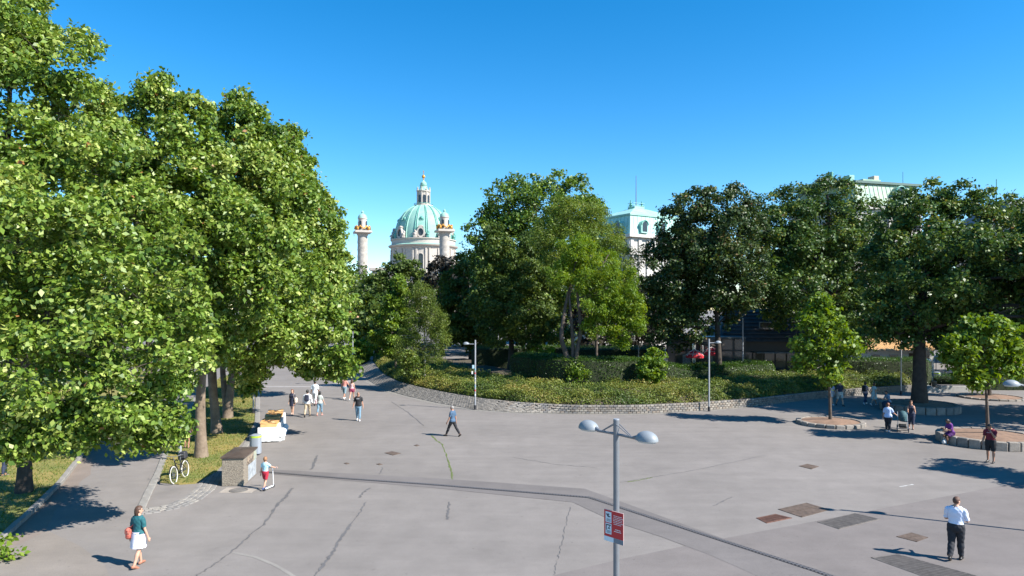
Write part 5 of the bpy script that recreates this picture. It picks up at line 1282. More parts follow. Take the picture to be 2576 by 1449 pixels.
for (z, kind) in ((.165, 0), (-.055, 1)):
    pn = MB().box((-.12, -.0100, z), (.14, .003, .20)).build('pictogram_card', PALEB, sgn)
    ic = MB()
    if kind == 0:   # falling figure
        ic.tube([(-.12, -.013, z + .005), (-.145, -.013, z + .045)], .012, 6); ic.tube([(-.12, -.013, z + .005), (-.075, -.013, z + .015)], .009, 6)
        ic.tube([(-.13, -.013, z + .02), (-.10, -.013, z + .06)], .008, 6); ic.tube([(-.14, -.013, z + .03), (-.125, -.013, z + .07)], .007, 6); ic.tube([(-.145, -.013, z + .04), (-.17, -.013, z + .055)], .009, 6)
    else:
        ic.box((-.12, -.0125, z + .07), (.11, .003, .02)); ic.box((-.168, -.0125, z + .02), (.016, .003, .10))
        ic.tube([(-.09, -.013, z + .05), (-.11, -.013, z + .02), (-.13, -.013, z - .005)], .007, 6); ic.tube([(-.11, -.013, z + .02), (-.08, -.013, z + .0)], .007, 6)
    ic.build('pictogram', INK, pn)
    tx = MB()
    for k in range(4):
        zz = z - .035 - k * .014
        for (x0, w) in ((-.165, .03), (-.13, .025), (-.098, .028)): tx.box((x0 + w / 2, -.0122, zz), (w, .002, .006))
    tag(tx.build('small_print', INK, pn), kind='stuff')
rs = random.Random(5); tx = MB()
for k in range(6):
    x = -.015 + rs.uniform(0, .02); zz = .215 - k * .031
    while x < .18:
        w = rs.uniform(.018, .05); tx.box((x + w / 2, -.0095, zz), (w, .002, .011)); x += w + .008
for (zz, a, b_) in ((-.04, .04, .13), (-.075, .01, .16)):
    x = a
    while x < b_:
        w = rs.uniform(.02, .045); tx.box((x + w / 2, -.0095, zz), (w, .002, .014)); x += w + .008
tag(tx.build('small_print', mat('print white', (.7, .68, .66), .6), sgn), kind='stuff')

# ------------------------------------------------------------------ concrete box with lid
BXM = mat('exposed aggregate concrete', (.12, .10, .08), .9, var=0, vscale=24, bump=1.0, bscale=28, col2=(.34, .29, .225))
cb = thing('concrete_box', 'exposed aggregate concrete utility box with brown metal lid', 'utility box', (-10.99, 26.6 + .95, 0), math.atan2(1.9, -.22) - PI / 2)
MB().box((0, 0, .54), (.84, 1.9, 1.08), bev=.02).build('body', BXM, cb)
lid = MB(); lid.v = [(-.46, -1.0, 1.083), (.46, -1.0, 1.083), (.46, 1.0, 1.083), (-.46, 1.0, 1.083), (-.46, -1.0, 1.14), (.46, -1.0, 1.14), (.46, 1.0, 1.14), (-.46, 1.0, 1.14), (-.1, -.3, 1.19), (.1, -.3, 1.19), (.1, .3, 1.19), (-.1, .3, 1.19)]
lid.f = [(0, 1, 5, 4), (1, 2, 6, 5), (2, 3, 7, 6), (3, 0, 4, 7), (4, 5, 9, 8), (5, 6, 10, 9), (6, 7, 11, 10), (7, 4, 8, 11), (8, 9, 10, 11), (3, 2, 1, 0)]
lid.build('lid', mat('brown painted lid', (.085, .062, .05), .5, var=.35, vscale=2.2), cb)
dr_ = MB().box((.426, .25, .36), (.012, 1.2, .62), bev=.004).build('metal_door', mat('sprayed grey door', (.20, .22, .24), .5, var=0, vscale=5, col2=(.45, .48, .5)), cb)
MB().box((.424, -.1, .86), (.008, .9, .28)).build('torn_poster', mat('torn tan poster', (.42, .32, .22), .8, var=0, vscale=9, col2=(.10, .08, .07)), cb)
MB().box((.424, .72, .86), (.008, .42, .36)).build('blue_poster', mat('blue poster', (.12, .24, .34), .7, var=0, vscale=7, col2=(.5, .42, .2)), cb)
gr_ = MB(); rs = random.Random(12)
for k in range(6):
    y = -.55 + k * .17; z = .70 + rs.uniform(-.05, .05)
    gr_.tube([(.431, y, z), (.431, y + rs.uniform(-.03, .05), z + .16), (.431, y + .09, z + rs.uniform(0, .16))], .009, 5)
tag(gr_.build('graffiti', mat('black spray', (.03, .025, .03), .6), cb), kind='stuff')

# ------------------------------------------------------------------ litter bins
BIN = mat('bin grey', (.30, .33, .37), .45, metal=.2); LIME = mat('lime band', (.42, .60, .03), .5)
def bin_(label, p, H=.95, w=.42, rz=.1):
    t = thing('litter_bin', label, 'bin', (p.x, p.y, 0), rz, 'grey litter bins with lime band')
    n = 20; pr = []
    def sq(r, z): return [(r * (abs(math.cos(a)) ** .6) * math.copysign(1, math.cos(a)), r * (abs(math.sin(a)) ** .6) * math.copysign(1, math.sin(a)), z) for a in [2 * PI * k / n for k in range(n)]]
    def shell(rz_): 
        mb = MB()
        for r, z in rz_: mb.v += sq(r, z)
        mb.f = [(i * n + k, i * n + (k + 1) % n, (i + 1) * n + (k + 1) % n, (i + 1) * n + k) for i in range(len(rz_) - 1) for k in range(n)] + [tuple(range(n - 1, -1, -1)), tuple((len(rz_) - 1) * n + k for k in range(n))]
        return mb
    shell([(w * .46, .06), (w * .5, .08), (w * .5, H * .84)]).build('body', BIN, t, True)
    shell([(w * .505, H * .842), (w * .505, H * .925)]).build('lime_band', LIME, t, True)
    shell([(w * .5, H * .927), (w * .5, H * .96), (w * .3, H), (w * .1, H)]).build('lid', BIN, t, True)
    MB().tube([(-w * .56, -.05, 0), (-w * .56, -.05, H * .95)], .03, 8).build('post', LG2, t, True)
    MB().box((0, 0, .03), (w * .7, w * .7, .06)).build('foot', CHM, t)
bin_('litter bin between the concrete box and the book stall', g(644, 1143), .98, .46)
bin_('litter bin right of the thick trunk', g(2356, 963), 1.05, .5, 2.6)
bin_('small bin at the path end beside a short pole', g(933, 912), 1.0, .5)

# ------------------------------------------------------------------ book stall
s0 = Vector((-12.62, 35.3, 0)); s1 = Vector((-13.95, 40.5, 0)); sdir = (s1 - s0).normalized(); rzs = math.atan2(sdir.y, sdir.x) - PI / 2
TAN = mat('tan cardboard', (.56, .33, .13), .8, var=.12, vscale=4); TAN2 = mat('orange cardboard', (.60, .31, .10), .8, var=.15, vscale=4)
CLOTH = mat('white stall cloth', (.60, .595, .58), .85, var=.05, vscale=2)
for k in range(2):
    c = s0 + sdir * (1.3 + 2.7 * k)
    t = thing('stall_table', ['nearer stall table under a white cloth', 'farther stall table under a white cloth'][k], 'table', tuple(c), rzs, 'book stall tables')
    MB().box((0, 0, .74), (.95, 2.6, .03)).build('tabletop', mat('plywood', (.35, .24, .14), .7), t)
    for x in (-.42, .42):
        for y in (-1.2, 1.2): MB().tube([(x, y, 0), (x, y, .73)], .018, 6).build('leg', CHM, t)
    cl = MB(); hw, hl = .50, 1.335; n = 40; ring0 = []; ring1 = []; rs = random.Random(k)
    per = []
    for i in range(n):
        f = i / n * 4
        if f < 1: p = (-hw + 2 * hw * f, -hl)
        elif f < 2: p = (hw, -hl + 2 * hl * (f - 1))
        elif f < 3: p = (hw - 2 * hw * (f - 2), hl)
        else: p = (-hw, hl - 2 * hl * (f - 3))
        per.append(p)
    for (p, i) in zip(per, range(n)):
        nx, ny = p[0] / hw, p[1] / hl; w = .05 * (i % 2) + rs.uniform(0, .03)
        cl.v.append((p[0], p[1], .762))
    for (p, i) in zip(per, range(n)):
        w = .025 * (i % 2) + rs.uniform(0, .02); L_ = math.hypot(p[0], p[1])
        ox = math.copysign(1, p[0]) if abs(abs(p[0]) - hw) < 1e-6 else 0; oy = math.copysign(1, p[1]) if abs(abs(p[1]) - hl) < 1e-6 else 0
        cl.v.append((p[0] + ox * w, p[1] + oy * w * .12, .03 + rs.uniform(0, .04)))
    cl.f = [(i, (i + 1) % n, n + (i + 1) % n, n + i) for i in range(n)] + [tuple(range(n))]
    cl.build('cloth', CLOTH, t)
TOP = .765
names = ['nearest open cardboard box of books on the stall', 'second cardboard box from the near stall end', 'third cardboard box on the stall', 'fourth cardboard box on the stall', 'farthest cardboard box of books on the stall']
for k in range(5):
    c = s0 + sdir * (.62 + 1.02 * k)
    t = thing('book_box', names[k], 'box', (c.x, c.y, TOP), rzs + [.02, -.05, .04, -.03, .06][k], 'cardboard boxes on the book stall')
    m__ = (TAN, TAN2)[k % 2]
    hh = [.16, .11, .19, .13, .17][k]; ww = [.80, .86, .74, .84, .78][k]
    MB().box((0, 0, hh / 2), (ww, .90, hh), bev=.012).build('carton', m__, t)
    for sx in (-1, 1):
        f_ = MB().box((0, 0, 0), (ww * .48, .88, .012)).build('flap', m__, t); f_.matrix_local = Matrix.Translation((sx * ww * .30, 0, hh + .03)) @ Matrix.Rotation(-sx * [.10, .05, .16, .08, .12][k], 4, 'Y')
    bk = MB(); rs = random.Random(20 + k)
    for j in range(3):
        MB().box((-.2 + j * .2, rs.uniform(-.25, .2), hh + .05), (.15, .2, .018), rz=rs.uniform(-.6, .6)).build('book', mat('book %d' % ((k + j) % 4), [(.42, .25, .10), (.10, .06, .04), (.62, .45, .25), (.3, .16, .07)][(k + j) % 4], .7), t)
perp = Vector((sdir.y, -sdir.x, 0))
for k, (lab, f, sz) in enumerate([('nearest white bag at the right side of the stall', .35, .34), ('crumpled white bag hanging beside the stall table', 1.5, .30), ('bluish plastic bag lower at the stall side', 2.3, .30), ('white bag at the far right side of the stall', 3.4, .28)]):
    c = s0 + sdir * f + perp * .60
    mb = MB(); rs = random.Random(k); nu, nv = 12, 7
    for i in range(nv + 1):
        z = .02 + (.46 if k < 2 else .38) * i / nv
        for j in range(nu):
            a = 2 * PI * j / nu; r_ = sz * (.75 + .35 * math.sin(PI * (i + .6) / (nv + 1))) * (1 + .18 * math.sin(a * 3 + i * 1.1 + k) + rs.uniform(-.07, .07)) * (1 if i < nv else .45)
            mb.v.append((c.x + r_ * .55 * math.cos(a), c.y + r_ * .85 * math.sin(a), z))
    mb.f = [(i * nu + j, i * nu + (j + 1) % nu, (i + 1) * nu + (j + 1) % nu, (i + 1) * nu + j) for i in range(nv) for j in range(nu)] + [tuple(nv * nu + j for j in range(nu)), tuple(range(nu - 1, -1, -1))]
    tag(mb.build('white_bag', CLOTH if k != 2 else mat('bluish plastic', (.5, .6, .66), .4, var=.2, vscale=4), None), lab, 'bag', 'bags beside the book stall')

# ------------------------------------------------------------------ bicycle
bf, br_ = Vector((-13.32, 26.95, 0)), Vector((-13.38, 28.02, 0)); bd = (br_ - bf); BL_ = bd.length; rzb = math.atan2(bd.y, bd.x)
bk = thing('bicycle', 'dark city bicycle with white tyres leaning at the lamp pole', 'bicycle', tuple(bf), rzb)
bk.rotation_euler = (R(-6), 0, rzb)
BLK = mat('bike black', (.02, .022, .025), .35); RUB = mat('pale tyre', (.62, .60, .55), .7); SPK = mat('spoke steel', (.45, .45, .45), .35, metal=.8)
RW = .345
def wheel(x, nm, tyrem):
    w = bpy.data.objects.new('wheel', None); COL.objects.link(w); w.parent = bk; w.location = (x, 0, RW)
    def torus(R_, r_, n=36):
        mb = MB(); m = 8
        for i in range(n):
            a = 2 * PI * i / n
            for j in range(m):
                b = 2 * PI * j / m; q = R_ + r_ * math.cos(b); mb.v.append((q * math.cos(a), r_ * math.sin(b), q * math.sin(a)))
        mb.f = [(i * m + j, ((i + 1) % n) * m + j, ((i + 1) % n) * m + (j + 1) % m, i * m + (j + 1) % m) for i in range(n) for j in range(m)]
        return mb
    torus(RW - .02, .021).build('tyre', tyrem, w, True); torus(RW - .05, .012).build('rim', SPK, w, True)
    sp_ = MB()
    for k in range(18): 
        a = 2 * PI * k / 18; sp_.tube([(.02 * math.cos(a + .8), .02 * (-1) ** k, .02 * math.sin(a + .8)), ((RW - .05) * math.cos(a), 0, (RW - .05) * math.sin(a))], .0028, 4)
    tag(sp_.build('spokes', SPK, w), kind='stuff'); MB().tube([(0, -.05, 0), (0, .05, 0)], .02, 8).build('hub', SPK, w)
wheel(0, 'front', RUB); wheel(BL_, 'rear', RUB)
fm = MB(); HT = Vector((.22, 0, .82)); BB_ = Vector((.56, 0, .29)); ST = Vector((.74, 0, .80)); RA = Vector((BL_, 0, RW))
fm.tube([HT + Vector((-.03, 0, .06)), HT + Vector((.04, 0, -.16))], .024, 8); fm.tube([HT + Vector((.03, 0, -.12)), BB_], .022, 8); fm.tube([HT + Vector((.02, 0, -.05)), ST + Vector((-.03, 0, -.22))], .018, 8)
fm.tube([BB_, ST], .02, 8); fm.tube([BB_ + Vector((0, .03, 0)), RA + Vector((0, .05, 0))], .012, 6); fm.tube([BB_ + Vector((0, -.03, 0)), RA + Vector((0, -.05, 0))], .012, 6)
fm.tube([ST + Vector((0, .02, -.12)), RA + Vector((0, .05, 0))], .010, 6); fm.tube([ST + Vector((0, -.02, -.12)), RA + Vector((0, -.05, 0))], .010, 6)
fm.build('frame', BLK, bk, True)
fk = MB()
for s in (-1, 1): fk.tube([HT + Vector((.05, s * .02, -.18)), Vector((.06, s * .045, .5)), Vector((0, s * .05, RW))], .012, 6)
fk.build('fork', BLK, bk, True)
MB().tube([HT + Vector((-.03, 0, .05)), HT + Vector((-.07, 0, .2))], .014, 6).build('stem', SPK, bk)
hb = MB().tube([Vector((.38, -.28, 1.04)), Vector((.25, -.26, 1.07)), Vector((.15, -.1, 1.05)), Vector((.15, .1, 1.05)), Vector((.25, .26, 1.07)), Vector((.38, .28, 1.04))], .012, 7).build('handlebar', SPK, bk, True)
sd_ = MB(); sd_.ell((.80, 0, .97), (.13, .085, .045), 12, 6); sd_.ell((.68, 0, .97), (.12, .035, .03), 10, 6); sd_.build('saddle', BLK, bk, True)
MB().tube([ST, (.78, 0, .95)], .013, 6).build('seat_post', SPK, bk)
cg = MB(); cg.box((.80, .055, .32), (.52, .02, .09), bev=.01); cg.build('chain_guard', BLK, bk)
for s in (-1, 1):
    MB().tube([BB_, BB_ + Vector((s * .1, s * .07, -.12 * s))], .009, 5).build('crank', SPK, bk); MB().box(tuple(BB_ + Vector((s * .1, s * .11, -.12 * s))), (.09, .07, .02)).build('pedal', BLK, bk)
for x in (0, BL_):
    mg = MB(); P = [(x + (RW + .03) * math.cos(a), (RW + .03) * math.sin(a) + RW) for a in [R(20 + 140 * k / 10) for k in range(11)]]
    for i in range(10): mg.quad((P[i][0], -.03, P[i][1]), (P[i + 1][0], -.03, P[i + 1][1]), (P[i + 1][0], .03, P[i + 1][1]), (P[i][0], .03, P[i][1]))
    mg.build('mudguard', BLK, bk)
rk = MB(); rk.box((BL_ - .02, 0, .76), (.36, .12, .02)); rk.tube([(BL_, .06, .75), (BL_, .05, RW)], .007, 5); rk.tube([(BL_, -.06, .75), (BL_, -.05, RW)], .007, 5); rk.build('rear_rack', BLK, bk)
MB().box((BL_ - .02, 0, .92), (.30, .26, .30), bev=.05).build('child_seat', mat('dark child seat', (.03, .03, .035), .6), bk)

# ------------------------------------------------------------------ concrete seats at right
SEAT = mat('seat concrete', (.34, .325, .30), .85, var=.15, vscale=2)
def conc_bench(label, c, L, W, H, rz):
    t = thing('concrete_bench', label, 'bench', (c.x, c.y, 0), rz, 'concrete block seats')
    MB().box((0, 0, H / 2 - .02), (L, W, H), bev=.03).build('block', SEAT, t); MB().box((0, 0, H), (L * .96, W * .92, .04), bev=.015).build('seat_slab', mat('dark bench slab', (.10, .09, .085), .7), t)
conc_bench('short concrete seat right of the thick trunk', g(2393, 985), 2.2, .8, .55, R(-4))
conc_bench('long dark concrete seat behind the short one', g(2412, 975), 4.2, .8, .6, R(-5))
rmp = thing('concrete_wedge', 'sloping concrete wedge at the foot of the planting bed', 'wedge', tuple(g(2345, 985)))
MB().add([(-1.1, -.5, -.02), (1.1, -.5, -.02), (1.1, .5, -.02), (-1.1, .5, -.02), (-.3, -.4, .5), (.0, .5, .5), (-.5, .5, .5)], [(0, 1, 4), (1, 2, 5, 4), (2, 3, 6, 5), (3, 0, 4, 6), (4, 5, 6), (0, 3, 2, 1)]).build('wedge_block', SEAT, rmp)
# ------------------------------------------------------------------ people
SKIN = mat('skin light', (.50, .29, .20), .55, spec=.35); SKIN2 = mat('skin tanned', (.40, .21, .14), .55, spec=.35); SKIN3 = mat('skin brown', (.20, .105, .065), .55, spec=.35)
HAIRB = mat('hair brown', (.075, .035, .02), .6, var=.3, vscale=20); HAIRK = mat('hair black', (.014, .012, .012), .5); HAIRR = mat('hair auburn', (.16, .055, .025), .55, var=.3, vscale=20); HAIRG = mat('hair grey', (.25, .235, .22), .6); HAIRS = mat('hair sandy', (.26, .13, .06), .6, var=.3, vscale=20)
EYE = mat('eye dark', (.02, .015, .012), .3); LIP = mat('lips', (.36, .12, .10), .5)
def cl(name, c, rough=.8, var=.12): return mat('cloth ' + name, c, rough, var=var, vscale=5, bump=.35, bscale=16)
def rot(axis, a): return Matrix.Rotation(a, 3, axis)

class Person:
    def __init__(s, label, pos, heading, H=1.75, legs=((0, 0), (0, 0)), arms=((-5, 8, 10, 0), (5, 8, 10, 0)), lean=0, head=(0, 0), build=1.0, fem=False, skin=SKIN, vox=.018, hands=True, sit=None, hipw=1.0, detail=False, child=False):
        """legs: (thigh forward deg, knee bend deg) L,R; arms: (forward deg, out deg, elbow bend deg, elbow inward deg) L,R"""
        s.root = thing('person', label, 'person', (pos[0], pos[1], pos[2] if len(pos) > 2 else 0), -R(heading))
        s.k = H / 1.75; s.fem = fem; s.P = []; s.L = []; s.F = []; s.seg = {}; s.skin = skin; s.detail = detail
        b = build
        s.lean = lean
        hipz = .92
        T = {}
        J = {}
        # legs
        lo = 9
        for i, sx in enumerate((-1, 1)):
            a, kb = R(legs[i][0]), R(legs[i][1])
            out = R(legs[i][2]) if len(legs[i]) > 2 else 0
            hip = Vector((sx * .092 * hipw, 0, hipz)); d1 = Vector((sx * math.sin(out), math.sin(a), -math.cos(a))).normalized()
            kn = hip + d1 * .42; d2 = Vector((sx * math.sin(out) * .3, math.sin(a - kb), -math.cos(a - kb))).normalized()
            an = kn + d2 * .405
            J[i] = (hip, kn, an, a - kb); lo = min(lo, an.z)
        dz = .085 - lo if sit is None else sit / s.k - hipz
        s.dz = dz
        up = Vector((0, 0, dz))
        for i, sx in enumerate((-1, 1)):
            hip, kn, an, sa = J[i]; hip, kn, an = hip + up, kn + up, an + up
            tb = (1.12 if fem else 1.0) * b
            s.tube('thigh%d' % i, [hip + Vector((0, 0, .04)), hip.lerp(kn, .3), hip.lerp(kn, .7), kn], [.088 * tb, .082 * tb, .064 * tb, .052 * b])
            s.tube('shin%d' % i, [kn, kn.lerp(an, .3) + Vector((0, -.012, 0)), kn.lerp(an, .65), an], [.052 * b, .056 * b, .043 * b, .036 * b])
            fd = Vector((sx * .10, 1, 0)).normalized()
            pt = max(-.9, min(.15, sa * .9)) if an.z > .1 else 0
            tip = Vector((0, 0, math.sin(pt))) + fd * math.cos(pt)
            he = an - tip * .055 + Vector((0, 0, -.045)); to = an + tip * .155 + Vector((0, 0, -.052))
            s.tube('foot%d' % i, [he, an + tip * .02 + Vector((0, 0, -.03)), an + tip * .09 + Vector((0, 0, -.046)), to], [.036, .042, .036, .024])
            s.tube('foot%d' % i, [an, an + Vector((0, 0, -.03))], [.037, .04])
        # torso
        hz = hipz + dz
        Lm = rot('X', -R(lean)); c0 = Vector((0, 0, hz))
        def TT(p): return c0 + Lm @ (Vector(p) - Vector((0, 0, hipz)))
        s.TT = TT
        wst = (.122 if fem else .142) * b; hp = (.178 if fem else .163) * (b * .5 + .5) * hipw; chs = (.148 if fem else .17) * (b * .5 + .5); sh = (.165 if fem else .192) * (b * .4 + .6)
        rings = [(.80, hp * .72, .085 * b, 0), (.86, hp * .94, .108 * b, -.01), (.93, hp, .118 * b, -.012), (1.00, hp * .93, .108 * b, 0), (1.08, wst, .096 * b, .006), (1.16, wst * 1.02, .098 * b, .006), (1.25, chs, .108 * b, .004), (1.33, chs * 1.05, .112 * b, 0), (1.40, sh * .97, .098 * b, -.006), (1.445, sh * .74, .078, -.008), (1.48, .088, .064, -.005), (1.52, .056, .056, 0)]
        s.loft('torso', [(TT((0, yo, z)), Lm @ Vector((1, 0, 0)), Lm @ Vector((0, 1, 0)), rx, ry) for (z, rx, ry, yo) in rings], [(z - .80) / .72 for (z, *_) in rings])
        if fem:
            for sx in (-1, 1): s.ell('torso', TT((sx * .068, .085, 1.285)), (.058, .05, .058), .67)
        # head
        yaw, pitch = R(head[0]), R(head[1])
        nb = TT((0, 0, 1.485)); hm = Lm @ rot('Z', -yaw) @ rot('X', -pitch)
        hs_ = 1.12 if child else 1.0
        s.tube('neck', [TT((0, -.005, 1.44)), nb + hm @ Vector((0, .012, .06))], [.056 * (.9 if fem else 1), .052 * (.88 if fem else 1)])
        hc = nb + hm @ Vector((0, .018, .128 * hs_))
        s.hm, s.hc, s.hs = hm, hc, hs_
        def HP(p): return hc + hm @ (Vector(p) * hs_)
        s.HP = HP
        s.ellM('head', hc + hm @ Vector((0, -.008, .018)) * hs_, (.074 * hs_, .094 * hs_, .098 * hs_), hm)
        s.ellM('head', HP((0, .02, -.045)), (.058 * hs_, .066 * hs_, .068 * hs_), hm)
        s.ellM('head', HP((0, .048, -.085)), (.03 * hs_, .03 * hs_, .026 * hs_), hm)
        s.tube('head', [HP((0, .082, .01)), HP((0, .103, -.028)), HP((0, .088, -.036))], [.009, .014, .013])
        for sx in (-1, 1): s.ellM('head', HP((sx * .076, -.005, -.012)), (.012, .02, .032), hm)
        # arms
        s.hands = []
        for i, sx in enumerate((-1, 1)):
            f, o, e, inn = [R(q) for q in arms[i]]
            shd = TT((sx * (sh - .014), -.005, 1.372))
            d = Vector((sx * math.sin(o), math.sin(f) * math.cos(o), -math.cos(f) * math.cos(o))).normalized()
            d = Lm @ d if abs(lean) > 15 else d
            el = shd + d * .285
            d2 = Vector((sx * math.sin(o) - sx * math.sin(inn), math.sin(f + e) * math.cos(inn), -math.cos(f + e))).normalized()
            wr = el + d2 * .25
            ab = b * (.86 if fem else 1)
            s.ell('upper%d' % i, shd, (.052 * ab, .052 * ab, .052 * ab), 0.0)
            s.tube('upper%d' % i, [shd, shd.lerp(el, .45), el], [.053 * ab, .046 * ab, .038 * ab])
            s.tube('fore%d' % i, [el, el.lerp(wr, .3), wr], [.038 * ab, .040 * ab, .026 * ab])
            side = Vector((1, 0, 0)) - d2 * d2.x
            side = side.normalized() if side.length > .1 else Vector((0, 1, 0))
            nrm_ = d2.cross(side).normalized()    # palm normal axis
            fwd = side.cross(d2).normalized()
            pl = wr + d2 * .05
            # palm is flat: wide along fwd
            for q in (-.024, -.008, .008, .024): s.tube('hand%d' % i, [wr + fwd * q * .6, wr + d2 * .088 + fwd * q], [.015, .0135])
            if hands:
                for q, ln in ((-.026, .055), (-.009, .070), (.009, .074), (.026, .066)):
                    a0 = wr + d2 * .085 + fwd * q; curl = -side * sx
                    s.tube('hand%d' % i, [a0, a0 + d2 * ln * .5 + curl * .010, a0 + d2 * ln * .85 + curl * .032], [.0098, .0092, .0078])
                a0 = wr + d2 * .03 + fwd * .024
                s.tube('hand%d' % i, [a0, a0 + d2 * .03 + fwd * .024, a0 + d2 * .062 + fwd * .030 - side * sx * .012], [.013, .0115, .009])
            s.hands.append(wr + d2 * .09)
            s.__dict__['wr%d' % i] = wr; s.__dict__['el%d' % i] = el; s.__dict__['sh%d' % i] = shd
        s.finish(vox)
    # primitives (with labels for clothing)
    def _add(s, lab, vs, fs, ts):
        b0 = len(s.P); s.P += vs; s.F += [tuple(b0 + q for q in f) for f in fs]; s.L += [(lab, t) for t in ts]
    def loft(s, lab, rings, ts, n=16):
        vs = []; tt = []
        for (c, ux, uy, rx, ry), t in zip(rings, ts):
            for k in range(n):
                a = 2 * PI * k / n; vs.append(c + ux * (rx * math.cos(a)) + uy * (ry * math.sin(a))); tt.append(t)
        m = len(rings)
        fs = [(i * n + k, i * n + (k + 1) % n, (i + 1) * n + (k + 1) % n, (i + 1) * n + k) for i in range(m - 1) for k in range(n)] + [tuple(range(n - 1, -1, -1)), tuple((m - 1) * n + k for k in range(n))]
        s._add(lab, vs, fs, tt)
    def tube(s, lab, path, radii, n=12, sub=4):
        if lab[:-1] in ('thigh', 'shin', 'upper', 'fore') and lab not in s.seg: s.seg[lab] = (Vector(path[0]), Vector(path[-1]))
        P = []; Rr = []
        for i in range(len(path) - 1):
            for k in range(sub):
                P.append(path[i].lerp(path[i + 1], k / sub)); Rr.append(radii[i] + (radii[i + 1] - radii[i]) * k / sub)
        P.append(path[-1]); Rr.append(radii[-1])
        # rounded ends
        t0 = (P[0] - P[1]).normalized(); t1 = (P[-1] - P[-2]).normalized()
        ext0 = [(P[0] + t0 * Rr[0] * f, Rr[0] * g_) for f, g_ in ((.9, .35), (.6, .78))]
        ext1 = [(P[-1] + t1 * Rr[-1] * f, Rr[-1] * g_) for f, g_ in ((.6, .78), (.9, .35))]
        PP_ = [e[0] for e in ext0] + P + [e[0] for e in ext1]; RR = [e[1] for e in ext0] + Rr + [e[1] for e in ext1]
        mb = MB().tube(PP_, RR, n)
        L_ = len(P) - 1
        ts = []
        for i in range(len(PP_)):
            t = min(1, max(0, (i - 2) / L_)); ts += [t] * n
        s._add(lab, [Vector(p) for p in mb.v], mb.f, ts)
    def ell(s, lab, c, r, t=0.5): mb = MB().ell(c, r, 12, 8); s._add(lab, [Vector(p) for p in mb.v], mb.f, [t] * len(mb.v))
    def ellM(s, lab, c, r, m, t=.5): mb = MB().ell(c, r, 16, 12, M=m.to_4x4()); s._add(lab, [Vector(p) for p in mb.v], mb.f, [t] * len(mb.v))
    def finish(s, vox):
        me = bpy.data.meshes.new('tmp'); me.from_pydata([tuple(p) for p in s.P], [], s.F)
        bm = bmesh.new(); bm.from_mesh(me); bmesh.ops.recalc_face_normals(bm, faces=bm.faces); bm.to_mesh(me); bm.free()
        o = bpy.data.objects.new('tmp', me); COL.objects.link(o)
        md = o.modifiers.new('r', 'REMESH'); md.mode = 'VOXEL'; md.voxel_size = vox; md.use_smooth_shade = True
        sm = o.modifiers.new('s', 'SMOOTH'); sm.factor = .45; sm.iterations = 3
        dc = o.modifiers.new('d', 'DECIMATE'); dc.ratio = .5
        dg = bpy.context.evaluated_depsgraph_get()
        ev = o.evaluated_get(dg); res = bpy.data.meshes.new_from_object(ev)
        bpy.data.objects.remove(o); bpy.data.meshes.remove(me)
        n = len(res.vertices); V = np.empty(n * 3, dtype=np.float32); res.vertices.foreach_get('co', V); V = V.reshape(-1, 3)
        Nn = np.empty(n * 3, dtype=np.float32); res.vertices.foreach_get('normal', Nn); Nn = Nn.reshape(-1, 3)
        nl = len(res.loops); lp = np.empty(nl, dtype=np.int32); res.loops.foreach_get('vertex_index', lp)
        ls = np.empty(len(res.polygons), dtype=np.int32); res.polygons.foreach_get('loop_start', ls)
        s.V, s.N = V, Nn; s.lp = lp; s.ls = np.append(ls, nl)
        kd = kdtree.KDTree(len(s.P))
        for i, p in enumerate(s.P): kd.insert(p, i)
        kd.balance()
        lab = [s.L[kd.find(Vector(v.tolist()))[1]] for v in V]
        s.vl = np.array([q[0] for q in lab]); s.vt = np.array([q[1] for q in lab], dtype=float)
        s.seg['torso'] = (s.TT((0, 0, .80)), s.TT((0, 0, 1.52)))
        A, B = [np.array(q) for q in s.seg['torso']]; ax = (B - A) / np.dot(B - A, B - A)
        tt = (V - A) @ ax; off_ = np.linalg.norm((V - A) - np.outer(tt, B - A), axis=1)
        hipv = np.char.startswith(s.vl, 'thigh') & (tt > .09) & (off_ < .21)
        s.vl = np.where(hipv, 'torso', s.vl)
        for lab_, (A, B) in s.seg.items():
            A = np.array(A); B = np.array(B); hit = s.vl == lab_
            s.vt[hit] = np.clip((V[hit] - A) @ ((B - A) / np.dot(B - A, B - A)), 0, 1)
        res.materials.clear(); res.materials.append(s.skin); res.polygons.foreach_set('use_smooth', np.ones(len(res.polygons), dtype=bool))
        s.body = link('body', res, s.root); s.body.scale = (s.k,) * 3
        s.cnt = np.diff(s.ls)
        if s.detail:
            for sx in (-1, 1):
                mb = MB(); mb.ell(s.HP((sx * .031, .082, .012)), (.012, .008, .008), 8, 6); s.part('eye', mb, EYE)
            mb = MB(); mb.ell(s.HP((0, .086, -.062)), (.022, .008, .006), 8, 6); s.part('mouth', mb, LIP)
    def part(s, name, mb, m, smooth=True):
        o = mb.build(name, m, s.root, smooth); o.scale = (s.k,) * 3; return o
    def wear(s, name, sel, off, m, fold=.006):
        """garment: the chosen body region pushed outwards; sel: label prefix -> (tmin, tmax)"""
        mask = np.zeros(len(s.V), dtype=bool); okl = np.zeros(len(s.V), dtype=bool); shift = np.zeros((len(s.V), 3))
        for key, (a, b) in sel.items():
            hit = np.char.startswith(s.vl, key); mask |= hit & (s.vt >= a - 1e-6) & (s.vt <= b + 1e-6)
            if key in ('torso', 'thigh', 'shin', 'upper', 'fore'):
                for lab_ in set(s.vl[hit].tolist()):
                    if lab_ not in s.seg: continue
                    h2 = s.vl == lab_; okl |= h2 & (s.vt > a - .12) & (s.vt < b + .12); A, B = [np.array(q) for q in s.seg[lab_]]
                    shift[h2] = np.outer(np.clip(s.vt[h2], a, b) - s.vt[h2], B - A)
        okl |= mask
        fo = mask[s.lp]; fk = okl[s.lp]
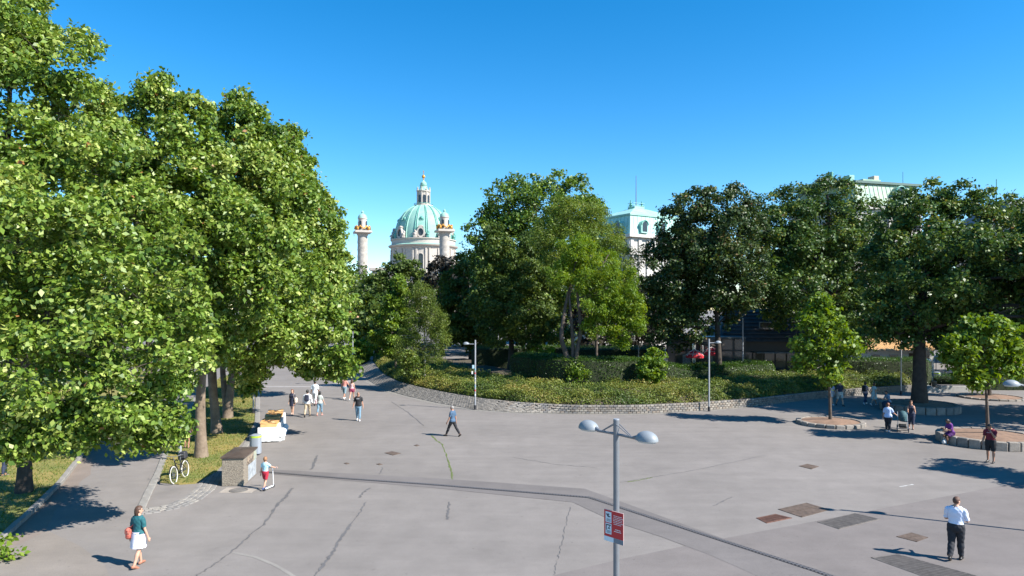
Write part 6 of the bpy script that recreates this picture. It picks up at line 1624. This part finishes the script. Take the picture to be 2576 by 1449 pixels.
        fm = (np.add.reduceat(fo.astype(int), s.ls[:-1]) > 0) & (np.add.reduceat(fk.astype(int), s.ls[:-1]) == s.cnt)
        if not fm.any(): return None
        remap = -np.ones(len(s.V), dtype=int)
        lm = np.repeat(fm, s.cnt); lpp = s.lp[lm]; used = np.unique(lpp); remap[used] = np.arange(len(used))
        ph = s.V[used]; wob = fold * (np.sin(ph[:, 2] * 38 + ph[:, 0] * 21) * np.sin(ph[:, 0] * 33 + ph[:, 1] * 27 + ph[:, 2] * 11))
        Vn = ph + s.N[used] * (off + wob)[:, None] + shift[used]
        st = np.concatenate([[0], np.cumsum(s.cnt[fm])[:-1]])
        o = mesh_np(name, Vn, remap[lpp], st, m, s.root, True); o.scale = (s.k,) * 3
        return o
    def hair(s, m, long=0.0, low=-.02, vol=.016, bald=False, bun=False):
        q = (s.V - np.array(s.hc)) @ np.array(s.hm) / s.hs   # head-local
        y, z, x = q[:, 1], q[:, 2], q[:, 0]
        line = np.where(y > .03, .062 if not bald else .11, np.where(y > -.02, .02, low - .045))
        mask = (s.vl == 'head') & (z > line) & ~((np.abs(x) > .078) & (z < .02)) & ((not bald) | (y < .0))
        fo = mask[s.lp]; cs = np.add.reduceat(fo.astype(int), s.ls[:-1]); fm = cs == s.cnt
        if fm.any():
            remap = -np.ones(len(s.V), dtype=int); lm = np.repeat(fm, s.cnt); lpp = s.lp[lm]; used = np.unique(lpp); remap[used] = np.arange(len(used))
            ph = s.V[used]; wob = .005 * np.sin(ph[:, 0] * 150) * np.sin(ph[:, 2] * 130 + ph[:, 1] * 90)
            st = np.concatenate([[0], np.cumsum(s.cnt[fm])[:-1]])
            o = mesh_np('hair', ph + s.N[used] * (vol + wob)[:, None], remap[lpp], st, m, s.root, True); o.scale = (s.k,) * 3
        if long > 0:
            mb = MB(); n = 14
            rows = 7
            for i in range(rows + 1):
                t = i / rows; zz = .05 - (.05 + long) * t
                for k in range(n + 1):
                    a = PI + R(25) + (PI - R(50)) * k / n if False else R(200) + R(140) * k / n
                    w = .095 * (1 + .18 * math.sin(t * PI) - .18 * t) + .006 * math.sin(k * 2.1 + i)
                    p = Vector((w * math.cos(a), (w * 1.12) * math.sin(a) - .005, zz))
                    q = s.hc + (s.hm @ Vector((p.x, p.y, p.z if t < .25 else p.z))) * s.hs
                    mb.v.append(tuple(q))
            m1 = n + 1
            mb.f = [(i * m1 + k, i * m1 + k + 1, (i + 1) * m1 + k + 1, (i + 1) * m1 + k) for i in range(rows) for k in range(n)]
            b0 = len(mb.v)
            mb.v += [tuple(Vector(q) * .6 + (s.HP((0, -.05, .05 - (.05 + long) * (i // m1) / rows))) * .4) for i, q in enumerate(list(mb.v))]
            mb.f += [tuple(b0 + q for q in f[::-1]) for f in mb.f[:rows * n]]
            for k in range(n): mb.f.append((rows * m1 + k, rows * m1 + k + 1, b0 + rows * m1 + k + 1, b0 + rows * m1 + k))
            s.part('long_hair', mb, m)
        if bun:
            mb = MB(); mb.ell(s.HP((0, -.105, .04)), (.045, .045, .045), 10, 8); s.part('hair_bun', mb, m)
    def skirt(s, name, z0, z1, m, r0=None, r1=.20, fwd=0.0, folds=.012):
        mb = MB(); n = 28; rows = 8
        r0 = r0 or (.165 if s.fem else .16)
        for i in range(rows + 1):
            t = i / rows; z = z0 + (z1 - z0) * t; e = t ** .7
            rx = r0 + (r1 - r0) * e; ry = rx * (.74 + .12 * t)
            for k in range(n):
                a = 2 * PI * k / n; f = 1 + folds / rx * t * math.sin(a * 7 + 1.2 * math.sin(a * 2))
                mb.v.append((rx * f * math.cos(a), ry * f * math.sin(a) + fwd * t, z + s.dz))
        mb.f = [(i * n + k, i * n + (k + 1) % n, (i + 1) * n + (k + 1) % n, (i + 1) * n + k) for i in range(rows) for k in range(n)]
        return s.part(name, mb, m)
    def shoes(s, m, up=0.0):
        sel = {'foot': (0, 1)}
        if up: sel['shin'] = (1 - up, 1)
        return s.wear('shoes', sel, .007, m, 0)
    def tee(s, m, sleeve=.62, low=.10, off=.016): return s.wear('shirt', {'torso': (max(low, .115), .935), 'upper': (0, sleeve)}, off, m)
    def trousers(s, m, to=1.0, off=.013):
        sel = {'torso': (0, .30), 'thigh': (0, 1)}
        if to > 1: sel['shin'] = (0, to - 1)
        else: sel['thigh'] = (0, to)
        return s.wear('trousers' if to > 1.6 else 'shorts', sel, off, m)
def backpack(label, per, m, W=.28, Hh=.42, D=.15):
    t = thing('backpack', label, 'backpack')
    t.matrix_world = per.root.matrix_world if False else Matrix.Translation(per.root.location) @ Matrix.Rotation(per.root.rotation_euler.z, 4, 'Z')
    k = per.k; Lm = rot('X', -R(per.lean))
    c = per.TT((0, -.105 - D / 2, 1.24)) * k
    M4 = Matrix.Translation(c) @ Lm.to_4x4()
    mb = MB(); mb.box((0, 0, 0), (W, D, Hh), bev=.05, M=M4); mb.build('main_bag', m, t, True)
    mb = MB(); mb.box((0, -D / 2 - .02, -.07), (W * .75, .06, Hh * .5), bev=.025, M=M4); mb.build('front_pocket', m, t, True)
    for sx in (-1, 1):
        MB().tube([M4 @ Vector((sx * .09, D / 2, Hh * .42)), per.TT((sx * .10, -.02, 1.475)) * k, per.TT((sx * .105, .105, 1.38)) * k, per.TT((sx * .12, .115, 1.26)) * k, per.TT((sx * .15, .03, 1.12)) * k, M4 @ Vector((sx * .11, D / 2, -Hh * .4))], .016, 6).build('strap', m, t)
def shoulder_bag(label, per, m, side, size=(.12, .30, .28), z=.95, strap=None, cross=False):
    t = thing('shoulder_bag', label, 'bag'); t.matrix_world = Matrix.Translation(per.root.location) @ Matrix.Rotation(per.root.rotation_euler.z, 4, 'Z')
    k = per.k; c = Vector((side * (.24 if not cross else .22), -.03, z + per.dz)) * k
    mb = MB(); mb.box(tuple(c), size, bev=.045); mb.build('bag', m, t, True)
    mb = MB(); mb.box((c.x, c.y, c.z + size[2] * .18), (size[0] * 1.08, size[1] * 1.02, size[2] * .5), bev=.03); mb.build('flap', m, t, True)
    so = -side if cross else side
    p1 = per.TT((so * (.10 if cross else .145), -.01, 1.487)) * k
    MB().tube([c + Vector((0, .09, size[2] * .42)), per.TT((side * .10 if cross else side * .165, .125, 1.20)) * k, per.TT((so * .06 if cross else so * .15, .125, 1.36)) * k, p1], .010, 6).build('strap', strap or m, t)
    MB().tube([c + Vector((0, -.09, size[2] * .42)), per.TT((side * .10 if cross else side * .165, -.125, 1.20)) * k, per.TT((so * .06 if cross else so * .15, -.115, 1.36)) * k, p1], .010, 6).build('strap', strap or m, t)
WHITE_ = cl('white', (.74, .75, .78)); NAVY = cl('navy', (.018, .022, .045)); BLACK = cl('black', (.014, .014, .017)); DENIM = cl('denim light', (.16, .27, .36)); DENIMD = cl('denim dark', (.035, .05, .10)); KHAKI = cl('khaki', (.40, .32, .22)); LEATHER = cl('shoe leather', (.02, .018, .017), .4); SNEAK = cl('white sneaker', (.66, .66, .66))
WALK = ((22, 6), (-14, 22)); WALK2 = ((-16, 24), (20, 5)); STAND = ((3, 3), (-3, 3)); ARMW = ((-16, 9, 12, 0), (18, 9, 16, 0)); ARMW2 = ((18, 9, 16, 0), (-16, 9, 12, 0))

# woman in teal top and white skirt, front left
p = Person('woman in teal top and white skirt with red bag, front left', g(348, 1424), 18, 1.66, ((14, 4), (-10, 14)), ((-6, 12, 10, 0), (4, 12, 12, 0)), head=(28, 0), fem=True, build=1.06, vox=.0095, detail=True)
p.hair(HAIRB, long=.20, vol=.02); p.tee(cl('teal', (.010, .095, .11)), .75, .25, .026); p.skirt('skirt', 1.03, .58, cl('white skirt', (.72, .68, .74)), r0=.188, r1=.222); p.shoes(cl('tan sandal', (.30, .13, .08)))
shoulder_bag('red patterned shoulder bag of the woman in teal', p, mat('red bag', (.42, .05, .035), .7, var=0, vscale=14, col2=(.55, .20, .14)), -1, (.15, .34, .30), .98, cl('red strap', (.45, .04, .04)), cross=True)
# boy with scooter
pb_ = g(667, 1231)
p = Person('boy in pale blue shirt and red shorts pushing a scooter', pb_, 16, 1.26, ((12, 4), (-12, 18)), ((0, 14, 8, 0), (52, 14, 18, -8)), head=(-15, 0), vox=.0095, child=True, build=.92, detail=True)
p.hair(HAIRS, vol=.024); p.tee(mat('cloth pale blue stripe', (.42, .66, .74), .8, var=.18, vscale=9), .6, .08, .018); p.trousers(cl('red shorts', (.36, .015, .035)), .82, .03); p.shoes(cl('blue sneaker', (.05, .09, .22)), .12)
sc = thing('kick_scooter', 'white and blue kick scooter held by the boy', 'scooter', (pb_.x + .12, pb_.y + .06, 0), -R(14))
SCW = mat('scooter white', (.7, .7, .7), .4); SCB = mat('scooter blue', (.04, .18, .32), .4)
MB().box((0, 0, .075), (.10, .52, .03), bev=.01).build('deck', SCW, sc); MB().tube([(0, .30, .07), (0, .24, .78)], .017, 8).build('stem', SCW, sc, True); MB().tube([(-.19, .235, .785), (.19, .235, .785)], .013, 8).build('handlebar', mat('scooter bar', (.1, .1, .1), .5), sc)
for s in (-1, 1): MB().tube([(s * .19, .235, .785), (s * .115, .235, .785)], .018, 8).build('grip', SCB, sc)
for y in (.31, -.28):
    w = MB(); w.tube([(-.015, y, .055), (.015, y, .055)], .055, 16); w.build('wheel', BLK, sc, True)
# strolling group
p = Person('woman in navy dress with white shoulder bag walking towards us', g(735, 1042), 183, 1.68, ((10, 4), (-8, 12)), ((0, 8, 8, 0), (2, 8, 8, 0)), fem=True)
p.hair(HAIRR, long=.16, vol=.018); p.wear('dress_top', {'torso': (.115, .93), 'upper': (0, 1)}, .015, NAVY); p.skirt('dress_skirt', 1.05, .60, NAVY, r1=.185, folds=.006); p.shoes(cl('beige shoe', (.4, .28, .22)))
shoulder_bag('cream tote bag of the woman in navy dress', p, cl('cream', (.60, .50, .42)), -1, (.12, .34, .34), .98)
p = Person('man in white shirt and khaki trousers with navy backpack', g(773, 1048), -4, 1.80, WALK2, ((10, 14, 20, 0), (-8, 14, 25, 0)), skin=SKIN3, head=(10, 0))
p.hair(HAIRK); p.wear('shirt', {'torso': (.115, .94), 'upper': (0, 1), 'fore': (0, .7)}, .022, WHITE_, .01); p.trousers(KHAKI, 1.95, .018); p.shoes(LEATHER)
backpack('navy backpack on the man in khaki trousers', p, NAVY)
p = Person('tall man all in white walking away behind the backpack', g(792, 1019), 8, 1.86, WALK, ((-8, 10, 10, 0), (6, 10, 15, 0)), skin=SKIN3)
p.hair(HAIRK); p.tee(WHITE_, .8, .0, .024); p.trousers(cl('white trousers', (.62, .62, .60)), 1.95, .02); p.shoes(LEATHER)
p = Person('woman in grey top and pale jeans with pink bag, dark hair', g(804, 1045), 6, 1.62, ((-10, 14), (14, 4)), ((0, 10, 10, 0), (8, 18, 10, 0)), fem=True)
p.hair(HAIRK, long=.17, vol=.022); p.tee(cl('grey green top', (.40, .43, .40)), .8, .12, .018); p.trousers(DENIM, 1.62, .013); p.shoes(cl('pink shoe', (.45, .22, .20)))
shoulder_bag('pink shoulder bag of the woman in grey top', p, cl('pink bag', (.55, .38, .38)), -1, (.12, .28, .32), 1.0)
p = Person('man in salmon shirt and grey shorts beside the woman in shorts', g(866, 1003), 12, 1.78, WALK, ((0, 8, 8, 0), (26, 20, 20, 0)), skin=SKIN2)
p.hair(HAIRR, vol=.012); p.tee(cl('salmon', (.58, .25, .20)), .62, .02, .018); p.trousers(cl('grey blue shorts', (.17, .25, .29)), 1.15, .026); p.shoes(SNEAK)
p = Person('woman in pink top and maroon shorts with long hair', g(885, 1007), 3, 1.66, WALK2, ((0, 12, 10, 0), (0, 12, 10, 0)), fem=True, skin=SKIN)
p.hair(HAIRB, long=.32, vol=.018); p.wear('top', {'torso': (.20, .80)}, .014, cl('pale pink top', (.62, .40, .40))); p.trousers(cl('maroon shorts', (.28, .04, .09)), .5, .02); p.shoes(SNEAK)
p = Person('bald man in black T-shirt and jeans walking towards us', g(901, 1058), 176, 1.82, ((10, 4), (-8, 14)), ((6, 13, 10, 0), (2, 13, 10, 0)), build=1.05, skin=SKIN2, vox=.014, detail=True)
p.hair(mat('hair stubble', (.17, .10, .07), .8), vol=.002); p.tee(BLACK, .7, .06, .02); p.trousers(DENIM, 1.96, .018); p.shoes(SNEAK)
mb = MB(); mb.box(tuple(p.HP((0, .093, .014))), (.125, .022, .034), bev=.008); p.part('sunglasses', mb, BLK)
mb = MB(); mb.box(tuple(p.TT((0, .146, 1.345))), (.17, .006, .018)); p.part('chest_print', mb, WHITE_)
p = Person('man in slate blue shirt and black trousers striding left', g(1138, 1097), -62, 1.77, ((27, 4), (-24, 14)), ((12, 9, 14, 0), (-10, 9, 10, 0)), vox=.014, detail=True, skin=SKIN2, head=(-14, 6))
p.hair(HAIRG, vol=.010); p.tee(cl('slate blue', (.055, .105, .175)), .72, .12, .02); p.trousers(BLACK, 1.96, .018); p.shoes(LEATHER)
# right side
p = Person('woman in light blue T-shirt and dark trousers beside the pram', g(2233, 1085), 42, 1.64, ((6, 3), (-6, 6)), ((5, 14, 10, 0), (30, 22, 30, 0)), fem=True, build=1.22)
p.hair(HAIRR, vol=.024); p.tee(cl('light blue', (.46, .56, .80)), .8, .04, .026); p.trousers(cl('dark trousers', (.02, .02, .028)), 1.9, .018); p.shoes(SNEAK)
p = Person('woman in navy sleeveless dress pushing the pram', g(2291, 1079), 205, 1.68, ((6, 3), (-6, 6)), ((40, 6, 30, 6), (40, 6, 30, 6)), fem=True, build=1.08, skin=SKIN2)
p.hair(HAIRB, vol=.018, bun=True); p.wear('top', {'torso': (.115, .90)}, .018, NAVY); p.trousers(cl('navy capri', (.022, .028, .06)), 1.5, .03); p.shoes(cl('flat shoe', (.3, .2, .17)))
# pram
pm = g(2270, 1084); pr = thing('pram', 'dark teal pram with black frame and white wheels', 'pram', (pm.x, pm.y, 0), R(-28))
TEAL = cl('pram teal', (.03, .085, .10)); PB = mat('pram frame', (.02, .02, .022), .4); PW = mat('pram chrome', (.6, .6, .6), .3, metal=.7)
bs = MB(); n = 18
for (z, rx, ry) in ((.58, .15, .30), (.62, .20, .38), (.80, .22, .42), (.84, .22, .42)):
    for k in range(n): a = 2 * PI * k / n; bs.v.append((rx * math.cos(a), ry * math.sin(a), z))
bs.f = [(i * n + k, i * n + (k + 1) % n, (i + 1) * n + (k + 1) % n, (i + 1) * n + k) for i in range(3) for k in range(n)] + [tuple(range(n - 1, -1, -1)), tuple(3 * n + k for k in range(n))]
bs.build('bassinet', TEAL, pr, True)
hd = MB()
for i in range(7):
    t = R(5 + 100 * i / 6)
    for k in range(13):
        a = PI * k / 12; hd.v.append((.23 * math.cos(a), -.05 - .36 * math.cos(t) * math.sin(a) * .95, .83 + .34 * math.sin(t) * math.sin(a) ** .8 * 1.0))
hd.f = [(i * 13 + k, i * 13 + k + 1, (i + 1) * 13 + k + 1, (i + 1) * 13 + k) for i in range(6) for k in range(12)]
hd.build('hood', TEAL, pr, True)
for s in (-1, 1):
    MB().tube([(s * .24, -.36, .20), (s * .24, .05, .55), (s * .24, .58, 1.02)], .014, 7).build('frame_tube', PW, pr); MB().tube([(s * .24, .36, .14), (s * .24, .0, .55)], .014, 7).build('frame_tube', PB, pr)
    for (y, r_) in ((-.40, .11), (.38, .15)):
        w = bpy.data.objects.new('wheel', None); COL.objects.link(w); w.parent = pr
        MB().tube([(s * .27 - .02, y, r_), (s * .27 + .02, y, r_)], r_, 18).build('tyre', PB, w, True); MB().tube([(s * .27 - .024, y, r_), (s * .27 + .024, y, r_)], r_ * .6, 14).build('rim', SCW, w, True)
MB().tube([(-.24, .58, 1.02), (0, .62, 1.05), (.24, .58, 1.02)], .017, 8).build('push_bar', PB, pr); MB().box((0, 0, .30), (.40, .60, .16), bev=.04).build('basket', PB, pr)
# seated in purple on the ring
a_ = R(190); sx_ = PIT2 + Vector((math.cos(a_), math.sin(a_), 0)) * 2.12
p = Person('person in purple sitting on the granite ring with a phone', (sx_.x - .02, sx_.y, 0), -98, 1.66, ((62, 72), (72, 108)), ((38, 6, 62, 20), (40, 6, 62, 20)), lean=16, head=(0, 22), fem=True, skin=SKIN3, sit=.57, vox=.016)
p.hair(HAIRK, long=.10, vol=.018); p.tee(cl('purple', (.115, .018, .17)), .7, .05, .022); p.trousers(cl('purple shorts', (.075, .015, .12)), .75, .022); p.shoes(SNEAK)
ph_ = Vector(p.hands[0]).lerp(Vector(p.hands[1]), .5) * p.k; ph_ = p.root.matrix_basis @ ph_ if False else Matrix.Translation(p.root.location) @ Matrix.Rotation(p.root.rotation_euler.z, 4, 'Z') @ ph_
phn = thing('phone', 'dark phone held by the seated person in purple', 'phone', tuple(ph_), .2); MB().box((0, 0, .02), (.012, .15, .075), bev=.004).build('case', BLK, phn); MB().box((.008, 0, .02), (.003, .14, .068)).build('screen', GLASSD, phn)
bgp = Vector((sx_.x - .42, sx_.y - .05, 0)); mb = MB(); mb.ell((bgp.x, bgp.y, .10), (.13, .10, .10), 12, 8); mb.ell((bgp.x + .04, bgp.y + .02, .15), (.09, .08, .12), 10, 7); mb.ell((bgp.x - .06, bgp.y - .03, .13), (.07, .08, .11), 10, 7); mb.tube([(bgp.x - .05, bgp.y, .27), (bgp.x, bgp.y, .38), (bgp.x + .05, bgp.y, .27)], .012, 5)
tag(mb.build('white_bag', CLOTH, None, True), 'white bag at the feet of the person in purple', 'bag')
# man in red T-shirt looking at his hand
p = Person('man in dark red T-shirt and black shorts with bowed head', g(2491, 1163), -128, 1.82, ((3, 2, 3), (-4, 3, 3)), ((34, 6, 112, 24), (4, 10, 14, 0)), head=(-5, 30), lean=5, skin=SKIN2, vox=.014, detail=True, build=1.05)
p.hair(HAIRK, vol=.016); p.tee(cl('dark red', (.175, .012, .028)), .7, .04, .022); p.trousers(BLACK, .95, .032); p.shoes(LEATHER)
mb = MB(); mb.box(tuple(p.TT((0, .150, 1.34))), (.18, .006, .03)); p.part('chest_print', mb, mat('cloth faded print', (.5, .3, .3), .8))
backpack('dark maroon backpack on the man in red', p, cl('maroon pack', (.045, .014, .02)))
# man in white shirt, front right
p = Person('man in white shirt and dark trousers, front right', g(2404, 1408), 44, 1.78, ((-8, 22), (12, 8)), ((14, 12, 74, 30), (16, 12, 78, 30)), head=(32, 4), vox=.0095, detail=True, build=1.12, skin=SKIN)
p.hair(mat('hair short brown', (.10, .048, .03), .65, var=.3, vscale=30), vol=.012); p.tee(cl('bright white shirt', (.66, .70, .84), .8, .05), .95, .20, .020); p.trousers(cl('charcoal trousers', (.017, .018, .024)), 1.97, .026); p.shoes(LEATHER)
# walkers in the shade
p = Person('man in dark T-shirt and pale shorts in the shade left of pits', g(2112, 1020), 178, 1.82, WALK, ARMW); p.hair(HAIRB); p.tee(NAVY, .7, .02, .02); p.trousers(cl('pale shorts', (.42, .43, .40)), .95, .03); p.shoes(LEATHER)
p = Person('person in white top half hidden behind the slim trunk', g(2092, 1018), 170, 1.70, WALK2, ARMW2, fem=True); p.hair(HAIRB, long=.1); p.tee(cl('pale violet top', (.50, .48, .60)), .7, .05); p.trousers(cl('pale skirt shorts', (.5, .48, .5)), .7, .03); p.shoes(SNEAK)
p = Person('walker in pink top and dark jeans with dark backpack', g(2176, 1016), 60, 1.70, WALK, ARMW, fem=True); p.hair(HAIRB, long=.12); p.tee(cl('dusty pink', (.50, .33, .33)), .8, .05); p.trousers(DENIMD, 1.95); p.shoes(SNEAK); backpack('dark backpack on the walker in pink top', p, BLACK)
p = Person('woman in pale mint dress walking in the shade', g(2198, 1019), 70, 1.70, ((24, 4), (-22, 18)), ARMW2, fem=True); p.hair(HAIRB, long=.1); p.tee(cl('mint', (.42, .52, .50)), .4, .1); p.skirt('dress_skirt', 1.05, .55, cl('mint', (.42, .52, .50)), r1=.24); p.shoes(SNEAK)
a_ = R(185); q_ = PIT3 + Vector((math.cos(a_), math.sin(a_), 0)) * 2.2
p = Person('person in patterned blue clothes sitting on the ring in shade', (q_.x, q_.y, 0), -100, 1.70, ((85, 85), (80, 88)), ((30, 8, 60, 20), (30, 8, 60, 20)), lean=14, head=(0, 15), sit=.60, fem=True, skin=SKIN2)
p.hair(HAIRB, long=.08); p.tee(mat('cloth blue pattern', (.05, .12, .22), .8, var=0, vscale=10, col2=(.28, .36, .42)), .9, .05, .02); p.trousers(cl('blue black', (.02, .04, .08)), 1.9); p.shoes(LEATHER)
# left shade
p = Person('person in dark top and skirt with backpack in tree shade', g(470, 1128), -8, 1.70, STAND, ((4, 8, 20, 0), (4, 8, 20, 0)), fem=True, skin=SKIN2); p.hair(HAIRK, long=.12); p.tee(BLACK, .8, .1); p.skirt('skirt', 1.02, .66, cl('dark mauve', (.10, .06, .09)), r1=.22); p.shoes(LEATHER); backpack('black backpack on the person in tree shade', p, BLACK)
p = Person('person in bright green shirt at the left edge', g(12, 1198), 60, 1.70, STAND, ((10, 10, 30, 0), (10, 10, 30, 0)), skin=SKIN2); p.hair(HAIRK); p.tee(cl('bright green', (.02, .36, .13)), .7, .03, .02); p.trousers(cl('dark blue', (.03, .04, .08)), 1.9); p.shoes(LEATHER)
p = Person('distant person in grey shirt on the shaded path end', g(973, 914), 0, 1.75, WALK, ARMW, hands=False, vox=.02); p.hair(HAIRB); p.tee(cl('grey shirt', (.30, .27, .29)), .7, .03, .02); p.trousers(DENIMD, 1.9); p.shoes(LEATHER)
p = Person('distant person in white behind the low boughs', g(812, 925), 90, 1.72, WALK, ARMW, hands=False, vox=.02); p.hair(HAIRK); p.tee(WHITE_, .7, .03, .02); p.trousers(DENIM, 1.9); p.shoes(SNEAK)
p = Person('distant person in red by the kiosk behind the hedge', (at(2298, 900, 69).x, 69, .5), 170, 1.7, STAND, ARMW, hands=False, vox=.02); p.hair(HAIRB); p.tee(RED, .7, .03, .02); p.trousers(DENIMD, 1.9); p.shoes(LEATHER)
p = Person('distant person in white by the kiosk behind the hedge', (at(2335, 900, 68).x, 68, .5), 200, 1.75, STAND, ARMW, hands=False, vox=.02); p.hair(HAIRS); p.tee(WHITE_, .7, .03, .02); p.trousers(DENIMD, 1.9); p.shoes(LEATHER)
